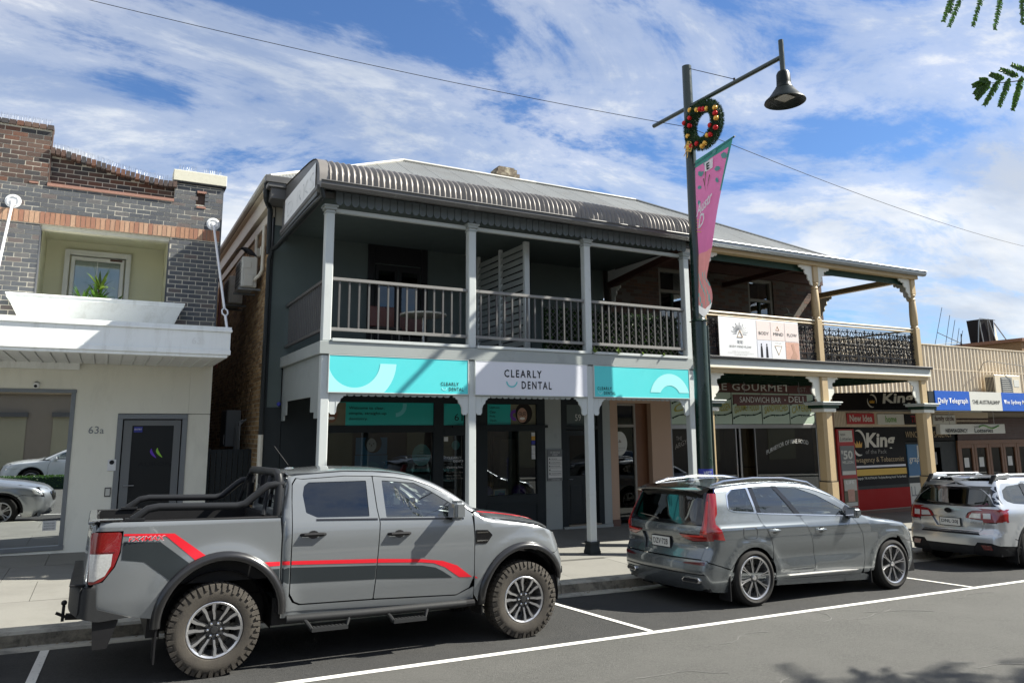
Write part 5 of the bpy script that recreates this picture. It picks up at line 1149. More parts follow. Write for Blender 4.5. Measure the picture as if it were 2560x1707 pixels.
b = MB(); b.box(24.72*k, 28.5*k, 13.2, 13.34, zq(1.93), zq(2.26)); b.obj('board', 'sign_pale', hs, bev=.01)
wz('NEWSAGENCY', hs, 24.98*k, zq(1.97), 13.19, w=1.25*k, h=.13*k, bold=.02); wz('NSW', hs, 26.62*k, zq(2.12), 13.19, w=.38*k, h=.08*k, m='grey_panel'); wz('Lotteries', hs, 26.62*k, zq(1.96), 13.19, w=1.1*k, h=.15*k, m='gate_grey', bold=.015)
b = MB(); b.tube([((26.9+.1*i)*k, 13.19, zq(2.16+.05*math.sin(i*.6))) for i in range(13)], .02, 5); b.obj('swoosh_mark', 'green_ink', hs)
b = MB(); b.tube([(25.4*k, 13.27, zq(2.26)), (25.4*k, 13.27, 2.62)], .01, 5); b.tube([(28*k, 13.27, zq(2.26)), (28*k, 13.27, 2.62)], .01, 5); b.obj('hanger', 'steel', hs)
# air conditioner on the awning
ac = thing('air_conditioner', 'cream air conditioner standing on the newsagency awning against the ribbed cladding', 'air conditioner', (26, 14.2, 3.02))
b = MB(); b.box(25.28, 26.75, 14.08, 14.42, 3.08, 3.83); b.obj('casing', 'cream_paint', ac, bev=.02)
b = MB(); b.box(25.62, 26.25, 14.07, 14.08, 3.15, 3.75); gr_ = b.obj('fan_grille', 'meter_grey', ac); b = MB()
for i in range(9): b.box(25.64, 26.23, 14.055, 14.07, 3.18+.062*i, 3.2+.062*i)
b.obj('grille_bars', 'ac_white', gr_, kind='stuff')
b = MB()
for i in range(6): b.box(25.272, 25.28, 14.12+.045*i, 14.145+.045*i, 3.15, 3.75)
b.obj('side_louvre', 'ink', ac, kind='stuff'); b = MB(); b.box(26.35, 26.65, 14.073, 14.08, 3.45, 3.68); b.obj('rating_label', 'sign_pale', ac)
b = MB(); b.tube([(25.2, 14.5, 3.95), (25.15, 14.3, 4.22), (25.3, 14.2, 4.27), (34, 12, 3.3)], .014, 5); wi = b.obj('service_wire', 'dull_ink', None); tag(wi, 'thin service wire running right from a bracket on the ribbed cladding', 'wire')
b = MB(); bgd = thing('parapet_building', 'brown brick building rising behind the newsagency at the far right', 'building', (33, 17, 0))
b.box(30.0, 44, 15.6, 26, -1, 5.30); b.obj('wall', 'sand_brick_far', bgd); b = MB(); b.box(29.9, 44.1, 15.5, 26, 5.30, 5.42); b.obj('coping', 'timber', bgd)
rc = thing('roof_cooler', 'tall dark slatted roof box with pale end standing on the brown parapet building', 'roof vent', (31.7, 17.8, 5.4))
b = MB(); b.add([(31.1, 17.6, 5.4), (31.75, 17.5, 5.4), (31.75, 18.1, 5.4), (31.1, 18.1, 5.4), (30.95, 17.6, 6.46), (31.7, 17.45, 6.48), (31.7, 18.1, 6.48), (30.95, 18.1, 6.46)], [(0, 1, 5, 4), (0, 4, 7, 3), (4, 5, 6, 7)]); b.obj('dark_panel', 'black_sign', rc)
b = MB(); b.add([(31.77, 17.48, 5.4), (32.2, 17.6, 5.5), (32.1, 17.65, 6.45), (31.72, 17.43, 6.48)], [(0, 1, 2, 3)]); b.obj('pale_panel', 'cream_paint', rc)
b = MB()
for p, q in (((31.1, 17.58, 5.4), (30.95, 17.58, 6.47)), ((31.45, 17.52, 5.4), (31.35, 17.48, 6.48)), ((31.35, 17.44, 6.48), (31.75, 17.44, 5.5)), ((30.95, 17.55, 6.49), (32.1, 17.6, 6.49)), ((32.1, 17.65, 6.4), (32.8, 17.5, 5.5)), ((30.95, 17.6, 6.4), (30.4, 17.4, 5.4))): b.bar(p, q, .03, .03)
b.obj('frame', 'galv', rc)
an = thing('tv_antenna', 'television antenna with thin upright rods above the newsagency roof', 'antenna', (28, 17, 4.7))
k = 17/15.7/ (20/15.7); kk = 17/20; A = lambda x, z: (x*kk, 17, 2.13+(z-2.13)*kk)
b = MB(); b.tube([A(33.63, 5.7), A(33.7, 6.3)], .02, 6); b.obj('mast', 'wire', an)
b = MB(); b.tube([A(31.95, 6.27), A(33.75, 5.83)], .014, 5); b.tube([A(31.8, 5.72), A(33.5, 5.9)], .012, 5); b.obj('boom', 'wire', an)
for (x0, z0, x1, z1) in ((31.72, 5.74, 32.48, 7.41), (32.45, 5.7, 33.0, 7.1), (32.85, 5.72, 33.35, 6.9), (33.3, 5.8, 33.6, 6.55), (33.55, 5.8, 33.85, 6.45)):
    b = MB(); b.tube([A(x0, z0), A(x1, z1)], .011, 4); b.obj('rod', 'wire', an)
# alley: gate, meter box, air conditioners, pipes
gt = thing('side_gate', 'dark grey boarded gate closing the alley between the two buildings', 'gate', (2.2, 15.9, 0))
b = MB(); b.box(1.79, 3.2, 15.86, 15.92, 1.74, 1.82); b.box(1.79, 3.2, 15.86, 15.92, .1, .18); b.box(1.79, 1.87, 15.85, 15.93, .05, 1.85); b.obj('gate_frame', 'gate_grey', gt)
for i in range(13): b = MB(); b.box(1.88+.1*i, 1.972+.1*i, 15.83, 15.86, .06, 1.80); b.obj('gate_board', 'gate_grey', gt)
mb = thing('meter_box', 'grey electrical meter box on the alley wall above the gate', 'meter box', (2.6, 17, 2))
b = MB(); b.box(2.30, 2.60, 17.2, 18.0, 1.85, 2.62); b.obj('box', 'meter_grey', mb, bev=.01); b = MB(); b.box(2.28, 2.30, 17.3, 17.6, 1.9, 2.1); b.obj('sticker', 'rail_top', mb)
b = MB()
for i in range(4): b.tube([(2.45, 16.3+.2*i, 1.7), (2.45, 16.3+.2*i, 2.35-.1*(i % 2)), (2.58, 16.35+.2*i, 2.4)], .02, 5)
gm_ = b.obj('gas_meter', 'meter_grey', None); tag(gm_, 'grey gas meter pipework beside the meter box in the alley', 'meter')
def acu(y0, z0, lb):
    a = thing('air_conditioner', lb, 'air conditioner', (2.4, y0, z0), 'air conditioners on the alley wall')
    b = MB(); b.box(2.22, 2.52, y0, y0+.85, z0, z0+.62); b.obj('casing', 'ac_white', a, bev=.015)
    b = MB(); b.box(2.24, 2.40, y0-.012, y0, z0+.38, z0+.52); b.box(2.27, 2.44, y0-.03, y0, z0+.02, z0+.25); b.obj('valve_cover', 'ac_white', a, bev=.006, split=2)
    b = MB()
    for i in range(7): b.box(2.208, 2.22, y0+.1, y0+.75, z0+.08+.07*i, z0+.11+.07*i)
    b.obj('fan_grille', 'meter_grey', a, kind='stuff')
    b = MB()
    for y in (y0+.08, y0+.7): b.bar((2.18, y, z0-.03), (2.61, y, z0-.03), .04, .04); b.bar((2.60, y, z0-.05), (2.60, y, z0+.42), .04, .04)
    b.obj('wall_bracket', 'meter_grey', a, kind='stuff'); return a
acu(15.55, 5.02, 'front air conditioner with a black bird on top, bracketed to the alley brick wall'); acu(17.3, 4.95, 'rear air conditioner, set behind the one with the bird on the alley wall')
bd_ = thing('bird', 'black bird standing on the front air conditioner', 'bird', (2.35, 15.9, 5.64))
b = MB(); b.tube([(2.52, 15.75, 5.71), (2.47, 15.78, 5.75), (2.40, 15.83, 5.80), (2.33, 15.87, 5.85), (2.28, 15.90, 5.88), (2.23, 15.92, 5.88)], [.012, .035, .06, .055, .035, .02], 8); b.obj('body', 'bird_black', bd_, smooth=True)
b = MB(); b.tube([(2.24, 15.92, 5.88), (2.19, 15.94, 5.86), (2.15, 15.95, 5.80), (2.14, 15.95, 5.76)], [.014, .011, .008, .003], 5); b.obj('beak', 'bird_black', bd_)
b = MB(); b.tube([(2.40, 15.82, 5.76), (2.40, 15.82, 5.645)], .006, 4); b.tube([(2.36, 15.86, 5.78), (2.36, 15.87, 5.645)], .006, 4); b.obj('legs', 'bird_black', bd_, kind='stuff')
b = MB(); b.tube([(2.58, 15.35, 6.27), (2.58, 15.35, 5.35), (2.54, 15.4, 5.25), (2.45, 15.6, 5.15)], .035, 8); cd_ = b.obj('conduit', 'pvc', DB, smooth=True)
b = MB(); b.box(2.53, 2.6, 15.33, 15.42, 5.65, 5.83); b.obj('junction_box', 'pvc', DB)
b = MB(); b.tube([(2.58, 16.2, 5.65), (2.58, 16.2, 6.25)], .035, 8); b.box(2.55, 2.63, 15.95, 16.05, 5.75, 5.93); b.obj('vent_pipe', 'pvc', DB)
b = MB(); b.tube([(1.83, 15.9, 5.2), (1.88, 15.85, 5.1), (1.88, 15.85, 3.4)], .025, 6); b.obj('downpipe', 'pipe_red', LB)
# ------------------------------------------------------------------ lamp post, wreath, banner, wires
LX, LY = 9.95, 10.9
lt = thing('street_lamp', 'tall dark green lamp post with long sloping arm and bell shaped lamp over the road', 'street lamp', (LX, LY, fz(LX, LY)))
b = MB(); b.tube([(LX-.03, LY, fz(LX, LY)-.1), (LX-.02, LY, 1.6), (LX, LY, 4.2)], [.165, .15, .14], 20); b.obj('lower_pole', 'pole_green', lt, smooth=True)
b = MB(); b.tube([(LX, LY, 4.2), (LX, LY, 9.43)], [.115, .095], 18); b.obj('upper_pole', 'pole_green', lt, smooth=True)
b = MB(); b.lathe([(.185, -.02), (.15, 0), (.12, .04), (.118, .08)], (LX, LY, 4.2), 'z', 18); b.tube([(LX+.13, LY-.08, .0), (LX+.13, LY-.08, 4.1)], .022, 6); b.obj('collar', 'pole_green', lt, smooth=True)
AX = LX-.0
Y0, Z0_, Y1_, Z1_ = 12.05, 8.60, 8.52, 8.60
b = MB(); b.tube([(AX, 12.0, 8.56), (AX, 8.50, 8.52)], .045, 10); b.obj('arm', 'pole_green', lt, smooth=True)
b = MB(); b.tube([(AX, 8.50, 8.83), (AX, 8.50, 8.10)], .045, 10); b.obj('drop_pipe', 'pole_green', lt, smooth=True)
b = MB(); b.lathe([(.001, .42), (.09, .41), (.115, .36), (.12, .2), (.125, .14), (.145, .12), (.145, .10), (.17, .08), (.21, .02), (.27, -.06), (.335, -.12), (.345, -.145), (.33, -.15), (.25, -.07), (.001, -.05)], (AX, 8.50, 7.83), 'z', 32); b.obj('lamp_shade', 'lamp_black', lt, smooth=R(50))
b = MB(); b.box(AX-.13, AX+.13, 8.38, 8.62, 7.755, 7.775); b.obj('lamp_lens', 'lamp_lens', lt)
b = MB(); b.tube([(AX, LY-.08, 9.35), (AX, 9.63, 8.6)], .007, 5); b.lathe([(.02, 0), (.02, .05)], (AX, 9.63, 8.57), 'z', 8); b.obj('stay_wire', 'wire', lt)
for z in (7.28, 4.95):
    b = MB(); b.tube([(LX+.05, LY-.1, z), (LX+.05, LY-.18, z)], .02, 6); b.obj('banner_clip', 'pole_green', lt)
for w_, mt, nm, zz_ in ((0, 0, 0, 0),):
    pass
ps = thing('pole_poster', 'blue and white printed poster wrapped on the lower lamp pole', 'poster', (LX-.08, LY-.17, .9))
b = MB(); P = [(LX-.03+.17*math.cos(a), LY+.17*math.sin(a)) for a in np.linspace(-PI*.98, -PI*.42, 10)]
b.add([(x, y, z) for z in (.75, 1.42) for x, y in P], [(i, i+1, 11+i, 10+i) for i in range(9)]); b.obj('sheet', 'poster_blue', ps, smooth=True)
word('VIET', ps, (LX-.19, LY-.128, 1.27), (1, -.35, 0), (0, 0, 1), h=.11, w=.16, m='sign_white', bold=.02, ex=.02)
b = MB()
for i in range(4):
    for j in range(3): x = LX-.17+.05*j; y = LY-.15-.014*j; z = .82+.09*i; b.add([(x, y-.012, z), (x+.035, y-.021, z), (x+.035, y-.021, z+.06), (x, y-.012, z+.06)], [(0, 1, 2, 3)])
b.add([(LX-.18, LY-.17, 1.2), (LX-.0, LY-.19, 1.2), (LX-.0, LY-.19, 1.23), (LX-.18, LY-.17, 1.23)], [(0, 1, 2, 3)]); b.obj('printed_boxes', 'sign_pale', ps, kind='stuff')
# wreath in the plane of the arm
wr = thing('wreath', 'green tinsel christmas wreath with red and gold balls hung on the lamp post', 'wreath', (AX, 10.35, 7.95))
WC = Vector((AX-.08, 10.42, 7.98)); Rw = .375
def wp(a, r, t): return WC+Vector((t, -r*math.cos(a), r*math.sin(a)))
b = MB(); b.tube([wp(2*PI*i/28, Rw, 0) for i in range(28)], .095, 8, closed=True); b.obj('ring', 'green_dark', wr)
b = MB()
for i in range(6500):
    a, e = random.uniform(0, 2*PI), random.uniform(0, 2*PI); c = wp(a, Rw+.10*math.cos(e), .10*math.sin(e)); d = Vector((math.sin(e), -math.cos(a)*math.cos(e), math.sin(a)*math.cos(e)))+Vector((random.uniform(-.7, .7), random.uniform(-.7, .7), random.uniform(-.7, .7)))
    d.normalize(); s_ = d.cross(Vector((random.random(), random.random(), random.random()))).normalized()*.005
    b.add([c-s_, c+s_, c+d*.055], [(0, 1, 2)])
b.obj('tinsel', 'tinsel', wr, kind='stuff')
for i, (a, r, m) in enumerate(((1.75, .33, 'gold_ball'), (2.15, .47, 'gold_ball'), (1.45, .30, 'red_ball'), (1.1, .30, 'red_ball'), (.8, .33, 'gold_ball'), (2.75, .48, 'red_ball'), (2.9, .30, 'red_ball'), (.35, .48, 'gold_ball'), (2.45, .36, 'red_ball'), (-.85, .44, 'red_ball'), (.12, .45, 'red_ball'), (-.12, .47, 'gold_ball'), (3.5, .38, 'gold_ball'), (-.45, .33, 'red_ball'), (-.5, .50, 'red_ball'), (-1.0, .38, 'gold_ball'), (-1.3, .47, 'gold_ball'), (4.1, .46, 'red_ball'), (4.45, .40, 'red_ball'), (4.8, .49, 'gold_ball'), (3.95, .52, 'gold_ball'))):
    c = wp(a, r*.96, -.10); b = MB(); b.ball(c, .052, 12); b.obj('bauble', m, wr, smooth=True)
b = MB()
for k in range(5):
    a0 = k*1.25; c = wp(3.95, .50, -.10); b.tube([c+Vector((-.02, .09*math.cos(t)*math.cos(a0)-.02*k, .07*math.sin(t)+.05*math.sin(a0))) for t in np.linspace(0, 5.5, 12)], .012, 4)
c = wp(3.95, .5, -.1); b.tube([c, c+Vector((0, .14, -.14))], .01, 4); b.tube([c, c+Vector((0, .05, -.2))], .01, 4)
b.obj('bow', 'gold_ribbon', wr)
# flag banner: hangs from a short bar, blown back against the pole
fb = thing('flag_banner', 'pink floral flag banner twisting down the lamp post', 'banner', (AX, 10.6, 7.4))
TOP = [(AX+.02, 10.78, 7.36), (AX+.02, 9.72, 7.50)]
b = MB(); nU, nV = 14, 40; G = {}
def bp(u, v):
    # v 0 top .. 1 bottom ; u 0 at the pole .. 1 at the free edge
    wv = max(.20, 1-1.02*v) if v < .8 else .20+.12*math.sin((v-.8)/.2*PI*.9)
    y = 10.75-u*1.04*wv+.0*v; x = AX-.03+.05*math.sin(u*9+v*5)*v*wv*1.5-.13*(v > .62)*(v-.62)/.38-.05*math.sin(v*4)
    z = 7.36+.14*u*(1-v)-v*(7.40-4.36)-(.10*math.sin(u*PI) if v > .9 else 0)
    return (x, y-.05*max(0, v-.7), z)
vs = [bp(i/nU, j/nV) for j in range(nV+1) for i in range(nU+1)]
b.add(vs, [(j*(nU+1)+i, j*(nU+1)+i+1, (j+1)*(nU+1)+i+1, (j+1)*(nU+1)+i) for j in range(nV) for i in range(nU)])
cl = b.obj('cloth', 'banner_pink', fb, smooth=R(80))
for m in ('banner_teal', 'banner_peach', 'banner_leaf', 'banner_white'): cl.data.materials.append(M[m])
mi = []
for j in range(nV):
    for i in range(nU):
        v = j/nV
        mi.append(1 if v < .035 or (i >= nU-1 and v < .3) else 4 if v > .94 else (2 if v > .6 and (v < .74 or (i*3+j*2) % 5) else 3 if v > .74 else 0))
cl.data.polygons.foreach_set('material_index', mi)
def onb(u, v, dx=-.012): x, y, z = bp(u, v); return (x+dx, y, z)
b = MB()
for (u, v, a, L) in ((.1, .09, .8, .16), (.16, .13, -.6, .14), (.08, .19, .3, .13), (.12, .28, 1.2, .13), (.75, .07, .5, .2), (.62, .14, .2, .17), (.7, .2, 1.1, .13), (.42, .05, 2.4, .13), (.5, .03, -.3, .12), (.25, .06, .2, .13)):
    c = Vector(onb(u, v, -.02)); d = Vector((0, -math.cos(a), -math.sin(a))); s_ = Vector((0, math.sin(a), -math.cos(a)))
    b.add([c, c+d*L*.3+s_*L*.28, c+d*L*.7+s_*L*.25, c+d*L, c+d*L*.7-s_*L*.25, c+d*L*.3-s_*L*.28], [tuple(range(6))])
b.obj('leaf_print', 'banner_leaf', fb, kind='stuff')
b = MB()
for (u, v, a, L) in ((.35, .12, 1.7, .3), (.3, .16, 1.4, .28), (.5, .16, 1.9, .3), (.3, .07, .1, .2)):
    c = Vector(onb(u, v, -.022)); d = Vector((0, -math.cos(a), -math.sin(a))); s_ = Vector((0, math.sin(a), -math.cos(a)))*.012
    b.add([c-s_, c+s_, c+d*L], [(0, 1, 2)])
b.obj('leaf_print', 'leaf', fb, kind='stuff')
b = MB(); c = Vector(onb(.42, .09, -.026)); b.add([c+Vector((0, q, r)) for q, r in ((.1, -.12), (-.12, -.09), (-.14, .1), (.09, .07))], [(0, 1, 2, 3)]); b.obj('emblem_print', 'banner_white', fb)
word('E', fb, c+Vector((-.004, .04, -.09)), (0, -1, .1), (0, 0, 1), h=.13, m='green_dark', bold=.03)
word('Austr', fb, onb(.04, .385, -.03), (0, -1, .42), (0, .0, 1), w=.50, h=.21, m='banner_white', shear=.4, bold=.025, warp=lambda u, v: (u, v+.12*u*u))
word('D', fb, onb(.17, .47, -.035), (0, -1, .25), (0, -.1, 1), h=.26, w=.17, m='banner_white', shear=.3, bold=.02)
b = MB()
for i in range(5): p = onb(.05, .40+.02*i, -.03); b.bar(p, (p[0], p[1]-.12, p[2]-.03), .004, .008)
b.obj('ray_print', 'banner_yellow', fb, kind='stuff')
b = MB(); b.tube([(AX+.03, LY-.08, 7.33), (AX, 9.70, 7.50)], .016, 6); b.tube([(AX+.04, LY-.14, 7.3), (AX+.04, LY-.14, 4.9)], .012, 5); b.obj('batten', 'pole_green', fb)
def cat(p, q, sag, n=24): p, q = Vector(p), Vector(q); return [p.lerp(q, i/n)-Vector((0, 0, sag*4*(i/n)*(1-i/n))) for i in range(n+1)]
b = MB(); b.tube(cat(tuple(Vector((0, 0, 2.13))+(fw+ra*((120-1280)/1878.64)+ua*((761.4+25)/1878.64))*13.0), (LX, LY, 8.12), .12), .0065, 4); w1 = b.obj('overhead_wire', 'wire'); tag(w1, 'thin overhead wire crossing the sky from upper left to the lamp post', 'wire')
b = MB(); b.tube(cat((LX, LY, 8.12), (48, 20, 11.2), .6), .008, 4); w2 = b.obj('overhead_wire', 'wire'); tag(w2, 'thin overhead wire running from the lamp post down to the right edge', 'wire')
# ------------------------------------------------------------------ jacaranda on the near side of the street
tr = thing('street_tree', 'feathery leaved street tree overhanging the upper right corner', 'tree', (11.5, 1.0, -.2))
b = MB(); b.tube([(11.5, .6, -.3), (11.5, .8, 2), (11.7, 1.1, 4.2)], [.2, .16, .13], 10); b.obj('trunk', 'bark', tr)
fr0 = MB()
def frond(b, o, d, L, droop=.5):
    o, d = Vector(o), Vector(d).normalized(); s_ = d.cross(Vector((0, 0, 1))).normalized(); rach = []
    n = 10
    for i in range(n+1):
        t = i/n; rach.append(o+d*L*t+Vector((0, 0, -droop*L*t*t*.5)))
    b.tube(rach, [.004]*len(rach), 3)
    for i in range(1, n+1):
        for sg in (-1, 1):
            q = rach[i]; dd = (s_*sg*.8+d*.55+Vector((0, 0, -.55))).normalized(); l = L*.34*(1-.45*abs(i/n-.45))
            for k in range(9):
                p = q+dd*l*(k+.5)/9; w_ = .018*(1-.5*k/9); u = dd.cross(Vector((0, 0, 1))).normalized()
                b.add([p-u*w_, p-dd*.012, p+u*w_, p+dd*.014], [(0, 1, 2, 3)])
# ------------------------------------------------------------------ vehicles
def paint(name, col, metal, rough=.32, flake=.0):
    mat(name, col, rough, metal=metal, coat=1.0, nz=(1.2, .05), dirt=(3.5, (.2, .185, .16), .62, 1.0))
paint('ute_grey', (.185, .198, .206), .3, .3); paint('wagon_grey', (.165, .183, .195), .75, .26); paint('silver_paint', (.50, .525, .55), .75, .3); paint('white_paint', (.74, .75, .75), 0., .3)
mat('trim_black', (.011, .011, .012), .55, nz=(20, .2)); mat('gloss_black', (.008, .008, .009), .12, coat=.5); mat('rubber', (.022, .021, .02), .8, nz=(30, .3)); mat('dusty_rubber', (.052, .045, .036), .85, nz=(18, .35), dirt=(9, (.035, .03, .026), .48, .7), bump=(90, .002))
mat('chrome', (.75, .75, .76), .12, metal=1.); mat('alloy', (.55, .55, .56), .28, metal=.9); mat('alloy_dark', (.045, .046, .048), .35, metal=.5); mat('decal_red', (.62, .012, .025), .35); mat('decal_black', (.022, .027, .03), .4)
mat('lamp_red', (.20, .003, .004), .12, coat=1., spec=.8); mat('lamp_bright', (.55, .03, .02), .15, coat=1.); mat('lamp_clear', (.62, .62, .6), .12, metal=.3, coat=1., nz=(60, .35)); mat('lamp_dark', (.09, .005, .007), .15, coat=1.)
mat('seat_dark', (.02, .021, .024), .8); mat('trim_pale', (.45, .45, .42), .7); mat('bar_black', (.016, .017, .019), .42); mat('plate_white', (.62, .62, .58), .5); mat('plastic_grey', (.024, .025, .026), .6, nz=(40, .2)); mat('brake', (.12, .115, .11), .45, metal=.8)
glass('car_glass', (.55, .62, .60), 1.0, base=.16); glass('privacy_glass', (.035, .06, .08), .9, base=.10); glass('clear_lens', (.8, .8, .8), 1.2, base=.05)
def smax(a, b, r):
    u = np.maximum(a+r, 0); v = np.maximum(b+r, 0)
    return np.where((a > -r) & (b > -r), np.sqrt(u*u+v*v)-r, np.maximum(a, b))
def sm(xs, ys, w=.06):
    X = np.linspace(xs[0]-1, xs[-1]+1, 1600); Y = np.interp(X, xs, ys); dx = X[1]-X[0]; k = int(3*w/dx)
    g_ = np.exp(-.5*(np.arange(-k, k+1)*dx/w)**2); g_ /= g_.sum(); Yp = np.pad(Y, k, mode='edge'); Z = np.convolve(Yp, g_, 'valid')
    return lambda q: np.interp(q, X, Z)
class Car:
    def __init__(s, root, T, Wd, Xr, Xf, rt=.06, rr=.12, rf=.12):
        s.root, s.T, s.W, s.Xr, s.Xf, s.rt, s.rr, s.rf = root, T, Wd, Xr, Xf, rt, rr, rf
    def F(s, x, y, z):
        ay = np.abs(y); f = smax(ay-s.W(x, z), z-s.T(x, ay), s.rt); f = smax(f, s.Xr(ay, z)-x, s.rr); return smax(f, x-s.Xf(ay, z), s.rf)
    def solve(s, ax, a, b, off=0., sg=1):
        a, b = np.asarray(a, float), np.asarray(b, float)
        if ax == 'y': lo, hi = np.zeros_like(a), np.full_like(a, 1.6); P = lambda t: (a, sg*t, b)
        elif ax == 'z': lo, hi = np.full_like(a, .35), np.full_like(a, 2.6); P = lambda t: (a, b, t)
        elif ax == 'r': lo, hi = np.zeros_like(a), np.full_like(a, -4.); P = lambda t: (t, a, b)
        else: lo, hi = np.zeros_like(a), np.full_like(a, 4.); P = lambda t: (t, a, b)
        for _ in range(34):
            m = (lo+hi)/2; ins = s.F(*P(m)) < off; lo = np.where(ins, m, lo); hi = np.where(ins, hi, m)
        q = P((lo+hi)/2); return np.stack([np.broadcast_to(t, a.shape) for t in q], -1)
    def grad(s, p):
        e = 2e-3; g_ = np.stack([s.F(*(p+e*d).T)-s.F(*(p-e*d).T) for d in np.eye(3)], -1); n = np.linalg.norm(g_, axis=1, keepdims=True); return g_/np.maximum(n, 1e-9)
    def panel(s, name, ax, poly, m, parent=None, holes=(), off=0., sp=.05, th=.018, sides=(-1, 1), rnd=0, sub=None):
        out = []
        if rnd: poly = roundp(poly, rnd)
        holes = [roundp(h, rnd) if rnd else h for h in holes]
        for sg in (sides if ax == 'y' else (1,)):
            V, E, loops = [], [], []
            for lp_ in [poly]+list(holes):
                st = len(V)
                for i in range(len(lp_)):
                    A, B = lp_[i], lp_[(i+1) % len(lp_)]; n = max(1, int(math.hypot(B[0]-A[0], B[1]-A[1])/(sp*.8)))
                    V += [(A[0]+(B[0]-A[0])*k/n, A[1]+(B[1]-A[1])*k/n) for k in range(n)]
                E += [(st+i, st+(i+1) % (len(V)-st)) for i in range(len(V)-st)]; loops.append(np.array(V[st:]))
            def inside(P, lp_):
                c = np.zeros(len(P), bool); q = np.roll(lp_, 1, 0)
                for (x1, y1), (x2, y2) in zip(lp_, q):
                    k = (y1 > P[:, 1]) != (y2 > P[:, 1]); c ^= k & (P[:, 0] < (x2-x1)*(P[:, 1]-y1)/((y2-y1) if y2 != y1 else 1e-9)+x1)
                return c
            def ok(P):
                k = inside(P, loops[0])
                for h in loops[1:]: k &= ~inside(P, h)
                return k
            A = np.array(V); mn, mx_ = A.min(0), A.max(0); gx, gy = np.meshgrid(np.arange(mn[0]+sp/2, mx_[0], sp), np.arange(mn[1]+sp/2, mx_[1], sp)); P = np.stack([gx.ravel(), gy.ravel()], 1)
            P = P[ok(P)]
            if len(P):
                d = np.min(np.linalg.norm(P[:, None]-A[None], axis=2), axis=1); P = P[d > sp*.45]
            allv = V+[tuple(p) for p in P]
            r_ = delaunay_2d_cdt([Vector(v) for v in allv], E, [], 0, 1e-5)
            v2 = np.array([tuple(v) for v in r_[0]]); f2 = np.array([tuple(f) for f in r_[2] if len(f) == 3])
            cen = v2[f2].mean(1); f2 = f2[ok(cen)]
            p3 = s.solve(ax, v2[:, 0], v2[:, 1], off, sg); nr = s.grad(p3)
            a_, b_, c_ = p3[f2[:, 0]], p3[f2[:, 1]], p3[f2[:, 2]]; fn = np.cross(b_-a_, c_-a_); fl = (fn*nr[f2[:, 0]]).sum(1) < 0; f2[fl] = f2[fl][:, ::-1]
            n0 = len(p3); cnt = {}
            for f in f2:
                for i in range(3): e = (f[i], f[(i+1) % 3]); cnt[e] = 1
            bnd = [e for e in cnt if (e[1], e[0]) not in cnt]; bv = sorted({i for e in bnd for i in e}); ix = {v: n0+k for k, v in enumerate(bv)}; nb = len(bv)
            top = p3[bv]; bot = top-nr[bv]*th; verts = np.concatenate([p3, top, bot]); faces = [tuple(int(q) for q in f) for f in f2]; nf = len(faces)
            faces += [(ix[e[1]], ix[e[0]], ix[e[0]]+nb, ix[e[1]]+nb) for e in bnd]
            me = bpy.data.meshes.new(name); me.from_pydata([tuple(v) for v in verts], [], faces); me.materials.append(M[m]); me.polygons.foreach_set('use_smooth', [True]*len(faces)); me.update()
            ln = []
            for p in me.polygons:
                if p.index < nf: ln += [tuple(nr[i]) for i in p.vertices]
                else: ln += [tuple(p.normal)]*len(p.vertices)
            me.normals_split_custom_set(ln)
            o = bpy.data.objects.new(name, me); COL.objects.link(o); o.parent = parent if parent is not None else s.root; ORG[o.name] = (0, 0, 0); out.append(o)
        return out[0] if len(out) == 1 else out
    def at(s, ax, a, b, off=0., sg=-1): return Vector(s.solve(ax, [a], [b], off, sg)[0])
    def flare(s, name, m, cx, cz, r0, r1, a0, a1, out=.03, n=30):
        for sg in (-1, 1):
            b = MB(); vs = []
            for i in range(n+1):
                a = a0+(a1-a0)*i/n; c, d = math.cos(a), math.sin(a)
                y1 = abs(s.at('y', cx+r1*c, cz+r1*d, 0, sg).y); y0 = y1+out
                for r, y in ((r1+.004, y1-.012), (r1, y1+.006), (r1-.018, y1+out*.72), ((r0+r1)/2, y0), (r0+.006, y0-.004), (r0, y0-.016), (r0+.004, y0-.12)): vs.append((cx+r*c, sg*y, cz+r*d))
            b.add(vs, [(i*7+k, i*7+k+1, (i+1)*7+k+1, (i+1)*7+k) for i in range(n) for k in range(6)]); o = b.obj(name, m, s.root, smooth=R(60), local=True)
def roundp(P, r):
    out = []; n = len(P)
    for i in range(n):
        A, B, C_ = Vector(P[i-1][:2]), Vector(P[i][:2]), Vector(P[(i+1) % n][:2]); a, c = (A-B), (C_-B); rr = min(r, a.length*.4, c.length*.4)
        if rr < .004: out.append(tuple(B)); continue
        a = B+a.normalized()*rr; c = B+c.normalized()*rr
        for t in (0, .33, .67, 1): out.append(tuple((1-t)**2*a+2*t*(1-t)*B+t*t*c))
    return out
def arc(cx, cz, r, a0, a1, n=18): return [(cx+r*math.cos(a0+(a1-a0)*i/n), cz+r*math.sin(a0+(a1-a0)*i/n)) for i in range(n+1)]
wheels = {}
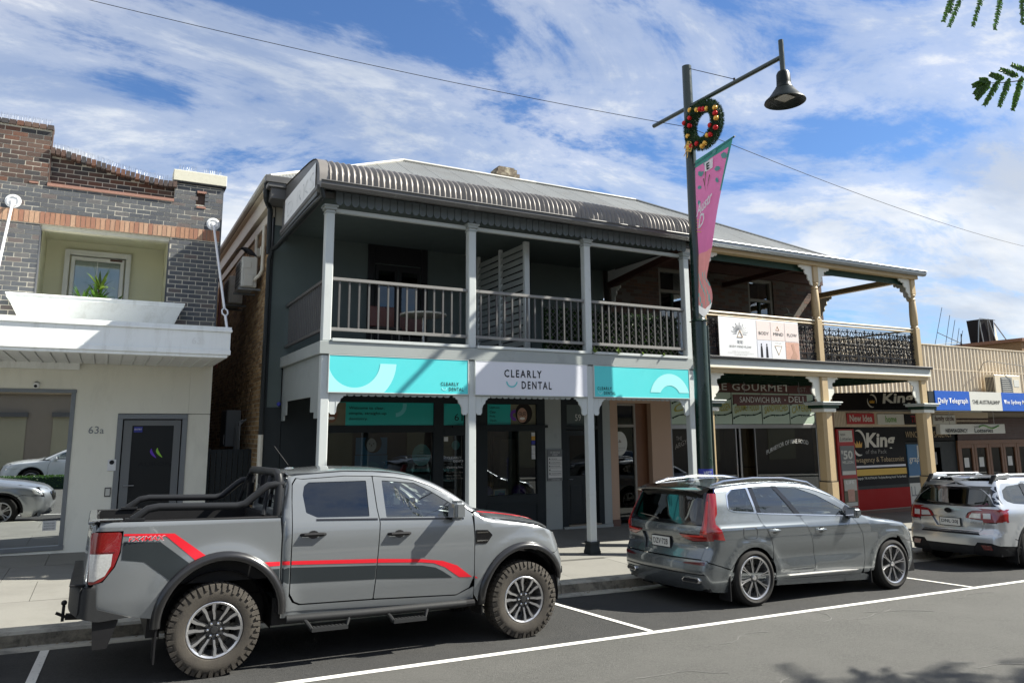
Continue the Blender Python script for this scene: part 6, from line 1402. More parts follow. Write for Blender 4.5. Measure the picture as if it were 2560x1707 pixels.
def wheel(root, c, kind, Rt, w, rr, turn=0.):
    """wheel with its axis along y, outer face towards sign(c.y)"""
    sg = -1 if c[1] < 0 else 1
    h = bpy.data.objects.new('wheel', None); COL.objects.link(h); h.parent = root; h.location = c; h.rotation_euler = (0, 0, turn); ORG[h.name] = (0, 0, 0)
    key = (kind, sg)
    if key not in wheels:
        L = []
        tm = 'dusty_rubber' if kind == 'ute' else 'rubber'; hw = w/2
        b = MB(); pf = [(rr+.005, -hw*.75), (rr+.02, -hw*.92), (rr+(Rt-rr)*.45, -hw*1.02), (Rt-.035, -hw*.98), (Rt-.008, -hw*.82), (Rt, -hw*.6), (Rt, hw*.6), (Rt-.008, hw*.82), (Rt-.035, hw*.98), (rr+(Rt-rr)*.45, hw*1.02), (rr+.02, hw*.92), (rr+.005, hw*.75)]
        b.lathe([(r, q) for r, q in pf], axis='y', n=56)
        if kind == 'ute':
            nb = 46
            for i in range(nb):
                a = 2*PI*i/nb
                def P(r, da, y): return (r*math.cos(a+da), y, r*math.sin(a+da))
                for s in (-1, 1):
                    o_ = .04 if s > 0 else 0
                    rsh = Rt-.035 if i % 2 else Rt-.062
                    ring_ = [(Rt+.006, .0), (Rt+.006, .09), (rsh, .095), (rsh, .02)]
                    y_in, y_out = s*hw*.45, s*(hw*1.05)
                    vs = [P(Rt+.006, o_+.00, y_in), P(Rt+.006, o_+.10, y_in), P(Rt+.004, o_+.105, y_out*.93), P(Rt+.004, o_+.0, y_out*.93), P(rsh, o_+.02, y_out+s*.003), P(rsh, o_+.085, y_out+s*.003), P(Rt-.02, o_+0.0, y_in), P(Rt-.02, o_+.10, y_in)]
                    b.add(vs, [(0, 1, 2, 3), (3, 2, 5, 4), (0, 3, 4, 6), (1, 7, 5, 2)])
                b.add([P(Rt+.009, .03, -hw*.35), P(Rt+.009, .12, -hw*.3), P(Rt+.009, .14, hw*.3), P(Rt+.009, .05, hw*.35), P(Rt-.01, .03, -hw*.35), P(Rt-.01, .12, -hw*.3), P(Rt-.01, .14, hw*.3), P(Rt-.01, .05, hw*.35)], [(0, 1, 2, 3), (0, 4, 5, 1), (1, 5, 6, 2), (2, 6, 7, 3), (3, 7, 4, 0)])
        else:
            for q in (-.3, 0, .3): b.lathe([(Rt+.002, q*w-.003), (Rt-.006, q*w), (Rt+.002, q*w+.003)], axis='y', n=56)
        L.append(('tyre', b, tm, R(35)))
        fy = sg*hw*.62     # face of the rim
        b = MB(); b.lathe([(rr+.012, sg*hw*.86), (rr+.004, sg*hw*.90), (rr-.012, sg*hw*.84), (rr-.02, sg*hw*.5), (rr-.03, -sg*hw*.6), (rr-.08, -sg*hw*.7)], axis='y', n=48); L.append(('rim', b, 'alloy' if kind != 'ute' else 'alloy', R(40)))
        b = MB(); b.lathe([(.001, sg*.0), (.15, 0), (.155, -sg*.02)], axis='y', n=32); L.append(('brake_disc', b, 'brake', R(30)))
        b = MB(); b.lathe([(rr-.03, -sg*hw*.5), (.001, -sg*hw*.5)], axis='y', n=32); L.append(('wheel_back', b, 'gloss_black', R(30)))
        def spoke(b, poly, yo0, yo1, t=.028):
            # poly in polar-like (r, tangential offset), depth interpolated with r
            pass
        def strip(b, pts, wd, dep, a):
            # pts (r, off) centre line ; wd widths ; dep y depths
            ca, sa = math.cos(a), math.sin(a); vs = []
            for (r, o_), w_, d_ in zip(pts, wd, dep):
                for q, dd in ((-w_, -.022), (-w_*.8, 0), (w_*.8, 0), (w_, -.022)):
                    t_ = o_+q; vs.append((r*ca-t_*sa, fy+sg*(d_+dd), r*sa+t_*ca))
            n = len(pts); b.add(vs, [(i*4+k, i*4+k+1, (i+1)*4+k+1, (i+1)*4+k) for i in range(n-1) for k in range(3)])
        if kind == 'ute':
            bd, ba = MB(), MB()
            for i in range(6):
                a = 2*PI*i/6+.3
                for s in (-1, 1):
                    strip(bd, [(.05, s*.012), (.10, s*.026), (.15, s*.046), (rr-.005, s*.055)], (.016, .017, .016, .018), (.0, .012, .018, .03), a)
                    strip(ba, [(.085, s*.026), (.12, s*.036), (.16, s*.055), (rr-.004, s*.070)], (.010, .013, .015, .018), (.012, .018, .022, .035), a)
            bd.lathe([(.001, fy+sg*.004), (.07, fy+sg*.004), (.085, fy-sg*.02)], axis='y', n=24); L.append(('spokes', bd, 'alloy_dark', R(30))); L.append(('spoke_face', ba, 'alloy', R(30)))
            b = MB()
            for i in range(6): a = 2*PI*i/6; b.lathe([(.001, sg*.018), (.011, sg*.014), (.012, 0)], (.058*math.cos(a), fy+sg*.004, .058*math.sin(a)), 'y', 8)
            L.append(('wheel_nuts', b, 'chrome', R(30)))
            b = MB(); b.lathe([(.001, sg*.02), (.03, sg*.018), (.034, 0)], (0, fy+sg*.004, 0), 'y', 20); L.append(('centre_cap', b, 'alloy_dark', R(30)))
        elif kind in ('wagon8',):
            bd, ba = MB(), MB()
            for i in range(8):
                a = 2*PI*i/8+.2
                strip(bd, [(.04, 0), (.10, 0), (.18, 0), (rr-.004, 0)], (.018, .016, .019, .034), (-.004, .004, .012, .024), a)
                for s in (-1, 1): strip(ba, [(.06, s*.006), (.12, s*.008), (.19, s*.010), (rr-.004, s*.026)], (.004, .0045, .005, .008), (.006, .012, .018, .03), a)
            ba.lathe([(rr-.016, fy+sg*.026), (rr+.002, fy+sg*.034)], axis='y', n=48)
            bd.lathe([(.001, fy+sg*.006), (.06, fy+sg*.006), (.075, fy-sg*.02)], axis='y', n=24); L.append(('spokes', bd, 'alloy_dark', R(30))); L.append(('spoke_face', ba, 'alloy', R(30)))
            b = MB(); b.lathe([(.001, sg*.016), (.03, sg*.014), (.034, 0)], (0, fy+sg*.004, 0), 'y', 20); L.append(('centre_cap', b, 'alloy', R(30)))
        else:
            ba = MB()
            for i in range(5):
                a = 2*PI*i/5+.5
                for s in (-1, 1): strip(ba, [(.04, s*.012), (.11, s*.018), (.17, s*.03), (rr-.004, s*.045)], (.016, .012, .013, .018), (.0, .008, .014, .026), a)
            ba.lathe([(.001, fy+sg*.006), (.06, fy+sg*.006), (.075, fy-sg*.02)], axis='y', n=24); L.append(('spokes', ba, 'alloy', R(30)))
        wheels[key] = []
        for nm, b, m, sa_ in L:
            o = b.obj(nm, m, h, smooth=sa_, local=True, kind='stuff' if nm == 'wheel_nuts' else None); wheels[key].append(o)
    else:
        for o in wheels[key]:
            c_ = o.copy(); COL.objects.link(c_); c_.parent = h
    return h
def place(root, X, Y, z0=None):
    zc = gz(X, Y) if z0 is None else z0
    root.location = (X, Y, zc); root.rotation_euler = (-.02, .023, 0)
def boxo(parent, name, m, x0, x1, y0, y1, z0, z1, bev=0): b = MB(); b.box(x0, x1, y0, y1, z0, z1); return b.obj(name, m, parent, bev=bev, local=True)
def seat(parent, x, y, zf, m='seat_dark', w=.25):
    b = MB(); b.box(x-.28, x+.24, y-w, y+w, zf+.22, zf+.38); o = b.obj('seat', m, parent, bev=.04, local=True)
    b = MB(); b.prism([(x-.30, zf+.34), (x-.14, zf+.36), (x-.26, zf+.92), (x-.40, zf+.92)], lambda u, v, q: (u, q, v), y-w+.02, y+w-.02); b.obj('seat_back', m, o, bev=.03, local=True)
    b = MB(); b.box(x-.42, x-.30, y-.13, y+.13, zf+.95, zf+1.12); b.obj('headrest', m, o, bev=.03, local=True)
def mirror(car, x, z, y0, m='trim_black', pm='ute_grey', sz=(.12, .22, .17)):
    for s in (-1, 1):
        b = MB(); b.box(x-sz[0]/2, x+sz[0]/2, *sorted((s*y0, s*(y0+sz[1]))), z-sz[2]/2, z+sz[2]/2); o = b.obj('wing_mirror', pm, car.root, bev=.035, local=True)
        b = MB(); b.box(x-.04, x+.04, *sorted((s*(y0-.1), s*(y0+.04))), z-sz[2]/2, z-sz[2]/2+.05); b.obj('mirror_arm', m, o, local=True)
        b = MB(); b.box(x-sz[0]/2-.004, x-sz[0]/2+.003, *sorted((s*(y0+.03), s*(y0+sz[1]-.03))), z-sz[2]/2+.03, z+sz[2]/2-.03); b.obj('mirror_glass', 'chrome', o, local=True)
def handle(car, x, z, m='trim_black', L=.24):
    for s in (-1, 1):
        p = car.at('y', x, z, 0, s); y = abs(p.y)
        b = MB(); b.tube([(x-L/2, s*(y-.005), z), (x-L/2+.025, s*(y+.03), z+.002), (x+L/2-.03, s*(y+.032), z+.002), (x+L/2, s*(y-.005), z)], [.014, .018, .018, .014], 8); o = b.obj('door_handle', m, car.root, smooth=True, local=True)
        car.panel('handle_cup', 'y', [(x+.05*math.cos(t)*1.1, z+.038*math.sin(t)) for t in np.linspace(0, 2*PI, 14, endpoint=False)], 'trim_black', parent=o, off=.0008, th=0, sides=(s,), sp=.05)
def underbody(root, x0, x1, hw, wheels_x, rw, z0=.26, z1=.62):
    b = MB(); xs = x0
    for wx in wheels_x: b.box(xs, wx-rw, -hw, hw, z0, z1); b.box(wx-rw, wx+rw, -hw+.34, hw-.34, z0+.1, z1); xs = wx+rw
    b.box(xs, x1, -hw, hw, z0, z1); b.obj('underbody', 'trim_black', root, local=True)
    for wx in wheels_x:
        for s in (-1, 1):
            b = MB(); a = arc(wx, .42, rw-.005, -.15, PI+.15, 16); vs = [(x, y, z) for x, z in a for y in (s*(hw+.02), s*(hw-.36))]; b.add(vs, [(2*i, 2*i+1, 2*i+3, 2*i+2) for i in range(len(a)-1)]); b.add([(x, s*(hw-.36), z) for x, z in a], [tuple(range(len(a)))]); b.obj('wheel_arch_liner', 'trim_black', root, local=True)
def sl(s, root, o, u, v, **k): return word(s, root, o, u, v, **k)
# ---- grey dual cab ute
mat('flare_black', (.014, .014, .015), .3, coat=.3)
ut = thing('pickup_truck', 'grey dual cab ute with red and black side stripes and black sports bar', 'pickup truck', (0, 0, 0)); ORG[ut.name] = (0, 0, 0)
U = lambda P: [(a-2.4, b) for a, b in P]
zt = sm([-.9, -.8, -.2, .25, .55, .80, 1.05, 1.30, 1.40, 1.7, 2.05, 2.30, 2.42, 2.52], [1.79, 1.80, 1.845, 1.835, 1.795, 1.71, 1.58, 1.40, 1.345, 1.315, 1.265, 1.20, 1.13, 1.03], .045)
wt = sm([.2, .5, .7, .95, 1.15, 1.27, 1.33, 1.40, 1.78, 1.9], [.84, .895, .925, .932, .928, .912, .892, .868, .735, .68], .03)
bulge = lambda x, z, c, cz, a, r=.60, w=.09: a*np.exp(-((np.hypot(x-c, z-cz)-r)/w)**2)*(z > .4)
Wu = lambda x, z: wt(z)-.13*np.clip((x-1.85)/.7, 0, 1)**2+bulge(x, z, 1.84, .42, .02)+bulge(x, z, -1.35, .45, .02)
uc = Car(ut, lambda x, ay: zt(x)-.055*(ay/.85)**2, Wu, lambda ay, z: -.83+.0*z-.03*(1.8-z)*0+.05*np.clip((z-1.35)/.45, 0, 1)+0*ay, lambda ay, z: sm([.3, .5, .65, .8, .95, 1.1, 1.2], [2.44, 2.50, 2.53, 2.52, 2.46, 2.40, 2.30], .04)(z)-.14*(ay/.9)**2, rt=.06, rr=.05, rf=.10)
ub = Car(ut, lambda x, ay: np.full_like(x*1., 1.385)+0*ay, lambda x, z: sm([.2, .5, .7, .95, 1.38, 1.5], [.84, .895, .925, .932, .915, .91], .03)(z)-.05*np.clip((-2.0-x)/.5, 0, 1)**2+bulge(x, z, -1.35, .45, .02), lambda ay, z: -2.50+.02*np.clip((z-.9)/.5, 0, 1)+.03*(ay/.9)**2, lambda ay, z: 9+0*ay+0*z, rt=.03, rr=.09, rf=.05)
ac_ = (1.06, .50); af = (4.25, .45)
rear_arc = arc(ac_[0], ac_[1], .515, PI, 0, 20); front_arc = arc(af[0], af[1], .50, 1.02, PI+.05, 16)
ub.panel('bed_side', 'y', U([(-.07, 1.300), (-.03, 1.375), (1.545, 1.362), (1.565, 1.2), (1.565, .50)]+rear_arc[::-1]+[(.535, .535), (.30, .575), (.02, .66), (.0, .86), (.07, .875), (.155, 1.0), (.19, 1.12), (.195, 1.300)]), 'ute_grey')
tlp = U([(-.06, 1.290), (.185, 1.290), (.180, 1.12), (.145, 1.0), (.065, .885), (-.04, .85)])
for s in (-1, 1):
    t = ub.panel('tail_light', 'y', tlp, 'lamp_red', off=.006, sides=(s,), rnd=.03)
    ub.panel('lamp_segment', 'y', U([(-.05, 1.11), (.125, 1.11), (.12, 1.01), (.08, .93), (.0, .885), (-.04, .885)]), 'lamp_clear', parent=t, off=.010, sides=(s,), th=.003)
    ub.panel('lamp_segment', 'y', U([(-.05, 1.27), (.15, 1.27), (.145, 1.125), (-.05, 1.125)]), 'lamp_dark' if 0 else 'lamp_red', parent=t, off=.010, sides=(s,), th=.003)
ub.panel('tailgate', 'r', [(-.86, .66), (.86, .66), (.86, 1.365), (-.86, 1.365)], 'ute_grey', rnd=.04)
# bed
b = MB(); b.box(-2.42, -.90, -.80, .80, .80, .84); b.box(-2.42, -.90, -.80, -.77, .84, 1.36); b.box(-2.42, -.90, .77, .80, .84, 1.36); b.box(-.92, -.86, -.8, .8, .8, 1.36); b.box(-2.44, -2.40, -.8, .8, .8, 1.34); b.obj('tray_liner', 'trim_black', ut, local=True)
b = MB()
for s in (-1, 1): b.box(-2.44, -.86, *sorted((s*.775, s*.845)), 1.355, 1.377)
boxo(ut, 'tailgate_cap', 'ute_grey', -2.49, -2.42, -.80, .80, 1.355, 1.377, .006); b.obj('rail_cap', 'trim_black', ut, bev=.008, local=True, split=2)
b = MB(); b.box(-2.46, -2.22, -.9, -.80, 1.392, 1.402); b.obj('corner_cap', 'ute_grey', ut, bev=.004, local=True)
# bumper
rb_ = Car(ut, lambda x, ay: np.full_like(x*1., .86)+0*ay, lambda x, z: .93+0*x+0*z, lambda ay, z: -2.585+.10*(ay/.93)**3+.04*np.abs(z-.7)/.2*0, lambda ay, z: 9+0*ay+0*z, rt=.03, rr=.07, rf=.05)
rb_.panel('rear_bumper', 'y', U([(-.185, .86), (.02, .86), (.04, .66), (.30, .575), (.06, .555), (-.12, .60), (-.19, .68)]), 'plastic_grey', rnd=.02); rb_.panel('bumper_face', 'r', [(-.88, .60), (.88, .60), (.88, .85), (-.88, .85)], 'plastic_grey', rnd=.04)
b = MB(); b.box(-2.58, -2.42, -.85, .85, .845, .862); b.obj('bumper_step', 'trim_black', ut, bev=.006, local=True)
tb_ = MB(); tb_.bar((-2.4, 0, .45), (-2.60, 0, .46), .07, .05); tb_.bar((-2.56, 0, .44), (-2.68, 0, .50), .05, .02); o = tb_.obj('tow_bar', 'trim_black', ut, local=True)
b = MB(); b.ball((-2.62, 0, .585), .026, 12); b.tube([(-2.62, 0, .56), (-2.62, 0, .42)], .014, 8); b.obj('tow_ball', 'bar_black', o, smooth=True, local=True)
b = MB(); b.prism([(-2.36, .33), (-2.25, .33), (-2.18, .55), (-2.38, .55)], lambda u, v, q: (u, q, v), -.90, -.84); b.prism([(-2.36, .33), (-2.25, .33), (-2.18, .55), (-2.38, .55)], lambda u, v, q: (u, q, v), .84, .90); b.obj('mud_guard', 'trim_black', ut, local=True, kind='stuff')
b = MB()
for s in (-1, 1):
    b.box(-1.88, -1.865, *sorted((s*.64, s*.92)), .16, .60); b.box(1.33, 1.345, *sorted((s*.64, s*.9)), .28, .5)
b.obj('mud_flaps', 'trim_black', ut, local=True, kind='stuff')
# cab
fr_ = [(1.575, .50), (1.583, 1.35), (1.605, 1.66), (1.63, 1.745)]
T_ = lambda x: float(zt(np.array([x-2.4]))[0])-.055*(.78)**2-.018
roofedge = [(x, T_(x)) for x in (1.72, 1.95, 2.2, 2.5, 2.75, 2.95, 3.15, 3.35, 3.55, 3.66, 3.72)]
dtop = [(1.66, 1.55), (1.664, 1.68), (1.70, 1.735), (1.76, T_(1.76)-.035)]+[(x, T_(x)-.038) for x in (2.0, 2.2, 2.5, 2.75, 2.95, 3.12, 3.3, 3.46)]+[(3.545, 1.385)]
uc.panel('cab_frame', 'y', U(fr_+roofedge+[(3.70, 1.37), (3.60, 1.362)]+dtop[::-1]+[(1.66, .64), (1.70, .575), (1.77, .543), (2.5, .530), (3.43, .498), (3.58, .56), (3.62, .58), (3.62, .46), (3.3, .44)]), 'ute_grey', sp=.06)
rd = uc.panel('rear_door', 'y', U([(1.672, .66), (1.72, .585), (1.78, .557), (2.505, .545), (2.55, 1.28), (2.525, 1.42), (2.495, T_(2.5)-.046), (2.2, T_(2.2)-.046), (2.0, T_(2.0)-.046), (1.77, T_(1.77)-.043), (1.71, 1.728), (1.673, 1.67), (1.668, 1.5)]), 'ute_grey', holes=[U([(1.77, 1.57), (1.785, 1.655), (1.83, 1.690), (2.43, 1.700), (2.445, 1.345), (1.91, 1.352), (1.80, 1.40)])], rnd=.012)
fd = uc.panel('front_door', 'y', U([(2.515, .545), (3.43, .512), (3.57, .575), (3.620, .70), (3.620, 1.10), (3.600, 1.345), (3.545, 1.378)]+[(x, T_(x)-.047) for x in (3.45, 3.3, 3.12, 2.95, 2.75)]+[(2.505, T_(2.5)-.046), (2.535, 1.42), (2.56, 1.28)]), 'ute_grey', holes=[U([(2.625, 1.33), (2.60, 1.700), (2.96, 1.670), (3.14, 1.585), (3.38, 1.445), (3.46, 1.36), (3.46, 1.315)])], rnd=.012)
for k in (0, 1):
    s = (-1, 1)[k]
    uc.panel('window', 'y', U([(1.76, 1.56), (1.775, 1.665), (1.82, 1.70), (2.44, 1.71), (2.455, 1.335), (1.90, 1.342), (1.79, 1.39)]), 'privacy_glass', parent=rd[k], off=-.010, th=.002, sides=(s,), rnd=.012)
    uc.panel('window', 'y', U([(2.615, 1.32), (2.59, 1.71), (2.96, 1.68), (3.15, 1.595), (3.39, 1.455), (3.47, 1.365), (3.47, 1.305)]), 'car_glass', parent=fd[k], off=-.010, th=.002, sides=(s,), rnd=.012)
    for par, P in ((rd[k], [(1.75, 1.57), (1.765, 1.665), (1.82, 1.708), (2.45, 1.718), (2.465, 1.325), (1.90, 1.332), (1.78, 1.39)]), (fd[k], [(2.605, 1.31), (2.58, 1.718), (2.965, 1.688), (3.15, 1.605), (3.39, 1.467), (3.485, 1.37), (3.485, 1.295)])):
        ins = [((a-sum(q[0] for q in P)/7)*.955+sum(q[0] for q in P)/7, (c-sum(q[1] for q in P)/7)*.92+sum(q[1] for q in P)/7) for a, c in P]
        uc.panel('window_seal', 'y', U(P), 'gloss_black', parent=par, holes=[U(ins)], off=-.006, th=.002, sides=(s,))
    uc.panel('belt_trim', 'y', U([(1.90, 1.322), (2.53, 1.308), (2.53, 1.326), (1.90, 1.340)] if 1 else []), 'gloss_black', parent=rd[k], off=.004, sides=(s,), th=.004)
    uc.panel('belt_trim', 'y', U([(2.56, 1.306), (3.50, 1.283), (3.50, 1.300), (2.56, 1.325)]), 'gloss_black', parent=fd[k], off=.004, sides=(s,), th=.004)
uc.panel('fender', 'y', U([(3.630, 1.345), (3.70, 1.345), (3.80, 1.315), (3.97, 1.255), (4.2, 1.218), (4.43, 1.175), (4.60, 1.120), (4.66, 1.085), (4.70, .99), (4.745, .925), (4.66, .88), (4.525, .88)]+front_arc[1:]+[(3.70, .40), (3.628, .50)]), 'ute_grey')
uc.panel('front_bumper', 'y', U([(4.53, .872), (4.66, .872), (4.76, .918), (4.83, .93), (4.875, .80), (4.875, .60), (4.84, .47), (4.74, .41)]+arc(af[0], af[1], .50, 0, .98, 8)), 'ute_grey')
uc.panel('bumper_face', 'f', [(-.72, .45), (.72, .45), (.74, .80), (-.74, .80)], 'ute_grey', rnd=.05); uc.panel('grille', 'f', [(-.62, .83), (.62, .83), (.64, 1.08), (-.64, 1.08)], 'gloss_black', rnd=.04)
hl = uc.panel('headlight', 'y', U([(4.672, 1.085), (4.76, 1.115), (4.80, 1.10), (4.82, .95), (4.765, .935), (4.712, 1.0)]), 'lamp_clear', off=.004, rnd=.015)
uc.panel('headlight', 'f', [(-.84, .93), (-.66, .93), (-.66, 1.08), (-.84, 1.09)], 'lamp_clear', off=.004); uc.panel('headlight', 'f', [(.66, .93), (.84, .93), (.84, 1.09), (.66, 1.08)], 'lamp_clear', off=.004)
b = MB(); 
for s in (-1, 1): b.box(2.30, 2.44, *sorted((s*.70, s*.775)), .62, .70)
b.obj('fog_lamp_bezel', 'gloss_black', ut, bev=.01, local=True, kind='stuff')
# hood, roof, windscreen
hy = lambda x: float(uc.at('y', x, float(zt(np.array([x]))[0])-.09).y)*-1-.045
hx = [1.32, 1.5, 1.7, 1.9, 2.05, 2.2, 2.32]
hood = uc.panel('bonnet', 'z', [(x, hy(x)) for x in hx]+[(2.37, .45), (2.385, 0), (2.37, -.45)]+[(x, -hy(x)) for x in hx[::-1]]+[(1.36, -.4), (1.40, 0), (1.36, .4)], 'ute_grey', sp=.07)
for s in (-1, 1):
    uc.panel('bonnet_decal', 'z', [(1.45, s*.52), (2.25, s*.46), (2.25, s*.40), (1.45, s*.46)][::1], 'decal_red', parent=hood, off=.004, th=.001, sp=.08)
    uc.panel('bonnet_decal', 'z', [(1.45, s*.44), (2.25, s*.38), (2.25, s*.18), (1.45, s*.22)], 'decal_black', parent=hood, off=.004, th=.001, sp=.08)
ry = lambda x: float(-uc.at('y', x, T_(x+2.4)+.012).y)
rx_ = [-.76, -.5, -.1, .3, .6, .8, 1.0, 1.15, 1.28, 1.34]
ws = [(.60, .60), (.9, .655), (1.26, .72), (1.30, 0), (1.26, -.72), (.9, -.655), (.60, -.60), (.585, 0)]
uc.panel('roof', 'z', [(x, ry(x)+.004) for x in rx_]+[(1.36, .4), (1.38, 0), (1.36, -.4)]+[(x, -ry(x)-.004) for x in rx_[::-1]], 'ute_grey', holes=[ws], sp=.08)
uc.panel('windscreen', 'z', [(a*1.0+(.0), c*1.01) for a, c in ws], 'car_glass', off=-.008, th=.002, sp=.08); uc.panel('windscreen_seal', 'z', [(.585, .612), (.9, .668), (1.275, .735), (1.315, 0), (1.275, -.735), (.9, -.668), (.585, -.612), (.57, 0)], 'gloss_black', off=-.004, th=.002, holes=[[(.66, .575), (.9, .62), (1.22, .68), (1.25, 0), (1.22, -.68), (.9, -.62), (.66, -.575), (.65, 0)]])
b = MB(); b.box(1.22, 1.36, -.74, .74, 1.36, 1.375); b.obj('cowl', 'trim_black', ut, local=True)
b = MB(); b.tube([(1.26, -.5, 1.40), (.98, .1, 1.58)], .008, 5); b.tube([(1.30, .1, 1.385), (1.02, .65, 1.53)], .008, 5); b.obj('wipers', 'trim_black', ut, local=True, kind='stuff')
uc.panel('cab_back', 'r', [(-.86, .9), (.86, .9), (.86, 1.33), (.70, 1.74), (-.70, 1.74), (-.86, 1.33)], 'ute_grey', holes=[[(-.6, 1.42), (.6, 1.42), (.55, 1.66), (-.55, 1.66)]]); uc.panel('rear_window', 'r', [(-.6, 1.42), (.6, 1.42), (.55, 1.66), (-.55, 1.66)], 'privacy_glass', off=-.01, th=.002)
ub.flare('wheel_flare', 'flare_black', ac_[0]-2.4, ac_[1], .505, .585, -.02, PI+.08, .045); uc.flare('wheel_flare', 'flare_black', af[0]-2.4, af[1], .49, .565, .02, PI+.12, .045)
underbody(ut, -1.95, 2.2, .84, (-1.36, 1.84), .49, .37, .62)
uc.panel('sill', 'y', U([(1.60, .50), (2.5, .52), (3.6, .46), (3.6, .42), (1.60, .44)]), 'ute_grey', off=-.004)
# interior
boxo(ut, 'floor', 'seat_dark', -.78, 1.2, -.78, .78, .60, .66); boxo(ut, 'dashboard', 'seat_dark', .95, 1.28, -.74, .74, .9, 1.30, .04)
for x, y in ((.15, -.38), (.15, .38)): seat(ut, x+.1, y, .66)
for y in (-.42, 0, .42): seat(ut, -.42, y, .66, w=.21)
b = MB(); b.lathe([(.17, -.015), (.185, 0), (.17, .015), (.155, 0), (.17, -.015)], (0, 0, 0), 'x', 24); 
b.v = [(.78+x*.92-z*.35, -.38+y, 1.24+z*.92+x*.35) for x, y, z in b.v]; b.obj('steering_wheel', 'seat_dark', ut, smooth=True, local=True)
for s in (-1, 1):
    b = MB(); b.tube([(.30, s*.70, 1.72), (.62, s*.70, 1.68), (.92, s*.745, 1.52), (1.2, s*.80, 1.36)], [.035, .04, .04, .035], 8); b.obj('pillar_trim', 'trim_pale', ut, smooth=True, local=True)
b = MB(); b.box(.60, .64, -.12, .12, 1.58, 1.64); b.obj('inner_mirror', 'trim_black', ut, local=True); b = MB(); b.box(-.75, .55, -.66, .66, 1.735, 1.75); b.obj('headlining', 'trim_pale', ut, local=True)
b = MB(); b.box(.63, .66, -.58, -.50, 1.38, 1.50); b.obj('pass_card', 'crown_gold', ut, local=True)
handle(uc, -.53, 1.195); handle(uc, .36, 1.165)
mirror(uc, .97, 1.385, .91, pm='ute_grey', sz=(.13, .20, .20))
# vent badge
for s in (-1, 1):
    v = uc.panel('side_vent', 'y', U([(3.635, 1.165), (3.78, 1.16), (3.84, 1.105), (3.77, 1.02), (3.635, 1.02)]), 'gloss_black', off=.006, sides=(s,), rnd=.01)
    for z_ in (1.135, 1.05): uc.panel('vent_bar', 'y', U([(3.65, z_+.008), (3.79, z_+.008), (3.78, z_-.004), (3.65, z_-.004)]), 'chrome', parent=v, off=.010, sides=(s,), th=.004)
# stripes
SQ = [('bed_stripe', 'decal_red', [(.20, 1.275), (.61, 1.262), (.90, 1.05), (.82, 1.005), (.545, 1.240), (.20, 1.256)], ub), ('bed_stripe', 'decal_red', [(1.36, .968), (1.56, .962), (1.56, .925), (1.395, .928)], ub),
      ('bed_stripe', 'decal_black', [(.20, 1.203), (.50, 1.192), (.77, .985), (.66, .91), (.60, .86), (.38, 1.03), (.20, 1.055)], ub), ('bed_stripe', 'decal_black', [(1.445, .900), (1.56, .898), (1.56, .755), (1.52, .755)], ub),
      ('door_stripe', 'decal_red', [(1.672, .960), (2.525, .930), (2.523, .892), (1.672, .925)], uc), ('door_stripe', 'decal_black', [(1.672, .898), (2.521, .866), (2.513, .735), (1.672, .755)], uc),
      ('door_stripe', 'decal_red', [(2.535, .930), (3.02, .898), (3.25, .868), (3.42, .81), (3.60, .68), (3.45, .688), (3.28, .80), (3.15, .85), (3.0, .868), (2.533, .892)], uc), ('door_stripe', 'decal_black', [(2.531, .866), (3.02, .835), (3.17, .805), (3.25, .765), (3.37, .690), (2.523, .735)], uc),
      ('frame_stripe', 'decal_red', [(1.585, .962), (1.655, .960), (1.655, .925), (1.585, .926)], uc), ('frame_stripe', 'decal_black', [(1.585, .899), (1.655, .898), (1.655, .755), (1.585, .757)], uc), ('fender_stripe', 'decal_red', [(3.632, .69), (3.665, .665), (3.632, .667)], uc)]
for nm, m, P, cr in SQ: cr.panel(nm, 'y', U(P), m, off=.0025, th=.0, sp=.05)
for s in (-1, 1):
    p = ub.at('y', .62-2.4, 1.2, 0, s); y = s*(abs(p.y)+.008)
    x0_ = .24-2.4 if s < 0 else .56-2.4
    sl('FX4MAX', ut, (x0_-.004, y-.0*s, 1.207), (-s, 0, 0) if s > 0 else (1, 0, 0), (0, .0, 1), w=.30, h=.044, m='sign_white', bold=.035, shear=.15, ex=.0)
    sl('FX4MAX', ut, (x0_, y+.002*s, 1.210), (-s, 0, 0) if s > 0 else (1, 0, 0), (0, 0, 1), w=.292, h=.038, m='decal_red', bold=.012, shear=.15, ex=.0)
# sports bar
for s in (-1, 1):
    b = MB(); y = s*.80
    b.tube([(-2.14, y, 1.385), (-2.08, y, 1.43), (-2.02, y, 1.475), (-1.93, y, 1.49), (-1.25, y, 1.48), (-1.17, y, 1.50), (-1.02, y, 1.63), (-.97, y, 1.665), (-.90, y, 1.675), (-.82, y, 1.675)], .036, 10); o = b.obj('sports_bar', 'bar_black', ut, smooth=True, local=True)
    b = MB(); b.box(-2.2, -2.04, *sorted((y-.05, y+.05)), 1.378, 1.398); b.obj('bar_foot', 'bar_black', o, local=True)
b = MB(); b.tube([(-.87, -.80, 1.385), (-.86, -.80, 1.67), (-.865, -.76, 1.755), (-.87, -.68, 1.79), (-.87, .68, 1.79), (-.865, .76, 1.755), (-.86, .8, 1.67), (-.87, .8, 1.385)], .040, 10); b.obj('hoop', 'bar_black', ut, smooth=True, local=True)
b = MB(); b.tube([(-1.0, -.80, 1.385), (-.92, -.62, 1.75)], .02, 6); b.tube([(-1.0, .80, 1.385), (-.92, .62, 1.75)], .02, 6); b.obj('brace', 'bar_black', ut, local=True, split=2)
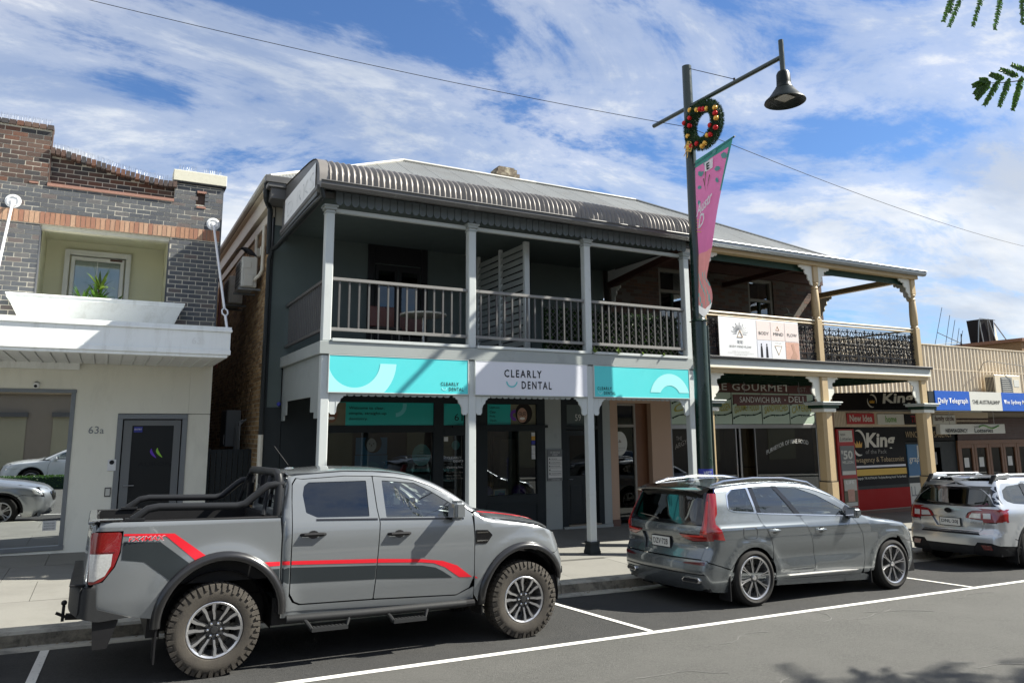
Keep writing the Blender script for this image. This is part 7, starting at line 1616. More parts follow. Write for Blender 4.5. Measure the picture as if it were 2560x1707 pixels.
# side steps
for s in (-1, 1):
    b = MB(); y = s*.99
    b.tube([(-.75, s*.93, .43), (.0, s*.95, .425), (1.12, s*.93, .42)], .038, 10); o = b.obj('side_step', 'plastic_grey', ut, smooth=True, local=True)
    b = MB(); b.tube([(1.1, s*.93, .42), (1.22, s*.93, .42)], .036, 10); b.obj('step_cap', 'trim_black', o, local=True)
    for x0 in (-.60, .22):
        b = MB(); b.tube([(x0, s*.94, .445), (x0+.09, y, .325), (x0+.42, y, .325), (x0+.47, s*.94, .445)], .021, 6)
        b.box(x0+.08, x0+.43, *sorted((s*.90, s*1.02)), .310, .345)
        for k in range(9): b.box(x0+.10+.036*k, x0+.12+.036*k, *sorted((s*.91, s*1.01)), .345, .350)
        b.obj('step_pad', 'plastic_grey', o, local=True)
for x, t in ((-1.385, 0), (1.84, 0)):
    for s in (-1, 1): wheel(ut, (x, s*.815, .40), 'ute', .395, .265, .235, 0)
b = MB(); b.lathe([(.001, .03), (.03, .026), (.06, .012), (.07, 0)], (-.60, 0, 1.80), 'z', 12); b.obj('antenna_base', 'ute_grey', ut, local=True); b = MB(); b.tube([(-.62, 0, 1.85), (-.78, 0, 2.05)], .005, 4); b.obj('antenna', 'trim_black', ut, local=True)
place(ut, 2.4, 8.58)
# ---- dark grey-green wagon (rear three-quarter view); local x = world x - 9.2
def V(P, dx=9.2): return [(a-dx, b) for a, b in P]
vw = thing('parked_car', 'grey green metallic suv with tall red tail lights and eight spoke wheels', 'car', (0, 0, 0)); ORG[vw.name] = (0, 0, 0)
z1 = sm([-2.2, -1.95, -1.6, -1.1, -.6, -.1, .2, .45, .75, 1.0, 1.2, 1.6, 2.0, 2.25, 2.4], [1.50, 1.565, 1.60, 1.632, 1.64, 1.615, 1.55, 1.45, 1.28, 1.15, 1.105, 1.06, .99, .91, .80], .05)
w1 = sm([.15, .35, .5, .62, .8, .95, 1.02, 1.10, 1.17, 1.30, 1.62], [.85, .905, .925, .925, .945, .94, .925, .895, .865, .815, .66], .025)
Wv = lambda x, z: w1(z)-.12*np.clip((x-1.6)/.75, 0, 1)**2-.05*np.clip((-1.7-x)/.6, 0, 1)**2+bulge(x, z, -1.37, .33, .014, .49, .05)+bulge(x, z, 1.5, .33, .014, .49, .05)+.014*np.exp(-((z-.99)/.045)**2)*(x < 1)+(-.014*np.exp(-((z-.60)/.07)**2)+.010*np.exp(-((z-.455)/.035)**2))*np.exp(-((x+.05)/.85)**4)
xr = sm([.15, .3, .45, .60, .70, .78, .90, 1.0, 1.08, 1.48, 1.6], [-2.16, -2.27, -2.30, -2.285, -2.235, -2.20, -2.225, -2.225, -2.20, -2.03, -1.97], .02)
xf = sm([.15, .35, .6, .8, .95], [2.25, 2.38, 2.40, 2.34, 2.22], .04)
vc = Car(vw, lambda x, ay: z1(x)-.05*(ay/.8)**2, Wv, lambda ay, z: xr(z)+.13*(ay/.92)**2.2, lambda ay, z: xf(z)-.30*(ay/.9)**2.5, rt=.055, rr=.10, rf=.12)
a0, a1, R0 = -1.37, 1.50, .415
edge = lambda x, d=.0: float(z1(np.array([x]))[0])-.05*.75-.016-d
yT = lambda cr, zf_, x: float(-cr.at('y', x, zf_(np.array([x]))[0]-.0375-.012).y)
qa = arc(a0, .345, R0, PI, .12, 16); fa = arc(a1, .345, R0, PI-.1, 0, 16)
# side panels
vc.panel('quarter_panel', 'y', [(-2.14, .60), (-2.11, .88), (-2.02, .90), (-1.90, .88), (-1.95, 1.0), (-2.01, 1.08), (-2.0, 1.14), (-1.94, 1.20), (-1.875, 1.36), (-1.84, 1.44), (-1.80, edge(-1.80)), (-1.4, edge(-1.4)), (-.9, edge(-.9)), (-.4, edge(-.4)), (0, edge(0)), (.25, edge(.25)), (.45, edge(.45)), (.68, edge(.68)), (.86, edge(.86)), (.93, 1.13), (.82, 1.135), (.62, 1.265), (.42, 1.375), (.22, edge(.22)-.055), (0, edge(0)-.05), (-.4, edge(-.4)-.045), (-.9, edge(-.9)-.045), (-1.21, edge(-1.2)-.045), (-1.215, 1.20), (-1.20, 1.10), (-1.13, .98), (-1.06, .87), (-1.03, .76), (-1.02, .60)]+arc(a0, .345, R0, .62, 2.55, 12)+[(-1.80, .50), (-2.0, .56)], 'wagon_grey',
         holes=[[(-1.69, 1.29), (-1.64, 1.43), (-1.52, 1.502), (-1.255, 1.515), (-1.255, 1.205), (-1.62, 1.235), (-1.68, 1.26)]], rnd=.012)
vc.panel('rear_door', 'y', [(-1.205, 1.20), (-1.19, 1.10), (-1.12, .98), (-1.05, .87), (-1.02, .77), (-1.012, .62)]+arc(a0, .345, R0, .52, .12, 5)+[(-.95, .315), (-.21, .30), (-.20, .58), (-.27, .88), (-.40, 1.10), (-.415, 1.17), (-.74, edge(-.74)-.052), (-1.203, edge(-1.2)-.053)], 'wagon_grey', holes=[[(-1.13, 1.19), (-1.13, 1.515), (-.74, 1.53), (-.48, 1.145)]], rnd=.01)
vc.panel('front_door', 'y', [(-.20, .30), (.80, .275), (.845, .36), (.865, .60), (.82, .86), (.72, 1.00), (.645, 1.10), (.80, 1.125), (.62, 1.255), (.42, 1.365), (.22, edge(.22)-.063), (0, edge(0)-.058), (-.4, edge(-.4)-.053), (-.73, edge(-.73)-.053), (-.405, 1.17), (-.392, 1.10), (-.262, .88), (-.192, .58)], 'wagon_grey', holes=[[(-.66, 1.525), (-.25, 1.505), (.10, 1.40), (.52, 1.195), (.54, 1.11), (-.37, 1.135)]], rnd=.01)
vc.panel('fender', 'y', [(.66, 1.095), (.73, 1.005), (.83, .86), (.873, .60), (.853, .36), (.86, .28), (1.08, .30)]+fa[1:10]+[(1.60, .78), (1.86, .70), (2.16, .68), (2.22, .74), (2.15, .86), (1.95, .93), (1.6, 1.0), (1.2, 1.055), (.95, 1.085), (.82, 1.12)], 'wagon_grey')
vc.panel('front_bumper', 'y', fa[11:]+[(1.93, .22), (2.10, .20), (2.22, .30), (2.23, .66), (2.16, .672), (1.86, .692), (1.66, .76)], 'wagon_grey')
vc.panel('front_face', 'f', [(-.72, .25), (.72, .25), (.72, .86), (-.72, .86)], 'gloss_black', rnd=.05)
vc.panel('bonnet', 'z', [(x, yT(vc, z1, x)-.03) for x in (1.0, 1.3, 1.6, 1.85, 2.05)]+[(2.22, .4), (2.25, 0), (2.22, -.4)]+[(x, -yT(vc, z1, x)+.03) for x in (2.05, 1.85, 1.6, 1.3, 1.0)]+[(.98, 0)], 'wagon_grey', sp=.08)
vc.panel('headlight', 'y', [(1.99, .90), (2.12, .86), (2.16, .74), (1.98, .80), (1.9, .86)], 'lamp_clear', off=.005)
vws = [(.27, -.55), (.27, .55), (.6, .62), (.94, .69), (.98, 0), (.94, -.69), (.6, -.62)]
vc.panel('roof', 'z', [(x, yT(vc, z1, x)) for x in (-1.86, -1.5, -1.1, -.6, -.1, .2, .45, .7, .93)]+[(.99, 0)]+[(x, -yT(vc, z1, x)) for x in (.93, .7, .45, .2, -.1, -.6, -1.1, -1.5, -1.86)], 'wagon_grey', holes=[vws, [(-1.2, -.42), (-1.2, .42), (.1, .45), (.1, -.45)]], sp=.08)
vc.panel('sunroof', 'z', [(-1.2, -.42), (-1.2, .42), (.1, .45), (.1, -.45)], 'gloss_black', off=-.001, sp=.08); vc.panel('windscreen', 'z', vws, 'car_glass', off=-.006, th=.002, sp=.08)
for s in (-1, 1):
    q = vc.panel('quarter_window', 'y', [(-1.70, 1.285), (-1.65, 1.437), (-1.52, 1.512), (-1.245, 1.525), (-1.245, 1.195), (-1.62, 1.225), (-1.69, 1.25)], 'car_glass', off=-.006, th=.002, sides=(s,), rnd=.02)
    vc.panel('window_trim', 'y', [(-1.715, 1.28), (-1.66, 1.445), (-1.525, 1.525), (-1.21, 1.54), (-1.21, 1.185), (-1.62, 1.212), (-1.705, 1.24)], 'chrome', parent=q, off=.003, th=.006, sides=(s,), rnd=.02, holes=[[(-1.69, 1.285), (-1.64, 1.43), (-1.52, 1.504), (-1.25, 1.518), (-1.25, 1.203), (-1.62, 1.232), (-1.68, 1.255)]])
    vc.panel('window', 'y', [(-1.14, 1.18), (-1.14, 1.525), (-.735, 1.54), (-.465, 1.135)], 'car_glass', off=-.006, th=.002, sides=(s,)); vc.panel('window', 'y', [(-.67, 1.535), (-.25, 1.515), (.10, 1.41), (.53, 1.20), (.55, 1.10), (-.355, 1.125)], 'car_glass', off=-.006, th=.002, sides=(s,))
    vc.panel('pillar_trim', 'y', [(-.745, 1.545), (-.655, 1.54), (-.36, 1.125), (-.47, 1.13)], 'gloss_black', off=.002, th=.004, sides=(s,)); vc.panel('pillar_trim', 'y', [(-1.25, 1.53), (-1.125, 1.535), (-1.125, 1.185), (-1.25, 1.19)], 'gloss_black', off=.002, th=.004, sides=(s,))
    vc.panel('belt_trim', 'y', [(-1.21, 1.180), (.64, 1.090), (.64, 1.103), (-1.21, 1.195)], 'chrome', off=.005, th=.005, sides=(s,)); vc.panel('belt_trim', 'y', [(.56, 1.10), (.64, 1.10), (.84, 1.12), (.62, 1.25), (.53, 1.195)], 'gloss_black', off=.001, th=.005, sides=(s,))
    b = MB(); zz0 = lambda x: float(vc.at('z', x, s*.585).z)
    P = [(-1.78, zz0(-1.78)+.005), (-1.55, zz0(-1.55)+.035), (-1.0, zz0(-1.0)+.045), (-.4, zz0(-.4)+.042), (.1, zz0(.1)+.035), (.34, zz0(.34)+.006)]
    b.tube([(x, s*.60, z) for x, z in P], [.012, .018, .018, .018, .018, .012], 8); b.obj('roof_rail', 'chrome', vw, smooth=True, local=True)
    vc.panel('sill', 'y', [(-.93, .31), (.86, .27), (.98, .24), (.98, .17), (-.93, .23)], 'wagon_grey', off=.002, sides=(s,)); vc.panel('sill_trim', 'y', [(-.70, .345), (.66, .318), (.72, .345), (-.2, .372), (-.78, .375)], 'chrome', off=.012, th=.012, sides=(s,))
    vc.panel('fuel_flap' if s < 0 else 'panel_mark', 'y', [(-1.56, .865), (-1.30, .865), (-1.30, 1.02), (-1.56, 1.02)], 'ink', off=.001, th=.0, sides=(s,), rnd=.05, holes=[[(-1.552, .873), (-1.308, .873), (-1.308, 1.012), (-1.552, 1.012)]])
    # tall tail lamp on the corner
    t = vc.panel('tail_light', 'y', [(-2.10, .87), (-2.06, .885), (-1.89, .868), (-1.94, 1.0), (-2.0, 1.075), (-1.985, 1.14), (-1.93, 1.20), (-1.87, 1.36), (-1.835, 1.46), (-1.93, 1.46), (-2.03, 1.20), (-2.085, 1.07)], 'lamp_red', off=.008, sides=(s,))
    t2 = vc.panel('tail_light', 'r', [(s*.91, .865), (s*.62, .845), (s*.46, .885), (s*.40, .925), (s*.74, .925), (s*.77, 1.06), (s*.765, 1.14), (s*.70, 1.46), (s*.735, 1.46), (s*.80, 1.25), (s*.85, 1.12), (s*.885, 1.05)][::int(s)], 'lamp_red', off=.007, th=.01)
    vc.panel('lamp_strip', 'r', [(s*.85, .945), (s*.795, .945), (s*.80, 1.08), (s*.735, 1.36), (s*.75, 1.36), (s*.83, 1.10)][::int(s)], 'lamp_bright', parent=t2, off=.012, th=.003); vc.panel('lamp_strip', 'r', [(s*.80, .905), (s*.50, .895), (s*.50, .91), (s*.80, .93)][::int(s)], 'lamp_bright', parent=t2, off=.012, th=.003)
    vc.panel('bumper_reflector', 'r', [(s*.84, .555), (s*.50, .56), (s*.55, .58), (s*.84, .60)][::int(s)], 'lamp_dark', off=.005, th=.004)
    b = MB(); y = s*.64
    b.prism([(y-.13, .325), (y+.13, .325), (y+.15, .36), (y+.11, .395), (y-.12, .395), (y-.15, .36)], lambda u, v, q: (-2.315+.14*(abs(u)/.92)**2.2+q, u, v), 0, .05); o = b.obj('exhaust_trim', 'chrome', vw, local=True, bev=.008)
    b = MB(); b.prism([(y-.105, .337), (y+.105, .337), (y+.12, .36), (y+.09, .383), (y-.095, .383), (y-.12, .36)], lambda u, v, q: (-2.320+.14*(abs(u)/.92)**2.2+q, u, v), 0, .03); b.obj('exhaust_hole', 'ink', o, local=True)
    boxo(vw, 'mud_flap', 'trim_black', a0-.45, a0-.435, *sorted((s*.70, s*.92)), .10, .42); boxo(vw, 'mud_flap', 'trim_black', a1-.50, a1-.485, *sorted((s*.72, s*.90)), .13, .40)
for s in (-1, 1): vc.panel('quarter_corner', 'r', [(s*.785, .622), (s*.905, .61), (s*.915, .86), (s*.80, .848)][::int(s)], 'wagon_grey', off=-.001)
# tail: glass, gate, bumper
gp_ = [(-.76, 1.06), (-.66, 1.05), (.66, 1.05), (.76, 1.06), (.755, 1.14), (.69, 1.47), (-.69, 1.47), (-.755, 1.14)]
vc.panel('rear_window', 'r', gp_, 'privacy_glass', off=-.003, th=.002, sp=.07); vc.panel('window_border', 'r', gp_, 'gloss_black', off=.0, th=.002, holes=[[(-.66, 1.10), (.66, 1.10), (.62, 1.30), (.57, 1.42), (-.57, 1.42), (-.62, 1.30)]], sp=.07)
tg = vc.panel('tailgate', 'r', [(-.79, 1.045), (-.785, .935), (-.41, .935), (-.455, .88), (-.62, .835), (-.80, .85), (-.78, .63), (.78, .63), (.80, .85), (.62, .835), (.455, .88), (.41, .935), (.785, .935), (.79, 1.045)], 'wagon_grey', holes=[[(-.33, .68), (.33, .68), (.42, .90), (-.42, .90)]], sp=.06)
vc.panel('plate_recess', 'r', [(-.34, .675), (.34, .675), (.43, .905), (-.43, .905)], 'wagon_grey', parent=tg, off=-.035, th=0)
vc.panel('rear_bumper', 'r', [(-.86, .615), (.86, .615), (.91, .50), (.90, .30), (.70, .22), (-.70, .22), (-.90, .30), (-.91, .50)], 'wagon_grey', rnd=.03, sp=.06); vc.panel('rear_bumper', 'y', [(-2.15, .59), (-1.99, .545), (-1.80, .485)]+arc(a0, .345, R0, 2.63, PI+.3, 4)+[(-1.85, .20), (-2.05, .22), (-2.2, .3)], 'wagon_grey')
vc.panel('bumper_crease', 'r', [(-.85, .43), (.85, .43), (.83, .445), (-.83, .445)], 'trim_black', off=.001, th=0)
b = MB(); n = 12
for i in range(n+1):
    y = -.66+1.32*i/n; k = -.035*(y/.66)**2; dx = .05*(abs(y)/.66)**3
    b.v += [(-2.14+dx, y, 1.515+k), (-1.90, y, 1.575+k), (-1.85, y, 1.56+k), (-1.96, y, 1.47+k), (-2.13+dx, y, 1.495+k)]
b.f = [(i*5+k, i*5+(k+1) % 5, (i+1)*5+(k+1) % 5, (i+1)*5+k) for i in range(n) for k in range(5)]+[(0, 1, 2, 3, 4), tuple(n*5+k for k in range(5))[::-1]]
b.obj('roof_spoiler', 'gloss_black', vw, smooth=R(45), local=True)
def plate(root, x, z, t, bg='plate_white', tilt=0):
    b = MB(); b.box(x-.008, x, -.19, .19, z-.065, z+.065); p = b.obj('number_plate', bg, root, local=True, bev=.003); b = MB(); b.box(x-.004, x+.01, -.20, .20, z-.075, z+.075); b.obj('plate_frame', 'ink', p, local=True)
    word(t, p, (x-.011, .155, z-.035), (0, -1, 0), (0, 0, 1), w=.31, h=.075, m='ink', bold=.006); return p
plate(vw, -2.195, .79, 'DZV\u00b772B')
for i, ch in enumerate('VOLVO'): word(ch, tg, (-2.222+.008*abs(i-2), .35-.155*i, .965), (0, -1, 0), (0, 0, 1), h=.035, w=.04, m='chrome')
word('XC60', tg, (-2.15, .80, .75), (0, -1, 0), (0, 0, 1), h=.035, w=.14, m='chrome'); word('D4 AWD', tg, (-2.165, -.48, .745), (.1, -1, 0), (0, 0, 1), h=.035, w=.2, m='chrome')
b = MB(); b.tube([(-2.22, 0, 1.10), (-2.21, .1, 1.12), (-2.18, .46, 1.14)], [.014, .012, .006], 6); b.obj('rear_wiper', 'gloss_black', vw, local=True)
b = MB(); b.lathe([(.001, .055), (.03, .045), (.07, .01), (.09, 0)], (-1.62, 0, 1.60), 'z', 12); b.obj('antenna_fin', 'wagon_grey', vw, local=True)
underbody(vw, -2.1, 2.1, .84, (a0, a1), .41, .22, .5)
handle(vc, -.98, .955, 'wagon_grey', .19); handle(vc, -.06, .93, 'wagon_grey', .19); mirror(vc, .60, 1.15, .89, pm='wagon_grey', sz=(.15, .20, .15))
boxo(vw, 'floor', 'seat_dark', -2.0, 1.2, -.76, .76, .42, .50); boxo(vw, 'dashboard', 'seat_dark', .55, 1.0, -.72, .72, .7, 1.07, .05); boxo(vw, 'parcel_shelf', 'seat_dark', -2.0, -1.45, -.68, .68, .98, 1.0)
for y in (-.36, .36): seat(vw, -.15, y, .44, 'seat_dark')
for y in (-.42, 0, .42): seat(vw, -.98, y, .44, 'trim_pale' if 0 else 'seat_dark', .2)
b = MB(); b.lathe([(.165, -.015), (.18, 0), (.165, .015), (.15, 0), (.165, -.015)], (0, 0, 0), 'x', 24); b.v = [(.36+x*.9-z*.35, -.36+y, 1.02+z*.92+x*.35) for x, y, z in b.v]; b.obj('steering_wheel', 'seat_dark', vw, smooth=True, local=True)
for x in (a0, a1):
    for s in (-1, 1): wheel(vw, (x, s*.825, .362), 'wagon8', .362, .235, .268, 0)
place(vw, 9.2, 8.66)
# ---- generic wagon, used for the silver car ahead and the cars seen in the shop glass
def generic(label, X, Y, pm, flip=False, rails=True, plate_t=None, group=None, detail=True):
    g_ = thing('parked_car', label, 'car', (0, 0, 0), group); ORG[g_.name] = (0, 0, 0)
    z2 = sm([-2.5, -2.35, -2.1, -1.8, -1.3, -.7, -.2, .1, .4, .7, 1.0, 1.2, 1.7, 2.1, 2.35, 2.5], [1.40, 1.48, 1.545, 1.585, 1.61, 1.61, 1.585, 1.53, 1.42, 1.27, 1.12, 1.06, 1.01, .93, .84, .74], .05)
    w2 = sm([.15, .35, .5, .7, .85, .95, 1.02, 1.08, 1.20, 1.60], [.84, .90, .915, .925, .925, .915, .90, .87, .815, .67], .025)
    Wg = lambda x, z: w2(z)-.14*np.clip((x-1.6)/.75, 0, 1)**2-.06*np.clip((-1.6-x)/.6, 0, 1)**2+bulge(x, z, -1.38, .34, .012, .49, .05)+bulge(x, z, 1.36, .34, .012, .49, .05)
    xr2 = sm([.15, .3, .42, .52, .60, .66, .80, 1.0, 1.08, 1.42, 1.5, 1.6], [-2.28, -2.36, -2.37, -2.37, -2.36, -2.29, -2.30, -2.28, -2.25, -2.02, -1.95, -1.9], .02)
    xf2 = sm([.15, .35, .6, .8, .95], [2.30, 2.42, 2.42, 2.36, 2.25], .04)
    cr = Car(g_, lambda x, ay: z2(x)-.05*(ay/.8)**2, Wg, lambda ay, z: xr2(z)+.12*(ay/.9)**2.4, lambda ay, z: xf2(z)-.3*(ay/.9)**2.5, rt=.055, rr=.10, rf=.12)
    e2 = lambda x, d=.0: float(z2(np.array([x]))[0])-.0375-.016-d
    b0, b1, rr_ = -1.38, 1.36, .41
    cr.panel('quarter_panel', 'y', [(-2.22, .62), (-2.20, .81), (-2.0, .85), (-1.98, 1.00), (-2.10, 1.04), (-2.14, 1.12), (-2.03, 1.36), (-1.98, e2(-1.98)), (-1.4, e2(-1.4)), (-.7, e2(-.7)), (-.2, e2(-.2)), (.1, e2(.1)), (.4, e2(.4)), (.7, e2(.7)), (.92, e2(.92)), (.96, 1.06), (.86, 1.07), (.62, 1.22), (.40, e2(.4)-.06), (.1, e2(.1)-.055), (-.3, e2(-.3)-.05), (-1.15, e2(-1.15)-.05), (-1.16, 1.12), (-1.08, .95), (-1.02, .80), (-1.01, .62)]+arc(b0, .345, rr_, .62, 2.6, 12)+[(-1.82, .52), (-2.0, .56)], pm, holes=[[(-1.90, 1.22), (-1.84, 1.36), (-1.66, 1.43), (-1.22, 1.46), (-1.22, 1.10), (-1.70, 1.13), (-1.85, 1.17)]], rnd=.012, sp=.07)
    cr.panel('rear_door', 'y', [(-1.15, 1.12), (-1.07, .95), (-1.01, .80), (-1.0, .62)]+arc(b0, .345, rr_, .5, .12, 4)+[(-.96, .30), (-.17, .29), (-.17, .9), (-.22, 1.06), (-.24, e2(-.24)-.058), (-1.14, e2(-1.14)-.058)], pm, holes=[[(-1.09, 1.12), (-1.09, 1.47), (-.36, 1.47), (-.33, 1.08)]], sp=.07)
    cr.panel('front_door', 'y', [(-.16, .29), (.78, .27), (.84, .40), (.83, .85), (.76, 1.03), (.84, 1.06), (.62, 1.21), (.40, e2(.4)-.068), (.1, e2(.1)-.063), (-.23, e2(-.23)-.058), (-.21, 1.06), (-.16, .9)], pm, holes=[[(-.16, 1.47), (.12, 1.42), (.40, 1.30), (.62, 1.16), (.66, 1.06), (-.13, 1.075)]], sp=.07)
    cr.panel('fender', 'y', [(.77, 1.025), (.84, .85), (.85, .40), (.85, .28), (.93, .30)]+arc(b1, .345, rr_, PI-.1, .95, 12)+[(1.75, .74), (2.13, .70), (2.16, .78), (2.0, .90), (1.7, .965), (1.3, 1.0), (.95, 1.03)], pm, sp=.07)
    cr.panel('front_bumper', 'y', arc(b1, .345, rr_, .88, 0, 5)+[(1.80, .22), (2.15, .22), (2.22, .32), (2.24, .66), (2.13, .692), (1.74, .73)], pm, sp=.07); cr.panel('front_face', 'f', [(-.74, .25), (.74, .25), (.74, .88), (-.74, .88)], pm, rnd=.06, sp=.08); cr.panel('grille', 'f', [(-.42, .56), (.42, .56), (.50, .78), (-.50, .78)], 'gloss_black', off=.006, rnd=.05, sp=.08)
    cr.panel('headlight', 'y', [(1.95, .88), (2.13, .82), (2.18, .72), (1.95, .76)], 'lamp_clear', off=.006, sp=.07)
    yt = lambda x: float(-cr.at('y', x, z2(np.array([x]))[0]-.0495).y)
    cr.panel('bonnet', 'z', [(x, yt(x)-.03) for x in (1.05, 1.4, 1.75, 2.0)]+[(2.25, .4), (2.28, 0), (2.25, -.4)]+[(x, -yt(x)+.03) for x in (2.0, 1.75, 1.4, 1.05)], pm, sp=.1)
    w_s = [(.22, -.56), (.22, .56), (.6, .64), (.98, .71), (1.02, 0), (.98, -.71), (.6, -.64)]
    cr.panel('roof', 'z', [(x, yt(x)) for x in (-1.99, -1.4, -.7, -.2, .2, .5, .8, .97)]+[(1.03, 0)]+[(x, -yt(x)) for x in (.97, .8, .5, .2, -.2, -.7, -1.4, -1.99)]+[(-2.02, -.3), (-2.03, 0), (-2.02, .3)], pm, holes=[w_s], sp=.1); cr.panel('windscreen', 'z', w_s, 'car_glass', off=-.006, th=.002, sp=.1)
    for s in (-1, 1):
        cr.panel('quarter_window', 'y', [(-1.91, 1.215), (-1.85, 1.37), (-1.66, 1.44), (-1.21, 1.47), (-1.21, 1.09), (-1.70, 1.12), (-1.86, 1.16)], 'car_glass', off=-.006, th=.002, sides=(s,), sp=.08); cr.panel('window', 'y', [(-1.10, 1.11), (-1.10, 1.48), (-.35, 1.48), (-.32, 1.07)], 'car_glass', off=-.006, th=.002, sides=(s,), sp=.08); cr.panel('window', 'y', [(-.17, 1.48), (.12, 1.43), (.40, 1.31), (.63, 1.17), (.67, 1.05), (-.14, 1.065)], 'car_glass', off=-.006, th=.002, sides=(s,), sp=.08)
        cr.panel('pillar_trim', 'y', [(-.37, 1.485), (-.15, 1.485), (-.12, 1.06), (-.34, 1.07)], 'gloss_black', off=.002, th=.004, sides=(s,)); cr.panel('pillar_trim', 'y', [(-1.23, 1.475), (-1.08, 1.48), (-1.08, 1.10), (-1.23, 1.09)], 'gloss_black', off=.002, th=.004, sides=(s,))
        cr.panel('sill', 'y', [(-.96, .31), (.86, .27), (.95, .18), (-.96, .2)], 'trim_black', off=.006, sides=(s,), sp=.08)
        if rails:
            b = MB(); zz0 = lambda x: float(cr.at('z', x, s*.60).z)
            P = [(-1.85, zz0(-1.85)), (-1.72, zz0(-1.72)+.07), (-1.35, zz0(-1.35)+.075), (-1.0, zz0(-1)+.05), (-.6, zz0(-.6)+.05), (-.25, zz0(-.25)+.075), (.0, zz0(0)+.065), (.12, zz0(.12))]
            for (x_0, x_1) in ((-1.85, -1.30), (-.40, .12)): b.prism([(x_0, zz0(x_0)-.01), (x_0+.10, zz0(x_0+.1)+.065), (x_1-.06, zz0(x_1)+.07), (x_1, zz0(x_1)-.01)], lambda u, v, q: (u, s*.60+q, v), -.03, .03)
            b.prism([(-1.70, zz0(-1.7)+.055), (-.2, zz0(-.2)+.06), (-.25, zz0(-.25)+.085), (-1.65, zz0(-1.65)+.08)], lambda u, v, q: (u, s*.60+q, v), -.028, .028); o = b.obj('roof_rail', pm, g_, bev=.008, local=True)
            b = MB(); b.prism([(-1.92, zz0(-1.9)-.015), (-1.79, zz0(-1.79)+.068), (-1.74, zz0(-1.74)+.068), (-1.83, zz0(-1.83)-.015)], lambda u, v, q: (u, s*.60+q, v), -.034, .034); b.obj('rail_foot', 'trim_black', o, local=True)
        t = cr.panel('tail_light', 'y', [(-2.21, .82), (-2.02, .855), (-1.97, .99), (-2.10, 1.03), (-2.24, 1.045)], 'lamp_red', off=.007, sides=(s,)); cr.panel('tail_light', 'r', [(s*.905, .82), (s*.60, .80), (s*.585, .845), (s*.30, .865), (s*.36, .96), (s*.42, .995), (s*.88, 1.04)][::int(s)], 'lamp_red', off=.007, th=.01)
        for P in ([(.56, .865), (.36, .875), (.41, .955), (.56, .955)], [(.72, .87), (.60, .87), (.60, .96), (.72, .965)]): cr.panel('reversing_lamp', 'r', [(s*a, c) for a, c in P][::int(s)], 'lamp_clear', parent=t, off=.012, th=.003)
        cr.panel('bumper_insert', 'r', [(s*.90, .24), (s*.88, .40), (s*.72, .46), (s*.50, .46), (s*.44, .38), (s*.40, .24)][::int(s)], 'trim_black', off=.004, th=.01); cr.panel('reflector', 'r', [(s*.74, .34), (s*.60, .34), (s*.56, .42), (s*.72, .42)][::int(s)], 'lamp_dark', off=.018, th=.006)
        cr.panel('arch_trim', 'y', [p for p in arc(b0, .345, rr_+.045, -.05, PI+.05, 24)]+[p for p in arc(b0, .345, rr_-.004, PI+.05, -.05, 24)], 'trim_black', off=.012, sides=(s,)); cr.panel('arch_trim', 'y', [p for p in arc(b1, .345, rr_+.045, -.05, PI+.05, 24)]+[p for p in arc(b1, .345, rr_-.004, PI+.05, -.05, 24)], 'trim_black', off=.012, sides=(s,))
        boxo(g_, 'mud_flap', 'trim_black', b0-.47, b0-.455, *sorted((s*.70, s*.90)), .12, .42)
    GP = [(-.82, 1.10), (-.5, 1.075), (.5, 1.075), (.82, 1.10), (.76, 1.22), (.68, 1.425), (-.68, 1.425), (-.76, 1.22)]
    cr.panel('rear_window', 'r', GP, 'privacy_glass', off=-.003, th=.002, sp=.08); cr.panel('window_border', 'r', [(a*1.02, c) for a, c in GP], 'gloss_black', off=-.001, th=.002, holes=[[(-.74, 1.13), (-.5, 1.11), (.5, 1.11), (.74, 1.13), (.62, 1.36), (-.62, 1.36)]], sp=.08)
    tgt = cr.panel('tailgate', 'r', [(-.83, 1.085), (-.5, 1.065), (.5, 1.065), (.83, 1.085), (.86, 1.035), (.42, 1.0), (.34, .96), (.28, .86), (.585, .835), (.59, .70), (.52, .64), (-.52, .64), (-.59, .70), (-.585, .835), (-.28, .86), (-.34, .96), (-.42, 1.0), (-.86, 1.035)], pm, holes=[[(-.26, .70), (.26, .70), (.36, .88), (-.36, .88)]], sp=.07)
    cr.panel('plate_recess', 'r', [(-.27, .695), (.27, .695), (.37, .89), (-.37, .89)], pm, parent=tgt, off=-.04, th=0)
    cr.panel('rear_bumper', 'r', [(-.61, .70), (-.53, .625), (.53, .625), (.61, .70), (.61, .79), (.89, .80), (.91, .60), (.90, .42), (.4, .40), (-.4, .40), (-.90, .42), (-.91, .60), (-.89, .80), (-.61, .79)], pm, sp=.07); cr.panel('bumper_lower', 'r', [(-.9, .39), (.9, .39), (.88, .24), (-.88, .24)], 'plastic_grey', sp=.08); cr.panel('bumper_step', 'r', [(-.55, .585), (.55, .585), (.52, .62), (-.52, .62)], 'ink', off=.004, th=.006)
    cr.panel('rear_bumper', 'y', [(-2.24, .80), (-2.2, .60), (-2.0, .55), (-1.82, .505)]+arc(b0, .345, rr_, 2.65, PI, 4)+[(-1.82, .40), (-2.2, .42), (-2.3, .60)], pm, sp=.07)
    if plate_t:
        plate(g_, -2.285, .78, plate_t); b = MB(); b.lathe([(.001, -.006), (.055, -.006), (.06, 0)], (0, 0, 0), 'x', 20); b.v = [(-2.315+x, y*1.2, .985+z*.75) for x, y, z in b.v]; b.obj('badge', 'gloss_black', g_, local=True)
        word('OUTBACK', g_, (-2.283, -.38, .775), (.03, -1, 0), (0, 0, 1), w=.3, h=.03, m='chrome')
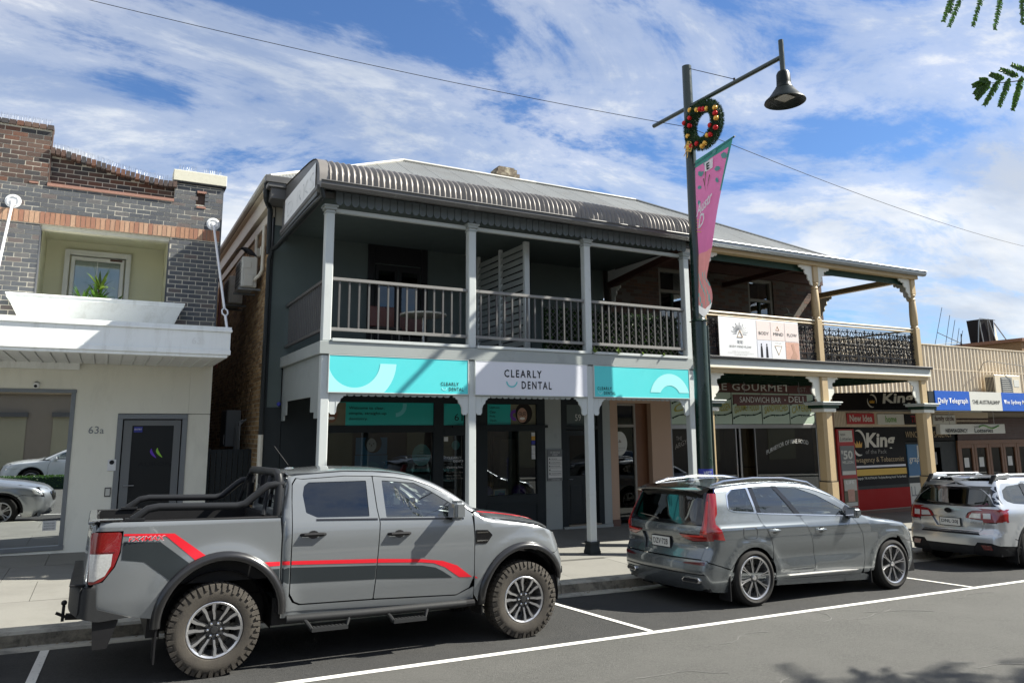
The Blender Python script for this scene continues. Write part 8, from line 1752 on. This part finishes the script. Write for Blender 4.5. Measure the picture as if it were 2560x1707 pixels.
    b = MB(); b.tube([(-2.25, 0, 1.105), (-2.22, .45, 1.135)], [.014, .006], 6); b.obj('rear_wiper', 'gloss_black', g_, local=True)
    underbody(g_, -2.2, 2.1, .82, (b0, b1), .405, .24, .5); mirror(cr, .62, 1.10, .88, pm=pm, sz=(.14, .19, .14)); handle(cr, -.95, .90, pm, .18); handle(cr, -.02, .89, pm, .18)
    boxo(g_, 'floor', 'seat_dark', -2.1, 1.2, -.76, .76, .42, .50); boxo(g_, 'dashboard', 'seat_dark', .58, 1.0, -.72, .72, .7, 1.02, .05)
    for y in (-.36, .36): seat(g_, -.1, y, .42)
    if detail:
        for y in (-.42, 0, .42): seat(g_, -.98, y, .42, 'seat_dark', .2)
    for x in (b0, b1):
        for s in (-1, 1): wheel(g_, (x, s*.80, .345), 'five', .345, .225, .22)
    place(g_, X, Y)
    if flip: g_.rotation_euler = (.02, -.023, PI)
    return g_
generic('silver station wagon with roof rails and wide red tail lights parked furthest right', 16.22, 8.84, 'silver_paint', plate_t='DNL\u00b720J')
# ------------------------------------------------------------------ what the shop glass reflects: near side of the street
generic('silver wagon parked behind the grey ute, seen mirrored in the left shop window', -3.35, 8.75, 'silver_paint', rails=False, detail=False)
generic('white suv facing left across the street, seen mirrored in the shop window', -.9, -3.3, 'white_paint', flip=True, rails=False, detail=False)
ob = thing('opposite_building', 'beige building with three pale roller shutters on the opposite footpath', 'building', (0, -8.4, 0))
b = MB(); b.box(-26, 95, -9.2, -8.4, -3, 4.2); b.obj('wall', 'beige', ob); b = MB(); b.box(-26, 95, -8.4, -8.2, 3.9, 4.3); b.box(-26.1, 95.1, -9.3, -8.3, 4.3, 4.4); b.obj('parapet', 'tan_wall', ob)
for x in (-9.2, -5.6, -2.0, 3.2, 8.5, 14, 20, 27, 33, 40):
    b = MB(); b.box(x, x+2.6, -8.42, -8.36, .1, 2.9); sh_ = b.obj('roller_shutter', 'shutter', ob); b = MB()
    for i in range(26): b.box(x+.02, x+2.58, -8.36, -8.345, .15+.105*i, .225+.105*i)
    b.obj('shutter_slats', 'shutter', sh_, kind='stuff'); b = MB(); b.box(x-.05, x+2.65, -8.4, -8.15, 2.9, 3.1); b.obj('shutter_box', 'rail_grey', sh_)
hg = thing('hedge', 'low clipped green hedge on the near side kerb, seen mirrored in the shop window', 'hedge', (-3, -1.2, 0))
b = MB(); b.box(-6, -.4, -1.6, -1.0, .1, .62); b.obj('core', 'green_dark', hg)
leaves(hg, [(random.uniform(-6.05, -.35), random.uniform(-1.66, -.94), .12+.56*math.sqrt(random.random())) for _ in range(9000)], .06, 'leaf', 'leaf_mass')
generic('dark hatchback shaped wagon parked across the street, mirrored in the deli window', 22.5, -3.3, 'wagon_grey', flip=True, rails=False, detail=False)
b = MB(); rs = random.Random(5)
for i in range(260):
    x = rs.uniform(-1, 16); y = 9.70-abs(rs.gauss(0, .08)); z = gz(x, y)+.008; a = rs.uniform(0, 6.3); l = rs.uniform(.012, .035); u, v = Vector((math.cos(a), math.sin(a), .1))*l, Vector((-math.sin(a), math.cos(a), .2))*l*.4; p = Vector((x, y, z)); b.add([p-u, p+v, p+u, p-v], [(0, 1, 2, 3)])
mat('dry_leaf', (.16, .1, .045), .8, isl=.5); o = b.obj('leaf_litter', 'dry_leaf'); o['kind'] = 'stuff'
# street tree: crown of feathery fronds; casts the leafy shade on the road
tb2 = MB(); br_pts = []
def limb(p, d, L, r, depth):
    p = Vector(p); d = Vector(d).normalized(); q = p+d*L*.5+Vector((random.uniform(-.1, .1),)*3); e = p+d*L
    tb2.tube([p, q, e], [r, r*.8, r*.6], 6, cap=False)
    if depth == 0: br_pts.append((e, d)); br_pts.append((q, d)); return
    for i in range(3):
        a = random.uniform(0, 2*PI); nd_ = (d+Vector((math.cos(a), math.sin(a), random.uniform(-.25, .45)))*.85).normalized(); limb(p.lerp(e, .55+.22*i), nd_, L*.72, r*.55, depth-1)
for a in (.2, 1.5, 2.7, 3.9, 5.2): limb((11.7, .2, 4.1), (math.cos(a), math.sin(a), .85), 1.9, .1, 2)
tb2.obj('branches', 'bark', tr)
fm = []
for k in range(4):
    q = MB(); frond(q, (0, 0, 0), (1, 0, .1), .50, .7+.2*k); me = bpy.data.meshes.new('frond'); me.from_pydata(q.v, [], q.f); me.materials.append(M['leaf_dark']); fm.append(me)
cnt = 0; extra = MB()
def addfrond(p, ang, tilt, s, single):
    global cnt
    if single and cnt < 290: inst('frond', random.choice(fm), tr, p, (s, s, s), rot=(random.uniform(-.4, .4), tilt, ang)); cnt += 1
    else:
        me = random.choice(fm); Mx = Matrix.Rotation(ang, 3, 'Z') @ Matrix.Rotation(tilt, 3, 'Y'); k = len(extra.v)
        extra.v += [tuple(Vector(p)+Mx @ (v.co*s)) for v in me.vertices]; extra.f += [tuple(i+k for i in pl_.vertices) for pl_ in me.polygons]
def sees(p): x, y = px(p); return -150 < x < 2700 and -250 < y < 1800
for p, d in br_pts:
    for i in range(3):
        pp_ = p+Vector((random.uniform(-.25, .25), random.uniform(-.25, .25), random.uniform(-.1, .25)))
        x_, y_ = px(pp_)
        if 0 < x_ < 2480 and -120 < y_ < 1707: continue
        if sees(pp_) and y_ > -60 and not (x_ > 2600): continue
        addfrond(pp_, random.uniform(0, 2*PI), random.uniform(-.2, .5), random.uniform(.8, 1.3), False)
# the fronds that reach into the picture
def ray_pt(x, y, t): return Vector((0, 0, 2.13))+(fw+ra*((x-1280)/1878.64)+ua*((761.4-y)/1878.64))*t
T0 = 5.2
def hero(base, tip, pin):
    b = MB(); A, B = ray_pt(*base, T0), ray_pt(*tip, T0+.15); n = 24
    pts = [A.lerp(B, i/n)-ua*(.03*math.sin(PI*i/n)) for i in range(n+1)]; b.tube(pts, [.006-.004*i/n for i in range(n+1)], 5); b.obj('frond_stalk', 'bark', tr)
    for (u, dx, dy, L) in pin:
        p = A.lerp(B, u); d = (ra*dx-ua*dy+fw*random.uniform(-.2, .2)).normalized(); q = MB(); m = 38; sid = d.cross(fw).normalized()
        q.tube([p, p+d*L*.5, p+d*L], .0018, 3)
        for i in range(m):
            t = (i+.5)/m; c = p+d*L*t; w_ = .026*(1-.45*t)*min(1, .45+t*3)
            for s in (-1, 1):
                e = c+sid*s*w_+d*w_*.55+fw*random.uniform(-.01, .01); hw_ = d*.0052; q.add([c-hw_, e-hw_*.6, e+hw_*.9, c+hw_*1.2], [(0, 1, 2, 3)])
        q.obj('leaflet_row', 'leaf', tr)
hero((2640, 175), (2455, 208), [(1.0, -.9, .25, .06), (.96, -.7, .8, .11), (.88, -.6, .85, .15), (.76, -.5, .9, .20), (.62, -.38, .95, .22), (.45, -.2, 1, .24), (.36, -.1, 1, .22), (.2, -.1, 1, .2), (.9, -.8, -.15, .07), (.7, -.8, -.3, .10), (.5, -.8, -.35, .13), (.3, -.8, -.35, .16)])
hero((2640, -60), (2390, -75), [(.99, -.2, 1, .32), (.95, -.32, 1, .38), (.84, -.36, 1, .41), (.66, -.27, 1, .39), (.5, -.16, 1, .40), (.34, -.03, 1, .37), (.24, .1, 1, .33), (.12, .15, 1, .30), (.0, .1, 1, .3)])
limb_ = MB(); limb_.tube([(11.7, 1.1, 4.3), ray_pt(2900, -150, 6.2), ray_pt(2640, -60, T0)], [.05, .02, .007], 6); limb_.tube([ray_pt(2900, -150, 6.2), ray_pt(2640, 175, T0)], [.015, .006], 5); limb_.obj('twig', 'bark', tr)
# crown clumps placed where their shade falls on the road in view
S3 = Vector((2.7, -1, 2.7))
for i in range(90):
    gx = random.uniform(5.0, 10.5)
    gy = 5.12-.33*(gx-4.8)+random.uniform(-1.6, .0)
    h = random.uniform(4.6, 6.8); p = Vector((gx, gy, -.1))+S3*(h/2.7); x_, y_ = px(p)
    if (-50 < x_ < 2640 and -120 < y_ < 1750): continue
    for _ in range(5): addfrond(p+Vector((random.uniform(-.4, .4), random.uniform(-.3, .3), random.uniform(-.3, .3))), random.uniform(0, 2*PI), random.uniform(-.2, .5), random.uniform(.8, 1.3), False)
if extra.v: extra.obj('fronds', 'leaf_dark', tr, kind='stuff')
# ------------------------------------------------------------------
